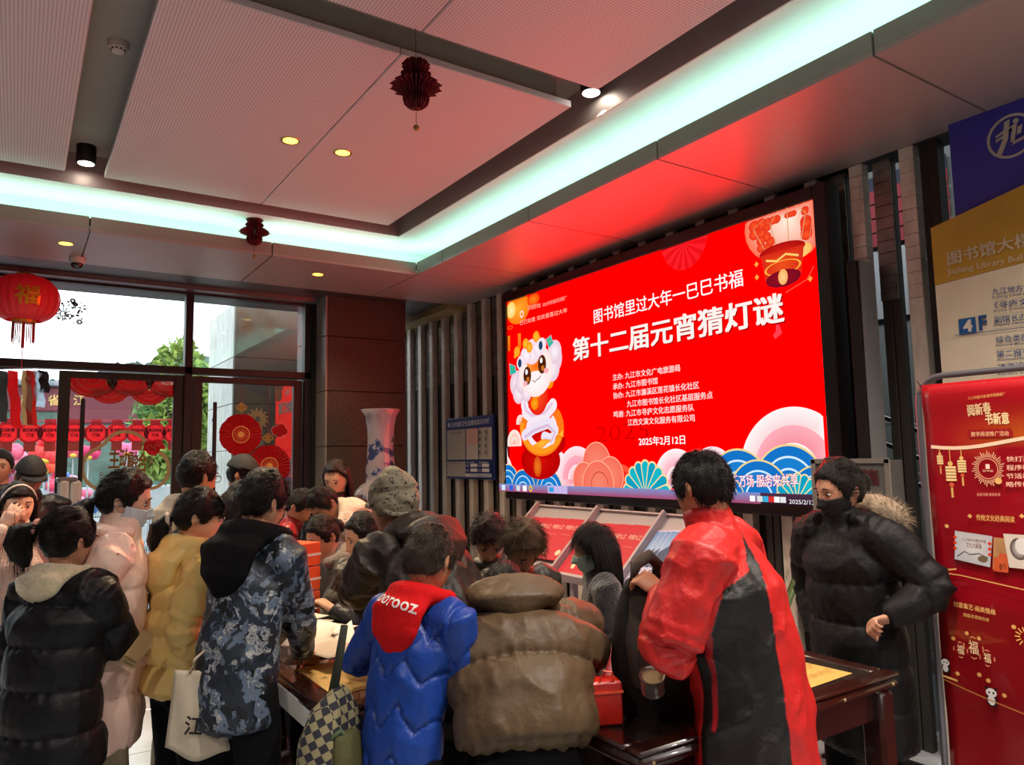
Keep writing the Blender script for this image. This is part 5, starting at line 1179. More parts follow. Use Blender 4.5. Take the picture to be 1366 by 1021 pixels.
def cloth(name, base, kind='plain', **kw):
    key = name+base
    if key in MATS: return MATS[key]
    if kind == 'nylon': return mat(key, base, kw.get('rough', .42), bump=.5, bscale=28, spec=.28, coat=kw.get('coat', 0), detail=6)
    if kind == 'fluffy': return mat(key, base, .95, bump=.9, bscale=120, sheen=.6, vary=.12, vscale=40)
    if kind == 'camo':
        m = mat(key, '15161a', .5, bump=.3, bscale=25); nt = m.node_tree; b = nt.nodes['Principled BSDF']
        tc = nt.nodes.new('ShaderNodeTexCoord'); n1 = nt.nodes.new('ShaderNodeTexNoise'); n1.inputs['Scale'].default_value = 11; n1.inputs['Detail'].default_value = 6; nt.links.new(tc.outputs['Object'], n1.inputs[0])
        mx = nt.nodes.new('ShaderNodeMixRGB'); mx.inputs[0].default_value = .22; nt.links.new(tc.outputs['Object'], mx.inputs[1]); nt.links.new(n1.outputs['Color'], mx.inputs[2])
        mp = nt.nodes.new('ShaderNodeMapping'); mp.inputs['Rotation'].default_value = (.5, .6, .3); mp.inputs['Scale'].default_value = (1, 1, .6); nt.links.new(mx.outputs[0], mp.inputs[0])
        v = nt.nodes.new('ShaderNodeTexVoronoi'); v.inputs['Scale'].default_value = 32; nt.links.new(mp.outputs[0], v.inputs[0]); sp = nt.nodes.new('ShaderNodeSeparateColor'); nt.links.new(v.outputs['Color'], sp.inputs[0])
        n3 = nt.nodes.new('ShaderNodeTexNoise'); n3.inputs['Scale'].default_value = 60; n3.inputs['Detail'].default_value = 4; nt.links.new(mp.outputs[0], n3.inputs[0]); md = nt.nodes.new('ShaderNodeMath'); md.operation = 'MULTIPLY_ADD'; md.inputs[1].default_value = .55; nt.links.new(n3.outputs[0], md.inputs[0]); nt.links.new(sp.outputs[0], md.inputs[2])
        r = nt.nodes.new('ShaderNodeValToRGB'); nt.links.new(md.outputs[0], r.inputs[0]); e = r.color_ramp.elements; r.color_ramp.interpolation = 'LINEAR'
        e[0].position = .62; e[0].color = (*lin('08090d'), 1); e[1].position = .57; e[1].color = (*lin('222c38'), 1)
        for p_, c_ in ((.90, '2a3646'), (.94, '70849a'), (1.02, '3c4c5e'), (1.06, 'bcbcb6'), (1.12, '5c6c80')): x = e.new(min(p_/1.2, 1)); x.color = (*lin(c_), 1)
        e[0].position = .50; md2 = nt.nodes.new('ShaderNodeMath'); md2.operation = 'MULTIPLY'; md2.inputs[1].default_value = 1/1.2; nt.links.new(md.outputs[0], md2.inputs[0]); nt.links.new(md2.outputs[0], r.inputs[0])
        nt.links.new(r.outputs[0], b.inputs['Base Color']); return m
    if kind == 'leopard':
        m = mat(key, base, .7, bump=.3, bscale=60); nt = m.node_tree; b = nt.nodes['Principled BSDF']
        tc = nt.nodes.new('ShaderNodeTexCoord'); v = nt.nodes.new('ShaderNodeTexVoronoi'); v.inputs['Scale'].default_value = 38; n1 = nt.nodes.new('ShaderNodeTexNoise'); n1.inputs['Scale'].default_value = 22
        mx = nt.nodes.new('ShaderNodeMixRGB'); mx.inputs[0].default_value = .14; nt.links.new(tc.outputs['Object'], n1.inputs[0]); nt.links.new(tc.outputs['Object'], mx.inputs[1]); nt.links.new(n1.outputs['Color'], mx.inputs[2]); nt.links.new(mx.outputs[0], v.inputs[0])
        r = nt.nodes.new('ShaderNodeValToRGB'); nt.links.new(v.outputs[0], r.inputs[0]); e = r.color_ramp.elements; e[0].position = .24; e[0].color = (*lin('1c1814'), 1); e[1].position = .30; e[1].color = (*lin(base), 1)
        nt.links.new(r.outputs[0], b.inputs['Base Color']); return m
    if kind == 'check':
        m = mat(key, base, .85, bump=.2, bscale=200); nt = m.node_tree; b = nt.nodes['Principled BSDF']; tc = nt.nodes.new('ShaderNodeTexCoord'); ck = nt.nodes.new('ShaderNodeTexChecker'); ck.inputs['Scale'].default_value = 44
        ck.inputs[1].default_value = (*lin('8a8260'), 1); ck.inputs[2].default_value = (*lin('23242e'), 1); mp = nt.nodes.new('ShaderNodeMapping'); mp.inputs['Rotation'].default_value = (.4, .3, .6); nt.links.new(tc.outputs['Object'], mp.inputs[0]); nt.links.new(mp.outputs[0], ck.inputs[0]); nt.links.new(ck.outputs[0], b.inputs['Base Color']); return m
    return mat(key, base, .85, bump=.4, bscale=45, spec=.15)
def mk_trousers(c, col='141418', kind='plain', wide=1.0):
    s = Soup(); k, X, W, H = c['k'], c['X'], c['W'], c['H']
    s.add(loft([W((0, 0, .05*H)), W((0, -.005, -.03*H))], [(.125*k, .11*k), (.15*k, .125*k)], X, 18))
    for hp, kn, an in c['legs']:
        e_ = kn*.12+an*.88
        s.add(loft([hp, hp*.5+kn*.5, kn, kn*.5+an*.5, e_], [.096*k, .086*k*(.6+.4*wide), .070*k*wide, .066*k*wide, .062*k*wide], X, 14))
    me = remesh(s, .013, 3); V = getco(me); N = normals(me); setco(me, V+N*(.005*fbm(V, 16, 3))[:, None]); addmesh('trousers', me, cloth('trousers', col, kind), c['root'])
def seg_param(V, A, B):
    d = B-A; L2 = d@d; t = np.clip(((V-A)@d)/L2, 0, 1); q_ = A+t[:, None]*d; return t, np.linalg.norm(V-q_, axis=1)
def mk_jacket(c, col='181a20', kind='nylon', hem=.10, fat=1.0, baffle=0, bamp=.010, zig=0, hood=None, collar=None, sleeve_col=None, vox=.0092, wr=.005, arms=1.0, flare=1.0, name='jacket', rough=.42, coat=0, paint=None, cuff=True, shoulder=1.0, groove=0):
    s = Soup(); k, X, W, P, T, H = c['k'], c['X'], c['W'], c['P'], c['T'], c['H']; f = fat
    if c['seated']: pts = [W((0, .04, -.02*H)), W(P[0]), W(P[1]), W(P[2]), W(P[3]-T[2]*.03*H), W(P[3]+T[2]*.012*H)]; 
    else: pts = [W((0, 0, -hem*H)), W(P[0]), W(P[1]), W(P[2]), W(P[3]-T[2]*.03*H), W(P[3]+T[2]*.012*H)]
    if hem < 0: pts[0] = W(P[0]*(1+hem*5)-P[1]*hem*5); pts[1] = W(P[0]*(.5+hem*2)+P[1]*(.5-hem*2))
    s.add(loft(pts, [(.172*k*f*flare, .138*k*f*flare), (.168*k*f, .135*k*f), (.160*k*f, .128*k*f), (.172*k*f*shoulder, .128*k*f), (.142*k*f*shoulder, .098*k*f), (.080*k, .075*k)], X, 24, .35))
    for nm in ('L', 'R'):
        S0, E_, Wr = c['arm'][nm]; inn = S0*.75+W(P[3])*.25; m1 = S0*.5+E_*.5; m2 = E_*.5+Wr*.5
        s.add(loft([inn, S0, m1, S0*.14+E_*.86, E_*.90+m1*.05+m2*.05, E_*.86+Wr*.14, m2, Wr+(E_-Wr)*.03], [.070*k*f*arms, .074*k*f*arms, .066*k*f*arms, .062*k*f*arms, .061*k*f*arms, .060*k*f*arms, .053*k*f*arms, .040*k*f*arms], c['Br']@np.array((0, 0, 1.)), 14, .4))
    sl, sr = c['arm']['L'][0], c['arm']['R'][0]; mdl = W(P[3]-T[2]*.035*H); s.add(loft([sl, sl*.5+mdl*.5, mdl, sr*.5+mdl*.5, sr], [.070*k*f, .074*k*f*shoulder, .078*k*f*shoulder, .074*k*f*shoulder, .070*k*f], c['Br']@np.array((0, 1., 0)), 14, .4))
    if collar:
        cb, ct = W(P[3]+T[2]*.0), W(P[3]+T[2]*.045*H*collar); s.add(loft([cb, cb*.5+ct*.5, ct], [(.090*k, .085*k), (.080*k, .080*k), (.070*k, .074*k)], X, 18, .3))
    if hood and hood.get('same', True): hood_geo(c, s, hood)
    me = remesh(s, vox, 3); V = getco(me); N = normals(me); rd = 1-np.clip(np.abs(fbm(V*np.array((1, 1, .7)), 17, 5, 2)), 0, 1); disp = wr*.7*fbm(V, 12, 7, 2)+wr*1.7*(rd**3-.35)+wr*.5*fbm(V, 48, 9, 2)
    # creases gathered at elbows and waist; quilt baffles follow the spine and the sleeves
    best = np.full(len(V), 9.); coord = np.zeros(len(V)); xs_ = np.zeros(len(V)); acc = 0
    chain = [(pts[i], pts[i+1]) for i in range(len(pts)-2)]
    for A, B in chain:
        t, d = seg_param(V, A, B); d = d/.15; L = np.linalg.norm(B-A); m_ = d < best; best[m_] = d[m_]; coord[m_] = acc+t[m_]*L; acc += L
    isarm = np.zeros(len(V), bool); armt = np.zeros(len(V)); xs_ = (V-W(P[1]))@X
    for nm in ('L', 'R'):
        S0, E_, Wr = c['arm'][nm]; a0 = 0
        for A, B in ((S0, E_), (E_, Wr)):
            t, d = seg_param(V, A, B); d = d/.062/arms; L = np.linalg.norm(B-A); m_ = (d < best*.92) & ((V-S0)@(X*(1 if nm == 'R' else -1)) > -.05*k if A is S0 else True); best[m_] = d[m_]; coord[m_] = a0+t[m_]*L; isarm[m_] = True; armt[m_] = a0+t[m_]*L; a0 += L
    if baffle:
        cc = coord/baffle
        if zig: cc = cc+zig*np.abs(((xs_/.11) % 1)-.5)*2
        sn = np.abs(np.sin(math.pi*cc))+1e-4; pk = np.exp(-(sn/.35)**2)
        disp += np.where(isarm, .6, 1.)*(bamp*1.7*(sn**.45-.78) if not groove else -groove*np.exp(-(sn/.13)**2)+bamp*.5*(sn-.6))+pk*min(bamp*.35, .0028)*np.sin(xs_*150+4*fbm(V, 9, 2, 1))
    else:
        el = np.exp(-((armt-.172*H)/.05)**2)*isarm; disp += el*.006*np.sin(armt*170+xs_*30)
    setco(me, V+N*disp[:, None])
    if paint:
        C = paint(c, V, N, coord, isarm, xs_); setcol(me, C); m_ = vcmat('cloth_paint_'+col, rough, bump=.3, bscale=50)
    else: m_ = cloth(name, col, kind, rough=rough, coat=coat)
    addmesh(name, me, m_, c['root'])
    if hood and not hood.get('same', True):
        q_ = Soup(); hood_geo(c, q_, hood); me = remesh(q_, .009, 3); V = getco(me); N = normals(me); setco(me, V+N*(.004*fbm(V, 22, 4)+.002*fbm(V, 60, 2))[:, None]); addmesh('hood', me, cloth('hood', hood['col'], hood.get('kind', 'plain'), rough=rough, coat=coat), c['root'])
    if collar and collar > 1.2: pass
def hood_geo(c, s, h):
    """hood lying down: a fat crescent round the nape with a sagging bag behind"""
    k, W, P, T, Br = c['k'], c['W'], c['P'], c['T'], c['Br']; z = h.get('size', 1.0); n0 = P[3]+T[2]*(.018*c['H']-h.get('shift', 0)); bk = np.cross(np.array((1, 0, 0)), T[2])  # forward
    bk = -np.array((0, T[2][2], -T[2][1])); up = T[2]
    pts, rad = [], []
    for a in np.linspace(-125, 125, 11):
        r = math.radians(a); ca = math.cos(r); pts.append(W(n0+np.array((math.sin(r)*.098*k*z, 0, 0))+bk*(ca*.085*k*z)+up*(.012-.012*ca)*k)); rad.append((.030*k*z+.022*k*z*max(0, ca), .036*k*z+.020*k*z*max(0, ca)))
    s.add(loft(pts, rad, Br@(T[2]), 12, .6))
    drop = h.get('drop', .13); s.add(loft([W(n0+bk*.06*k+up*.01), W(n0+bk*(.125*k*z)-up*drop*.35*z), W(n0+bk*(.120*k*z)-up*drop*.8*z), W(n0+bk*(.10*k*z)-up*drop*1.15*z)], [(.105*k*z, .045*k*z), (.125*k*z, .050*k*z), (.105*k*z, .045*k*z), (.05*k*z, .03*k*z)], c['X'], 18, .6))
def mk_hair(c, style='short', mat_=None, front=.072, thick=.012, length=.3, strand=1600, slen=.03, seed=1, bald=0, bangs=False, tail=None, vol=1.0, side=-.005, temple=.035, back=-.075, wave=0):
    mat_ = mat_ or H_black; root, HW = c['root'], c['HW']; mb = Soup(); D, F = uvdirs(48, 40)
    if bangs: front = .028; temple = .02
    m = hairmask(D, front, temple, side, back); base = headshape(D, 0); nrm = D/np.linalg.norm(D*np.array((1.3, 1.05, .85)), axis=1, keepdims=True)
    lump = 1+.35*fbm(base, 75, seed, 3)
    off = -.012+(thick+.012)*m*np.clip(lump, .4, 1.6)
    if bald: off -= (thick+.0)*np.exp(-((base[:, 0]/.045)**2+((base[:, 1]+.02)/.05)**2))*(base[:, 2] > .05)*bald
    mb.add((HW(base+nrm*off[:, None]), F))
    rg = np.random.RandomState(seed)
    # surface strands
    if strand:
        Dn = rg.normal(size=(strand*5, 3)); Dn[:, 2] += .5; Dn /= np.linalg.norm(Dn, axis=1, keepdims=True); mm = hairmask(Dn, front-.004, temple, side, back); Dn = Dn[mm > .55][:strand]
        if bald: b0 = headshape(Dn, 0); keep = rg.rand(len(Dn)) > bald*.9*np.exp(-((b0[:, 0]/.045)**2+((b0[:, 1]+.02)/.05)**2))*(b0[:, 2] > .05); Dn = Dn[keep]
        R0 = headshape(Dn, 0)+Dn*(thick*.55)
        crown = np.array((0, -.045, .11)); tg = R0-crown; tg -= Dn*np.sum(tg*Dn, axis=1, keepdims=True); tg /= np.maximum(np.linalg.norm(tg, axis=1, keepdims=True), 1e-4)
        if tail or style == 'bun':
            tb_ = np.array(tail.get('at', (0, -.095, .03))) if tail else np.array((0, -.10, 0)); tg = tb_-R0; tg -= Dn*np.sum(tg*Dn, axis=1, keepdims=True); tg /= np.maximum(np.linalg.norm(tg, axis=1, keepdims=True), 1e-4); dr = tg+Dn*.10+rg.normal(size=tg.shape)*.05
        elif style in ('short',): dr = tg*.8+Dn*.5*vol+rg.normal(size=tg.shape)*.24
        else: dr = tg+Dn*.12+rg.normal(size=tg.shape)*.08
        dr /= np.linalg.norm(dr, axis=1, keepdims=True); Vs, Fs = strands(R0, dr, slen, .0022, .25, 3, seed); mb.add((HW(Vs), Fs))
    up = np.array((0, 0, 1.)); hk = c['hk']
    if style in ('long', 'bob'):
        # curtain of locks from the crown down past the ears to the shoulders; hangs along world gravity
        for i, a in enumerate(np.linspace(-250 if length > .2 else -240, 70 if length > .2 else 60, 30)):
            r = math.radians(a); d = np.array((math.cos(r), math.sin(r), 0)); fr = d[1]
            if fr > .14: continue
            top = np.array((d[0]*.050, d[1]*.062-.005, .088)); mid = np.array((d[0]*.089, d[1]*.108+(.0 if fr < 0 else .0), .03)); low = np.array((d[0]*.094, d[1]*.108, -.05))
            pts = [HW(top), HW(mid), HW(low)]; L = length*rg.uniform(.88, 1.05); q_ = pts[-1].copy(); inward = (c['hl']-q_); inward[2] = 0
            for j in range(3): q_ = q_+np.array((0, 0, -L/3))+inward*.06*(j-.3)+rg.normal(size=3)*.004+c['Br']@np.array((0, -.008, 0)); pts.append(q_.copy())
            w0 = .018*hk; mb.add(loft(pts, [(w0*.5, w0*.35), (w0, w0*.5), (w0*1.05, w0*.6), (w0, w0*.6), (w0*.9, w0*.5), (w0*.4, w0*.25)], HW(np.array((-d[1], d[0], 0)))-HW(np.zeros(3)), 8, .5))
    if bangs:
        for i in range(15):
            x = -.056+.112*i/14; pts = [HW((x*.6, .05, .108)), HW((x*.9, .092, .07)), HW((x*1.02, .101-.25*abs(x)*1.3, .022+rg.uniform(-.008, .004)))]; mb.add(loft(pts, [(.006, .004), (.0075, .005), (.003, .002)], c['X'], 6, .5))
    if tail:
        b = np.array(tail.get('at', (0, -.095, .03))); L = tail.get('len', .25); out = np.array(tail.get('out', (0, -.05, 0))); r0 = tail.get('r', .032); q0 = HW(b); o_ = (HW(b+out)-q0)
        pts = [HW(b*.75), q0+o_*.4, q0+o_*.95+np.array((0, 0, -L*.15)), q0+o_*1.1+np.array((0, 0, -L*.5)), q0+o_*.9+np.array((0, 0, -L*.8)), q0+o_*.7+np.array((0, 0, -L))]
        for i in range(12):
            a = i*2.399; rr = r0*.6*math.sqrt((i+.5)/12); of = c['Br']@np.array((math.cos(a)*rr, math.sin(a)*rr, 0)); sc2 = [.3, .5, 1.1, 1.2, .9, .35]; mb.add(loft([p+of*q_ for p, q_ in zip(pts, sc2)], [r0*.35, r0*.40, r0*.5, r0*.5, r0*.4, r0*.12], c['X'], 7, .5))
        Rt = np.concatenate([np.repeat(np.array(p)[None], 160, 0)+rg.normal(size=(160, 3))*r0*.42*q_ for p, q_ in zip(pts[1:5], [.6, 1.1, 1.2, .9])]); dT = np.tile(np.array((0, 0, -1.))+o_*.3, (len(Rt), 1))+rg.normal(size=Rt.shape)*.07; dT /= np.linalg.norm(dT, axis=1, keepdims=True); Vs, Fs = strands(Rt, dT, L*.45, .0022, .1, 3, seed+1); mb.add((Vs, Fs))
    if style == 'bun': V_, F_ = uvdirs(20, 14); mb.add((HW(V_*np.array((.045, .035, .045))*(1+.06*np.sin(V_[:, 2:]*14))+np.array((0, -.115, .0))), F_))
    V, F = mb.arr(); me = bpy.data.meshes.new('hair'); me.from_pydata(V.tolist(), [], F); addmesh('hair', me, mat_, root)
    if tail and tail.get('tie'):
        b = np.array(tail.get('at', (0, -.095, .03))); out = np.array(tail.get('out', (0, -.05, 0))); q0 = HW(b+out*.35); d = HW(b+out)-HW(b); d /= np.linalg.norm(d); e1 = np.cross(d, (0, 0, 1.)); e1 /= max(np.linalg.norm(e1), 1e-5); e2 = np.cross(d, e1)
        pts = [q0+(e1*math.cos(t)+e2*math.sin(t))*.020*(1+.12*(i % 2)) for i, t in enumerate(np.linspace(0, 2*math.pi, 16, endpoint=False))]; MB().tube(pts, .009, 8, closed=True).build('hair_tie', mat('tie_'+tail['tie'], tail['tie'], .7), root, smooth=2)
def shell(c, name, cond, off, m, n=48, mm=40, thick=.0025, face=1, smooth=3):
    """garment patch lying on the head: keeps quads where cond(D,P)"""
    D, F = uvdirs(n, mm); P0 = headshape(D, face); ok = cond(D, P0); o_ = off(D, P0) if callable(off) else off; V = P0+D/np.linalg.norm(D*np.array((1.3, 1.05, .85)), axis=1, keepdims=True)*np.reshape(o_, (-1, 1)) if not np.isscalar(o_) else P0+D*o_
    Fk = [f for f in F if len(f) == 4 and all(ok[i] for i in f)]; used = sorted({i for f in Fk for i in f}); mp = {u: i for i, u in enumerate(used)}
    me = bpy.data.meshes.new(name); me.from_pydata(c['HW'](V[used]).tolist(), [], [tuple(mp[i] for i in f) for f in Fk]); o = addmesh(name, me, m, c['root']); q_ = o.modifiers.new('s', 'SOLIDIFY'); q_.thickness = thick; q_.offset = 0; return o
def face_mask(c, col='c9d4dc', name='face_mask', black=False):
    o = shell(c, name, lambda D, P: (P[:, 1] > .012) & (P[:, 2] < -.012+.018*np.exp(-(P[:, 0]/.02)**2)) & (P[:, 2] > -.116) & (D[:, 2] > -.97), lambda D, P: .007+.006*np.exp(-(P[:, 0]/.04)**2)*np.exp(-((P[:, 2]+.055)/.03)**2), mat('mask_'+col, col, .8, bump=.2, bscale=90), 72, 60)
    for s_ in (-1, 1):
        for z in (-.02, -.085): MB().tube([c['HW']((s_*.060, .035, z)), c['HW']((s_*.079, .012, z*.7)), c['HW']((s_*.088, -.020, -.01+z*.25))], .0014, 6).build('ear_loop', mat('mask_'+col, col, .8), c['root'])
def glasses(c, col='1a1a1c', w=.0018):
    mb = MB()
    for s_ in (-1, 1):
        pts = [c['HW']((s_*.032+.024*math.cos(t), .1015-.10*abs(.024*math.cos(t)*s_+.0)*.3, .006+.0185*math.sin(t))) for t in np.linspace(0, 2*math.pi, 20, endpoint=False)]; mb.tube(pts, w, 6, closed=True)
    mb.tube([c['HW']((-.010, .103, .010)), c['HW']((.010, .103, .010))], w, 6); mb.build('spectacle_frame', mat('frame_'+col, col, .3), c['root'], smooth=2)
    for s_ in (-1, 1): MB().tube([c['HW']((s_*.056, .098, .012)), c['HW']((s_*.077, .05, .011)), c['HW']((s_*.082, -.015, .006))], w, 6).build('temple_arm', mat('frame_'+col, col, .3), c['root'])
def cap(c, col='121316', visor=True, yawo=0):
    shell(c, 'cap', lambda D, P: P[:, 2] > .028+.012*(P[:, 1] > 0), lambda D, P: .018+.004*np.cos(np.arctan2(D[:, 0], D[:, 1])*6)*0+.006*(D[:, 2] > .3), mat('cap_'+col, col, .75, bump=.3, bscale=150), 60, 50, .003, 0)
    if visor:
        V = []; F = []; n = 14
        for i in range(n+1):
            t = math.radians(-58+116*i/n); V += [c['HW']((.088*math.sin(t), .098*math.cos(t)*.98+.002, .040)), c['HW']((.080*math.sin(t)*1.05, .098+.070*math.cos(t)*1.1-.03*abs(math.sin(t)), .026-.012*abs(math.sin(t))))]
        for i in range(n): F.append((2*i, 2*i+1, 2*i+3, 2*i+2))
        o = MB().add(V, F).build('visor', mat('cap_'+col, col, .75), c['root'], smooth=2); o.modifiers.new('s', 'SOLIDIFY').thickness = .004
# ------------------------------------------------------------------ tables
M_wood = mat('dark_red_wood', '2c120c', .22, 0, vary=.25, vscale=5, stretch=(1, 6, 6), coat=.5); M_wood2 = mat('brown_wood', '30180c', .25, 0, vary=.3, vscale=5, stretch=(6, 1, 6), coat=.4)
def table(x0, x1, y0, y1, h, label, wood, gold):
    e = empty('wooden_table', ((x0+x1)/2, (y0+y1)/2, 0), label=label, cat='table'); a, b = (x1-x0)/2, (y1-y0)/2
    MB().box((-a, -b, h-.055), (a, b, h-.012), bev=.018).build('table_frame', wood, e, smooth=True)
    MB().box((-a+.07, -b+.07, h-.012), (a-.07, b-.07, h), bev=.002).build('glass_top', mat('table_glass', '2a211c', .06, 0, coat=1), e)
    mb = MB(); w_ = .07
    for p, q_ in (((-a, -b), (a, -b+w_)), ((-a, b-w_), (a, b)), ((-a, -b+w_), (-a+w_, b-w_)), ((a-w_, -b+w_), (a, b-w_))): mb.box((p[0], p[1], h-.012), (q_[0], q_[1], h+.004), bev=.008)
    mb.build('raised_edge', wood, e, smooth=True)
    mb = MB().box((-a+.05, -b+.05, h-.16), (a-.05, -b+.075, h-.055)).box((-a+.05, b-.075, h-.16), (a-.05, b-.05, h-.055)).box((-a+.05, -b+.075, h-.16), (-a+.075, b-.075, h-.055)).box((a-.075, -b+.075, h-.16), (a-.05, b-.075, h-.055)); mb.build('apron', wood, e)
    for sx in (-1, 1):
        for sy in (-1, 1): x, y = sx*(a-.06), sy*(b-.06); MB().box((x-.045, y-.045, 0), (x+.045, y+.045, h-.055), bev=.015).build('leg', wood, e, smooth=True)
    for (sx, sy) in ((-1, -1), (1, -1), (0, -1), (-.5, -1), (.5, -1)): MB().ball((sx*(a-.05), -b, h-.03), .006, 8, 6).build('stud', mat('brass_stud', 'c0a880', .3, .8), e, smooth=True)
    for g_ in gold:
        A = Art((g_[0]-(x0+x1)/2, g_[1]-(y0+y1)/2, h), (math.cos(g_[4]), math.sin(g_[4]), 0), (-math.sin(g_[4]), math.cos(g_[4]), 0), .0008); A.rect(0, 0, g_[2], g_[3], 'c8a458')
        for i in range(int(g_[2]/.05)-1):
            A.text('文化传承', .03+i*.05, g_[3]*.2, .06+i*.05, g_[3]*.2, .03, '6a5428'); A.text('灯谜猜猜', .03+i*.05, g_[3]*.5, .06+i*.05, g_[3]*.5, .03, '6a5428')
        A.build('gold_sheet', VC, e)
    return e
table(.88, 1.34, 2.46, 4.4, .80, 'long dark wooden table strewn with riddle papers, left of the crowd', M_wood, [(.96, 2.62, .32, .42, 0)])
table(1.46, 2.76, 1.60, 2.36, .80, 'dark red wooden table in front of the masked woman in black', M_wood, [(2.22, 1.68, .40, .26, .05)])

# ------------------------------------------------------------------ people, from the far side to the near side
def D(x, y, d): return dep(x, y, d)
T0 = .82
def tb(x, y, z=T0): return atZ(x, y, z)
person('person at the far left edge, dark hair and dark coat, mostly out of frame', D(1, 622, 5.7), 190, hpitch=10, far=True, hair=dict(seed=3, strand=300), jacket=dict(col='16181c', hem=.2), skin='b08468')
def x_(c): cap(c, '141416')
person('older man in a black peaked cap and black coat, looking down at far left', D(40, 636, 5.0), 165, lean=8, hpitch=22, skin='a8735a', far=True, hair=dict(front=.03, strand=0, thick=.006, mat_=H_grey), jacket=dict(col='121418', hem=.2, fat=1.15, collar=1), extra=x_)
def x_(c):
    MB().tube([c['HW']((.088*math.sin(t), .02+.02*math.cos(t), .118*math.cos(t)+.0)) for t in np.linspace(-1.3, 1.3, 12)], .006, 8).build('headband', mat('white_band', 'd8d0cc', .5), c['root'], smooth=2)
wpos = D(8, 706, 3.72)
person('girl covering her mouth with her hand, pale pink fleece coat, left edge', D(22, 675, 3.9), 185, lean=5, hyaw=165, hpitch=8, skin='dcb098', hair=dict(style='long', length=.22, front=.06, temple=.045, strand=500), jacket=dict(col='d8c0b4', kind='fluffy', hem=.08, fat=1.15, collar=1.2), hands={'R': dict(at=wpos, dir=(.35, .1, .95), palm=(.3, .9, -.2), curl=.35, thumb=1, elbow=(.6, .3, -.8))}, extra=x_)
def x_(c): face_mask(c)
person('woman in a long pink puffer coat and a pale surgical mask', D(166, 668, 2.98), 100, lean=6, hpitch=18, hyaw=102, skin='dcae94', hair=dict(style='short', length=.2, front=.074, slen=.05, strand=1500, vol=.2, thick=.014, tail=dict(at=(0, -.10, -.03), out=(0, -.045, -.02), len=.12, r=.040)), extra=x_,
       jacket=dict(col='f8d4c2', hem=.175, fat=1.12, baffle=.20, bamp=.012, collar=1.6, hood=dict(same=False, col='f8d4c2', kind='nylon', size=.9, drop=.12), vox=.010, rough=.38), trousers=('8c8068', 'plain'), hands={'R': dict(at=D(172, 868, 2.85), dir=(.5, .3, -.8), palm=(0, 1, 0), curl=.7, elbow=(.2, -1, -.3))})
def x_(c): glasses(c)
person('tall young man in a black coat with a cream fleece hood behind the yellow jacket', D(263, 636, 3.75), 68, lean=3, hyaw=64, hpitch=12, skin='d4a486', hair=dict(strand=1500, slen=.022), extra=x_, jacket=dict(col='131417', hem=.06, fat=1.05, hood=dict(same=False, col='cdbfa4', kind='fluffy', size=1.1, drop=.14)), trousers=('8e8878', 'plain', 1.35), hands={'R': dict(at=D(196, 776, 3.62), dir=(-.2, -.3, .3), curl=1.1, palm=(0, 0, 1), elbow=(.3, -1, -.3))})
def x_(c): glasses(c, '8a8488', .0012)
person('girl in a yellow puffer jacket with glasses and fringe, hair tied back', D(265, 690, 3.12), 78, lean=8, hyaw=100, hpitch=16, skin='dcae90', hair=dict(bangs=True, slen=.05, vol=.2, strand=1400, tail=dict(at=(0, -.10, -.03), out=(0, -.05, -.02), len=.16, r=.036, tie='d8c8c0')), extra=x_,
       jacket=dict(col='f2d080', hem=.035, fat=1.22, baffle=.10, bamp=.013, wr=.007, hood=dict(same=False, col='f2d080', kind='nylon', size=1.15, drop=.15), rough=.3, coat=.25, flare=1.05), trousers=('101114', 'plain'), hands={'R': dict(at=D(276, 886, 2.98), dir=(0, 0, -1), palm=(.5, -.5, 0), curl=1.4, elbow=(.3, -1, -.5))})
person('woman with long dark hair mostly hidden behind the boy in the patterned jacket', D(322, 676, 3.65), 60, hpitch=20, lean=10, far=True, hair=dict(style='long', length=.2, strand=500), jacket=dict(col='84868e', collar=1.3))
person('boy in a black and grey-blue patterned jacket with a black hood, leaning on the table', D(350, 670, 2.86), 60, lean=14, hyaw=64, hpitch=20, skin='d4a282', hair=dict(strand=3000, slen=.024, thick=.014), jacket=dict(col='patterned', kind='camo', hem=.075, fat=1.03, hood=dict(same=False, col='0b0b0d', size=1.12, drop=.17), wr=.008, flare=1.05), trousers=('0e0f12', 'plain', 1.1),
       hands={'R': dict(at=tb(405, 886)+np.array((0, 0, .02)), dir=(.6, .7, -.2), palm=(0, 0, -1), curl=1.1, elbow=(.8, -.8, -.4)), 'L': dict(at=tb(398, 850)+np.array((0, 0, .02)), curl=.6, elbow=(-.6, -.5, -.8))})
def x_(c): cap(c, '0f1012')
person('man in a plain black cap and black jacket standing by the right glass door', D(322, 634, 5.1), 112, lean=6, hpitch=18, far=True, hair=dict(front=.03, strand=0, thick=.007), jacket=dict(col='121316', hem=.1, collar=1.2), extra=x_, skin='b07c60')
def stripe(c, V, N, co, arm, xs):
    C = np.tile(lin('94141e'), (len(V), 1)); m = (np.abs(xs-.09) < .012) & ~arm; C[m] = lin('d8d0cc'); m = (np.abs(xs+.09) < .012) & ~arm; C[m] = lin('d8d0cc'); return C
person('child in a red white-striped jacket bending over the far end of the long table', D(398, 676, 4.85), 105, lean=30, hyaw=120, hpitch=40, far=True, skin='c89478', hair=dict(strand=1000, slen=.022), jacket=dict(col='red_striped', paint=stripe, collar=1))
person('long-haired woman in a black puffer coat standing in front of the granite pillar', D(449, 638, 5.15), 225, lean=4, hpitch=28, skin='e0b49a', hair=dict(style='long', length=.26, strand=900, mat_=H_brown, front=.080, temple=.062, side=.04), jacket=dict(col='202228', hem=.15, baffle=.10, bamp=.012, fat=1.12, collar=.9))
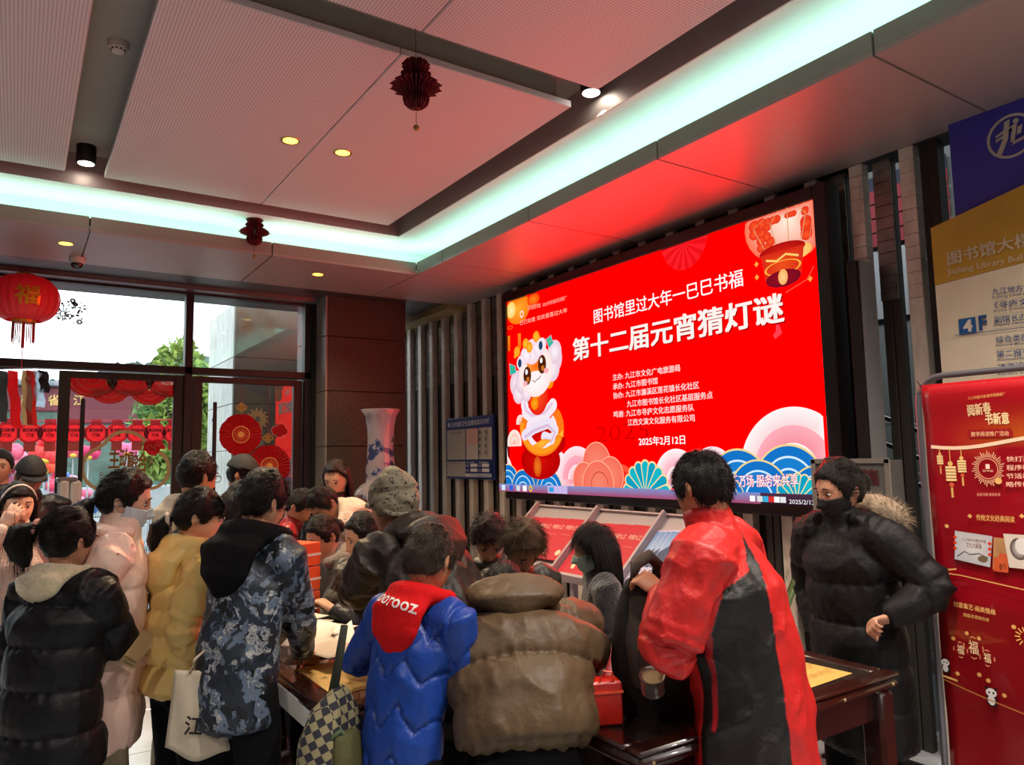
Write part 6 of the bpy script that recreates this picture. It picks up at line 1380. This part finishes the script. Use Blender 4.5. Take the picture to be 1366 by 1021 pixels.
person('person in a cream fleece hoodie bent low in front of the long-haired woman', D(432, 672, 4.72), 255, lean=52, hpitch=58, far=True, hair=dict(strand=1200, slen=.025), jacket=dict(col='d8bfae', kind='fluffy', fat=1.25, hood=dict(size=1.3)))
def x_(c): glasses(c, '6a6058', .0012)
person('seated woman in gold glasses and a grey coat with a fur collar, writing', D(431, 716, 4.4), 262, lean=22, hyaw=258, hpitch=28, seated=True, skin='cc9a7c', hair=dict(slen=.05, vol=.15, strand=900, style='bun'), extra=x_, jacket=dict(col='4b4d48', fat=1.25, baffle=.11, bamp=.012, hood=dict(same=False, col='6a665c', kind='fluffy', size=1.15)),
       hands={'L': dict(at=tb(388, 806)+np.array((0, 0, .02)), curl=.7), 'R': dict(at=tb(400, 790)+np.array((0, 0, .02)), curl=.8)})
person('seated woman with tied-back dark hair in a dark coat, pen in hand', D(486, 716, 3.95), 268, lean=14, hyaw=272, hpitch=20, seated=True, skin='d8a88a', hair=dict(slen=.06, vol=.12, strand=900, tail=dict(at=(0, -.09, -.02), out=(0, -.04, -.02), len=.2, r=.035)), jacket=dict(col='2a2c30', fat=1.1, collar=1.2),
       hands={'L': dict(at=tb(445, 822)+np.array((0, 0, .03)), curl=.9), 'R': dict(at=tb(462, 800)+np.array((0, 0, .06)), curl=1.1)})
def x_(c):
    o = shell(c, 'beanie', lambda D, P: P[:, 2] > .004-.045*(P[:, 1] < 0), lambda D, P: .016+.016*np.clip(fbm(P, 38, 8, 3), -1.2, 1.6)+.020*(P[:, 2] > .05)*np.clip(-P[:, 1]/.09+.5, 0, 1), cloth('beanie', '77705c', 'leopard'), 90, 70, .004, 0)
    MB().tube([c['HW'](p) for p in ((-.085, -.02, -.012), (-.07, -.075, -.045), (0, -.10, -.052), (.07, -.075, -.045), (.085, -.02, -.012), (.07, .07, .012), (0, .105, .022), (-.07, .07, .012))], .012, 10, closed=True).build('beanie_band', cloth('beanie', '77705c', 'leopard'), c['root'], smooth=2)
    MB().tube([c['HW'](p) for p in ((-.05, -.06, -.085), (0, -.09, -.09), (.06, -.06, -.085), (.07, .0, -.09))], .018, 10).build('red_scarf', mat('scarf_red', 'a02024', .8), c['root'], smooth=2)
person('person in a spotted grey-brown beanie and dark brown jacket leaning forward', D(524, 674, 2.98), 338, lean=44, hyaw=345, hpitch=10, skin='b88468', face=False, extra=x_, jacket=dict(col='2b241e', kind='nylon', hem=.10, fat=1.22, wr=.010, hood=dict(same=False, col='2b241e', kind='nylon', size=1.25, drop=.14, shift=.03), rough=.5), trousers=('14120f', 'plain'),
       hands={'L': dict(at=tb(448, 838)+np.array((0, 0, .02)), curl=.4, elbow=(-.9, -.6, -.6)), 'R': dict(at=tb(520, 800)+np.array((0, 0, .03)), curl=.5)})
person('person with reddish-brown hair bowed over between the tables, only the crown visible', D(652, 716, 3.5), 205, lean=30, hpitch=55, far=True, hair=dict(strand=1400, slen=.05, mat_=H_red, thick=.018, vol=.5), jacket=dict(col='2a2622'))
person('person with wavy brown hair bowed behind the brown puffer jacket', D(697, 728, 3.1), 190, lean=32, hpitch=52, far=True, hair=dict(strand=2200, slen=.05, mat_=hair_mat('wavy_brown_hair', '4a3826'), thick=.018, vol=.8), jacket=dict(col='33302c'))
def x_(c): face_mask(c, 'a8ccc4')
person('girl with long straight black hair and a pale mask in front of the rack', D(793, 732, 3.35), 300, lean=12, hyaw=312, hpitch=16, skin='c89478', hair=dict(style='long', length=.20, strand=1800, slen=.07, vol=.1), extra=x_, jacket=dict(col='121114', kind='fluffy', hem=.1, fat=1.15, collar=1.3))
# near figures
person('front-left girl in a black puffer jacket with a cream fleece hood and a ponytail', D(92, 722, 2.75), 52, lean=6, hyaw=54, hpitch=14, skin='c08c70', hair=dict(slen=.07, vol=.12, strand=3000, thick=.013, front=.07, tail=dict(at=(-.045, -.085, .035), out=(-.06, -.055, .012), len=.15, r=.042, tie='d89890')),
       jacket=dict(col='0e0f13', hem=.13, fat=1.28, baffle=.14, bamp=.014, vox=.0082, hood=dict(same=False, col='d4c6a0', kind='fluffy', size=1.0, drop=.07), rough=.5, flare=1.08), hands={'R': dict(at=D(150, 842, 2.95), curl=.6, elbow=(1.0, -.5, -.6))})
person('person in a big brown puffer jacket bent far forward, back to the camera', D(674, 782, 2.62), 24, lean=58, hpitch=78, hs=.85, face=False, hair=dict(strand=800), jacket=dict(col='54432f', hem=-.035, fat=1.50, baffle=.19, bamp=.018, vox=.0082, shoulder=1.4, hood=dict(same=False, col='54432f', kind='nylon', size=1.55, drop=.05, shift=.03), rough=.5, wr=.006, arms=1.05), trousers=('0c0c0e', 'plain', 1.15),
       hands={'R': dict(at=tb(800, 850)+np.array((0, 0, .05)), curl=.5, elbow=(1, -.3, .1)), 'L': dict(at=tb(600, 830)+np.array((0, 0, .05)), curl=.5, elbow=(-1, -.3, .1))})
def x_(c):
    # pale script letters along the rim of the red hood
    k = c['k']; n0 = c['P'][3]+c['T'][2]*.018*c['H']; bk = -np.array((0, c['T'][2][2], -c['T'][2][1])); up = c['T'][2]; V = []; F = []
    v, f = text_geo('moorooz', .012)
    xs = [p[0] for p in v]; x0, x1 = min(xs), max(xs); o_ = [ch for ch in c['root'].children if ch.name.startswith('hood')]
    from mathutils.bvhtree import BVHTree
    me = o_[0].data; bv = BVHTree.FromPolygons([tuple(q_.co) for q_ in me.vertices], [tuple(p.vertices) for p in me.polygons])
    for p in v:
        t = (p[0]-x0)/(x1-x0); a = math.radians(-50+88*t); r = .20; base = n0+up*(-.012-(.034*t))*k
        org = c['W'](base+np.array((math.sin(a)*r, 0, 0))+bk*math.cos(a)*(r+.0)+up*((p[1]-.35)*.055)); tgt = c['W'](base+up*((p[1]-.35)*.055))
        h = bv.ray_cast(Vector(org), Vector(tgt-org).normalized()); q_ = np.array(h[0])+np.array(h[1])*.002 if h[0] else org; V.append(q_)
    MB().add(V, f).build('lettering', mat('white_print', 'd8d4d0', .6), c['root'])
person('boy in a blue chevron-quilted jacket with a red lettered hood, seen from behind', D(572, 748, 2.42), 70, lean=17, hyaw=58, hpitch=28, skin='c08a66', hair=dict(strand=4200, slen=.020, mat_=H_grey, thick=.010, front=.07), extra=x_,
       jacket=dict(col='1d3f90', hem=.16, fat=1.02, baffle=.125, zig=.5, bamp=.010, groove=.011, vox=.0078, hood=dict(same=False, col='c01014', size=1.02, drop=.15), rough=.36, wr=.004, arms=1.0), hands={'R': dict(at=D(625, 905, 2.5), curl=.5, elbow=(.6, -.6, -.6)), 'L': dict(at=D(520, 880, 2.7), curl=.5)})
def redblack(c, V, N, co, arm, xs):
    P1 = c['W'](c['P'][1]); q_ = (V-P1)@c['Br']; az = np.degrees(np.arctan2(q_[:, 0], q_[:, 1])); aa = np.abs(az); z = q_[:, 2]/c['H']
    C = np.tile(lin('c01a18'), (len(V), 1)); lo_ = np.interp(z, [.07, .125, .17, .24], [60, 74, 112, 112]); hi_ = np.interp(z, [0, .10, .24], [134, 130, 124])
    m = (aa > lo_) & (aa < hi_) & ~arm; C[m] = lin('09090b')
    C[(np.abs(aa-76) < 3) & (z < .12) & ~arm] = lin('a8141e'); C[(z < -.10) & (aa > 70) & (aa < 125) & ~arm] = lin('160c0c'); return C
def x_(c):
    A_, B_ = c['P'][3], c['P'][2]; o_ = [ch for ch in c['root'].children if ch.name.startswith('jacket')][0]; me = o_.data
    from mathutils.bvhtree import BVHTree
    bv = BVHTree.FromPolygons([tuple(q_.co) for q_ in me.vertices], [tuple(p.vertices) for p in me.polygons]); V = []; v, f = text_geo('O~a', .01)
    for p in v:
        org = c['W'](np.array((.02+p[0]*.034, -.4, .21*c['H']+p[1]*.035-p[0]*.006))); h = bv.ray_cast(Vector(org), Vector(c['Br']@np.array((0, 1., 0)))); V.append(np.array(h[0])+np.array(h[1])*.002 if h[0] else org)
    MB().add(V, f).build('chest_logo', mat('grey_print', 'a08890', .5), c['root'])
person('man in a red jacket with black side panels, thinning black hair, back to the camera', D(938, 652, 2.36), 333, lean=14, hyaw=2, hpitch=18, skin='b8805e', hair=dict(strand=5200, slen=.022, bald=.9, thick=.011, front=.07, vol=.7, seed=5), extra=x_,
       jacket=dict(col='red_black', paint=redblack, hem=.125, fat=1.30, collar=1.3, wr=.007, vox=.0066, rough=.5, arms=1.08, flare=1.05, shoulder=1.05), trousers=('0c0c0e', 'plain', 1.1), hands={'L': dict(at=D(884, 792, 2.32), dir=(-.2, .5, .35), palm=(.3, .3, -.9), curl=1.2, elbow=(-1, -.4, -.6)), 'R': dict(at=D(960, 870, 2.7), curl=.6)})
def x_(c):
    face_mask(c, '0d0d10')
    # fur trim of the hood behind the nape
    k = c['k']; n0 = c['P'][3]+c['T'][2]*.02*c['H']; rg = np.random.RandomState(2); R0 = []; Dd = []
    cen = [n0+np.array((math.sin(a)*.14, -.13-.09*math.cos(a), .05-.05*abs(math.sin(a)))) for a in np.linspace(-1.5, 1.5, 12)]
    MB().tube([c['W'](p) for p in cen], [.02]+[.058]*10+[.02], 10).build('hood_fur', mat('fur_pale', '9a8872', .95, vary=.2, vscale=30), c['root'], smooth=2)
    for i in range(3200):
        p = cen[rg.randint(12)]*.5+cen[rg.randint(12)]*.0+cen[min(11, rg.randint(12))]*.0; j = rg.randint(11); t = rg.rand(); p = cen[j]*(1-t)+cen[j+1]*t; d = rg.normal(size=3); d /= np.linalg.norm(d); R0.append(c['W'](p+d*.050)); Dd.append(c['Br']@d)
    V, F = strands(np.array(R0), np.array(Dd), .045, .0022, .3, 2, 4); me = bpy.data.meshes.new('fur'); me.from_pydata(V.tolist(), [], F); o = addmesh('fur_tufts', me, mat('fur_pale', '9a8872', .95), c['root']); o['kind'] = 'stuff'
person('woman in a long black down coat with pale fur hood and a black mask', D(1120, 654, 3.2), 272, lean=7, hyaw=290, hpitch=16, hs=1.04, skin='c08c70', hair=dict(style='bun', strand=1500, slen=.06, vol=.2, thick=.018), extra=x_, jacket=dict(col='0b0b0e', hem=.26, fat=1.30, baffle=.17, bamp=.012, collar=1.5, hood=dict(size=1.1), flare=1.08, arms=1.05, rough=.6), trousers=('0c0c0e', 'plain'),
       hands={'L': dict(at=D(1182, 826, 2.93), dir=(-.85, .2, -.1), palm=(.2, -.6, -.6), fist=True, thumb=-1, elbow=(-1.2, -.8, -.7)), 'R': dict(at=D(1090, 840, 3.3), curl=.6)})
bpy.data.scenes.remove(TS)
# ------------------------------------------------------------------ loose things
M_paper = mat('white_paper', 'ded8cc', .8)
def paper(x, y, z, rz, w=.21, l=.297, curl=0, seed=0, label='', cat='paper', m=None, group='riddle papers on the long table', bend=1):
    e_ = []; rg = np.random.RandomState(seed); V = []; F = []; n = 8; mm = 6
    for j in range(n+1):
        for i in range(mm+1):
            u, v = i/mm-.5, j/n-.5; zz = curl*.3*max(0, (u*bend+v)-.15)**2+.0012*math.sin(u*7+seed)+.0012
            V.append((u*w, v*l, zz))
    for j in range(n):
        for i in range(mm): F.append((j*(mm+1)+i, j*(mm+1)+i+1, (j+1)*(mm+1)+i+1, (j+1)*(mm+1)+i))
    o = MB().add(V, F).build('paper_sheet', m or M_paper, None, smooth=2, loc=(x, y, z)); o.rotation_euler = (0, 0, rz); tag(o, label, cat, group)
    q_ = o.modifiers.new('s', 'SOLIDIFY'); q_.thickness = .0012; q_.offset = 1
    A = Art((0, 0, 0), (1, 0, 0), (0, 1, 0), .0001); A.k = 30
    lines = MB()
    return o
zt_ = .804
for i, (px, py, rz, curl, lab) in enumerate((
    (428, 851, .3, .15, 'white paper nearest the patterned sleeve, lying flat on the long table'),
    (418, 832, .9, .2, 'white sheet turned sideways in the middle of the paper pile'),
    (447, 862, -.2, .3, 'white sheet with a lifted corner near the boy in blue'),
    (405, 815, 1.3, .1, 'white sheet by the seated woman in glasses'),
    (438, 812, .1, .1, 'white sheet in front of the seated woman with the pen'),
    (450, 845, .6, .1, 'white sheet under the hand of the person in the spotted beanie'),
    (412, 863, -.5, .1, 'white sheet overlapping the gold table sheet'),
    (425, 798, .2, .9, 'white sheet standing up in a tall curl at the far side of the pile'),
    (440, 882, .25, .05, 'white sheet lying nearest the near edge, on the gold table sheet'),
    (395, 838, .4, .1, 'white sheet half hidden by the patterned sleeve'),
    (430, 822, .75, .2, 'crossways white sheet on top of the paper pile'))):
    P = atZ(px, py, zt_); P[0] = min(max(P[0], 1.0), 1.24); paper(P[0], P[1], zt_+.006*i, rz, .19, .26, curl, i, lab, m=mat('paper_'+('d8cfbe', 'c2b8a6', 'e0dacd')[i % 3], ('d8cfbe', 'c2b8a6', 'e0dacd')[i % 3], .8))
# upright folded sheet
P = atZ(428, 812, .81); P[0] = min(P[0], 1.28)
o = MB().add([(-.10, 0, 0), (.06, .02, 0), (.07, .03, .05), (.02, .03, .20), (-.03, .02, .11)], [(0, 1, 2, 3, 4)]).build('folded_paper', M_paper, None, loc=(P[0], P[1], .83)); o.rotation_euler = (0, 0, -.5); tag(o, 'white sheet propped up in a peak between the seated women', 'paper'); o.modifiers.new('s', 'SOLIDIFY').thickness = .0012
# dark tray strips between papers
for px, py, rz, lab, ln in ((415, 826, .9, 'blue-black ballpoint pen lying across the papers', .14), (440, 800, 2.2, 'black pen held by the seated woman', .14)):
    P = atZ(px, py, .85); P[0] = min(P[0], 1.25); e = empty('pen', (P[0], P[1], .855), rz, label=lab, cat='pen')
    MB().tube([(-ln/2, 0, 0), (ln/2*.7, 0, 0)], .005, 10).build('barrel', mat('pen_dark', '14182c', .3), e); MB().tube([(ln/2*.7, 0, 0), (ln/2, 0, 0)], [.005, .001], 10).build('tip', M_steel, e)
# packs of orange-wrapped booklets
P = dep(391, 740, 4.0)
for k_ in range(3):
    z0 = .806+k_*.128+.0; e = empty('booklet_pack', (P[0], P[1], z0), .35+.03*k_, label='white-sided pack of orange-covered prize booklets on the table, '+('bottom of the stack', 'middle of the stack', 'top of the stack')[k_], cat='booklets', group='stack of booklet packs')
    mb = MB()
    for i in range(10): mb.box((-.10+.002*(i % 3), -.09, .002+i*.0122), (.10+.002*(i % 2), .09, .0125+i*.0122))
    o = mb.build('booklet_pages', mat('page_edges', 'b8b4b0', .7), e); o['kind'] = 'stuff'
    MB().box((-.02, -.094, .004), (.108, .094, .124), bev=.003).build('orange_wrap', mat('orange_wrap', 'e0582c', .4), e); MB().box((-.105, -.096, .055), (.11, .096, .068)).build('band', mat('white_band_', 'd8d0c8', .5), e)
P2 = dep(418, 712, 4.75); 
# tote bag with one brushed character
P = dep(262, 950, 2.6); e = empty('tote_bag', tuple(P), label='cream cotton tote bag with a black brushed character, hanging beside the patterned jacket', cat='bag')
a_ = math.radians(-33+8)
def tote(u, v):   # u -1..1, v 0..1 (bottom to top)
    w_ = .115+.03*(1-v); d = .045*math.cos(u*1.4)*(1-v*.75)*(1-.3*abs(v-.3)); return w_*u+.04*(1-v)-.01, d, -.17+.34*v-.02*math.cos(u*3)*(v < .1)
V = []; F = []; NU, NV = 14, 14
for sd in (-1, 1):
    for j in range(NV+1):
        for i in range(NU+1): x, d, z = tote(-1+2*i/NU, j/NV); V.append((x, sd*max(d, .002)+.004*math.sin(x*40+z*18), z))
for k_ in range(2):
    o_ = k_*(NU+1)*(NV+1)
    for j in range(NV):
        for i in range(NU): q_ = (o_+j*(NU+1)+i, o_+j*(NU+1)+i+1, o_+(j+1)*(NU+1)+i+1, o_+(j+1)*(NU+1)+i); F.append(q_ if k_ == 0 else q_[::-1])
e.rotation_euler = (0, .12, a_); e.scale = (.74, .74, .8)
o = MB().add(V, F).build('bag_body', mat('cotton_canvas', 'c8bca4', .85, bump=.4, bscale=18), e, smooth=2); o.modifiers.new('s', 'SOLIDIFY').thickness = .003
v, f = text_geo('江', .02); MB().add([(-.035+p[0]*.085, -.0495-.0*p[1], -.075+p[1]*.085) for p in v], f).build('lettering', M_black, e)
for s_ in (-1, 1): MB().tube([(-.05, s_*.012, .165), (-.04, s_*.012, .22), (.0, 0, .262), (.035, s_*.012, .22), (.045, s_*.012, .165)], .007, 6).build('strap', mat('cotton_canvas', 'c8bca4', .85), e, smooth=2)
# phone in the hand of the young man with the cream hood
P = D(193, 771, 3.55); e = empty('smartphone', tuple(P), .6, label='pale pink smartphone held behind the yellow jacket', cat='phone')
MB().box((-.04, -.075, -.004), (.04, .075, .004), bev=.003).build('case', mat('phone_pink', 'd0a8a0', .4), e); e.rotation_euler = (1.1, .2, .9); MB().box((-.036, -.07, .0041), (.036, .07, .0045)).build('glass', mat('phone_glass', '302828', .1), e)
# checked cloth bag with olive pocket on a strap, beside the blue jacket
P = D(443, 985, 2.25); e = empty('shoulder_bag', tuple(P), label='dark checked shoulder bag with an olive green pocket and strap, left of the blue jacket', cat='bag')
q_ = Soup().add(loft([(0, 0, -.17), (.0, 0, -.10), (0, 0, .0), (.01, 0, .08), (.02, 0, .13)], [(.10, .06), (.12, .07), (.11, .06), (.08, .05), (.04, .03)], (1, .3, 0), 20)); me = remesh2(q_) if 'remesh2' in globals() else None
V_, F_ = q_.arr(); V_ = V_+np.stack([.006*np.sin(V_[:, 2]*60+V_[:, 0]*30), .006*np.sin(V_[:, 0]*50), 0*V_[:, 0]], 1); me = bpy.data.meshes.new('bag_body'); me.from_pydata(V_.tolist(), [], F_); addmesh('bag_body', me, cloth('checked', '30323c', 'check'), e)
q_ = Soup().add(loft([(.03, -.06, -.15), (.03, -.066, -.06), (.025, -.056, .02)], [(.055, .025), (.060, .028), (.045, .018)], (1, .3, 0), 16)); V_, F_ = q_.arr(); me = bpy.data.meshes.new('p'); me.from_pydata(V_.tolist(), [], F_); addmesh('olive_pocket', me, mat('olive_cloth', '4a4a26', .8, bump=.5, bscale=30), e)
MB().tube([(.0, .0, .12), (.015, -.01, .22), (.03, -.02, .33)], [.016, .014, .012], 8).build('strap', mat('dark_olive', '23261a', .8), e, smooth=2)
MB().tube([(.05, -.055, -.02), (.0, -.07, .04), (-.05, -.05, .0)], .008, 8).build('piping', mat('green_piping', '3a4c30', .7), e, smooth=2)
# dark backpack held by the red-jacketed man, with a steel cup
P = D(868, 880, 2.42); e = empty('backpack', tuple(P), label='dark brown and black backpack held up in front of the red-jacketed man', cat='bag')
q_ = Soup().add(loft([(.03, 0, -.26), (.02, 0, -.15), (0, 0, .02), (-.02, 0, .16), (-.03, 0, .24)], [(.10, .07), (.135, .09), (.13, .09), (.10, .075), (.06, .045)], (.84, -.54, 0), 22)); V_, F_ = q_.arr(); V_ += .012*fbm(V_, 16, 3)[:, None]*np.array((.6, .6, .3)); me = bpy.data.meshes.new('b'); me.from_pydata(V_.tolist(), [], F_); addmesh('bag_body', me, mat('dark_pack', '15110f', .7, bump=.4, bscale=30), e)
q_ = Soup().add(loft([(-.05, -.05, -.05), (-.06, -.045, .08), (-.055, -.03, .20)], [(.06, .035), (.065, .035), (.045, .025)], (.84, -.54, 0), 16)); V_, F_ = q_.arr(); me = bpy.data.meshes.new('b'); me.from_pydata(V_.tolist(), [], F_); addmesh('side_panel', me, mat('brown_pack', '3e342c', .75, bump=.4, bscale=30), e)
MB().tube([(-.08, 0, .22), (-.07, -.02, .31), (-.02, -.03, .335), (.03, -.02, .30), (.03, 0, .22)], [.018, .02, .02, .02, .018], 10).build('strap', mat('brown_pack', '3e342c', .75), e, smooth=2)
MB().tube([(.06, -.02, -.30), (.07, -.02, -.20)], .01, 8).build('webbing', M_black, e)
MB().tube([(-.02, -.06, -.25), (-.03, -.07, -.38)], .005, 6).build('webbing', M_black, e)
P = D(870, 911, 2.24); e = empty('steel_cup', tuple(P), label='dented steel cup hanging upside down at the side of the dark backpack', cat='cup')
mb = MB(); mb.lathe([(.0365, -.03), (.037, -.026), (.036, -.022), (.037, .0), (.036, .012), (.0375, .026), (.039, .031), (.036, .030), (.033, .024), (.003, .022)], n=30).build('cup_body', mat('cup_steel', 'b8b4ac', .22, .9, bump=.2, bscale=30), e, smooth=True)
MB().lathe([(.001, .0225), (.032, .0235), (.001, .0245)], n=24).build('pale_inside', mat('cup_inside', 'c8b488', .5), e); e.rotation_euler = (.35, -.38, 0)
# red gift bag and red sheet on the near table
P = atZ(812, 965, .81); e = empty('gift_bag', (P[0]+.0, P[1]+.02, .806), -.4, label='orange-red paper gift bag on the near table, right of the brown puffer', cat='bag')
MB().box((-.05, -.035, 0), (.05, .035, .13), bev=.006).build('bag_body', mat('gift_red', 'd02414', .35, bump=.4, bscale=25), e); MB().box((-.052, -.037, .095), (.052, .037, .102)).build('fold', mat('gift_fold', 'f0502c', .35), e); MB().tube([(-.02, -.03, .13), (-.01, -.04, .165), (.015, -.04, .16), (.025, -.03, .13)], .003, 6).build('handle', mat('gift_fold', 'f0502c', .35), e)
P = atZ(808, 905, .81); o = paper(min(P[0], 1.9), P[1]-.1, .806, .5, .2, .16, .5, 5, 'crumpled dark red napkin behind the gift bag on the near table', 'paper', mat('dark_red_paper', '8c1018', .5), None)
# stools for the two seated women
for ps, lab in ((D(431, 716, 4.3), 'low wooden stool under the seated woman in glasses'), (D(486, 716, 4.0), 'low wooden stool under the seated woman with the pen')):
    pass
for o_ in [o for o in COL.objects if o.name.startswith('person') and o.parent is None and str(o.get('label', '')).startswith('seated')]:
    e = empty('stool', (o_.location[0], o_.location[1], 0), label='low dark wooden stool under the woman in '+('gold glasses' if 'glasses' in o_['label'] else 'the dark coat holding a pen'), cat='stool')
    MB().lathe([(.15, .37), (.16, .375), (.16, .40), (.15, .405)], n=24).build('seat', M_wood2, e, smooth=True)
    for i in range(4): a = .785+i*1.571; MB().tube([(.11*math.cos(a), .11*math.sin(a), .37), (.15*math.cos(a), .15*math.sin(a), 0)], .016, 8).build('leg', M_wood2, e)
# security gate post and blue entrance sign near the left door
P = dep(92, 668, 6.3); e = empty('gate_post', (P[0], P[1], 0), .1, label='pale grey security gate post just inside the left door', cat='gate')
zt5 = dep(92, 640, 6.3)[2]
MB().box((-.085, -.06, 0), (-.01, .06, zt5), bev=.02).build('post_panel', mat('gate_grey', '9c9a98', .4), e, smooth=True); MB().box((.0, -.055, 0), (.085, .055, zt5-.01), bev=.02).build('post_panel', mat('gate_grey', '9c9a98', .4), e, smooth=True); MB().box((-.10, -.05, zt5-.02), (.05, .05, zt5+.02), bev=.01).build('reader', mat('reader_dark', '5c5c60', .3), e)

P = D(181, 872, 2.72); e = empty('envelope', tuple(P), label='bundle of folded brown paper slips held at the pocket of the pink coat', cat='paper')
for i in range(3): o = MB().box((-.05, -.002, -.03), (.05, .002, .03), bev=.001).build('paper_slip', mat('brown_slip', 'a88c60', .8), e); o.location = (.006*i, -.008*i, .014*i); o.rotation_euler = (.1*i, -.9, .15*i)
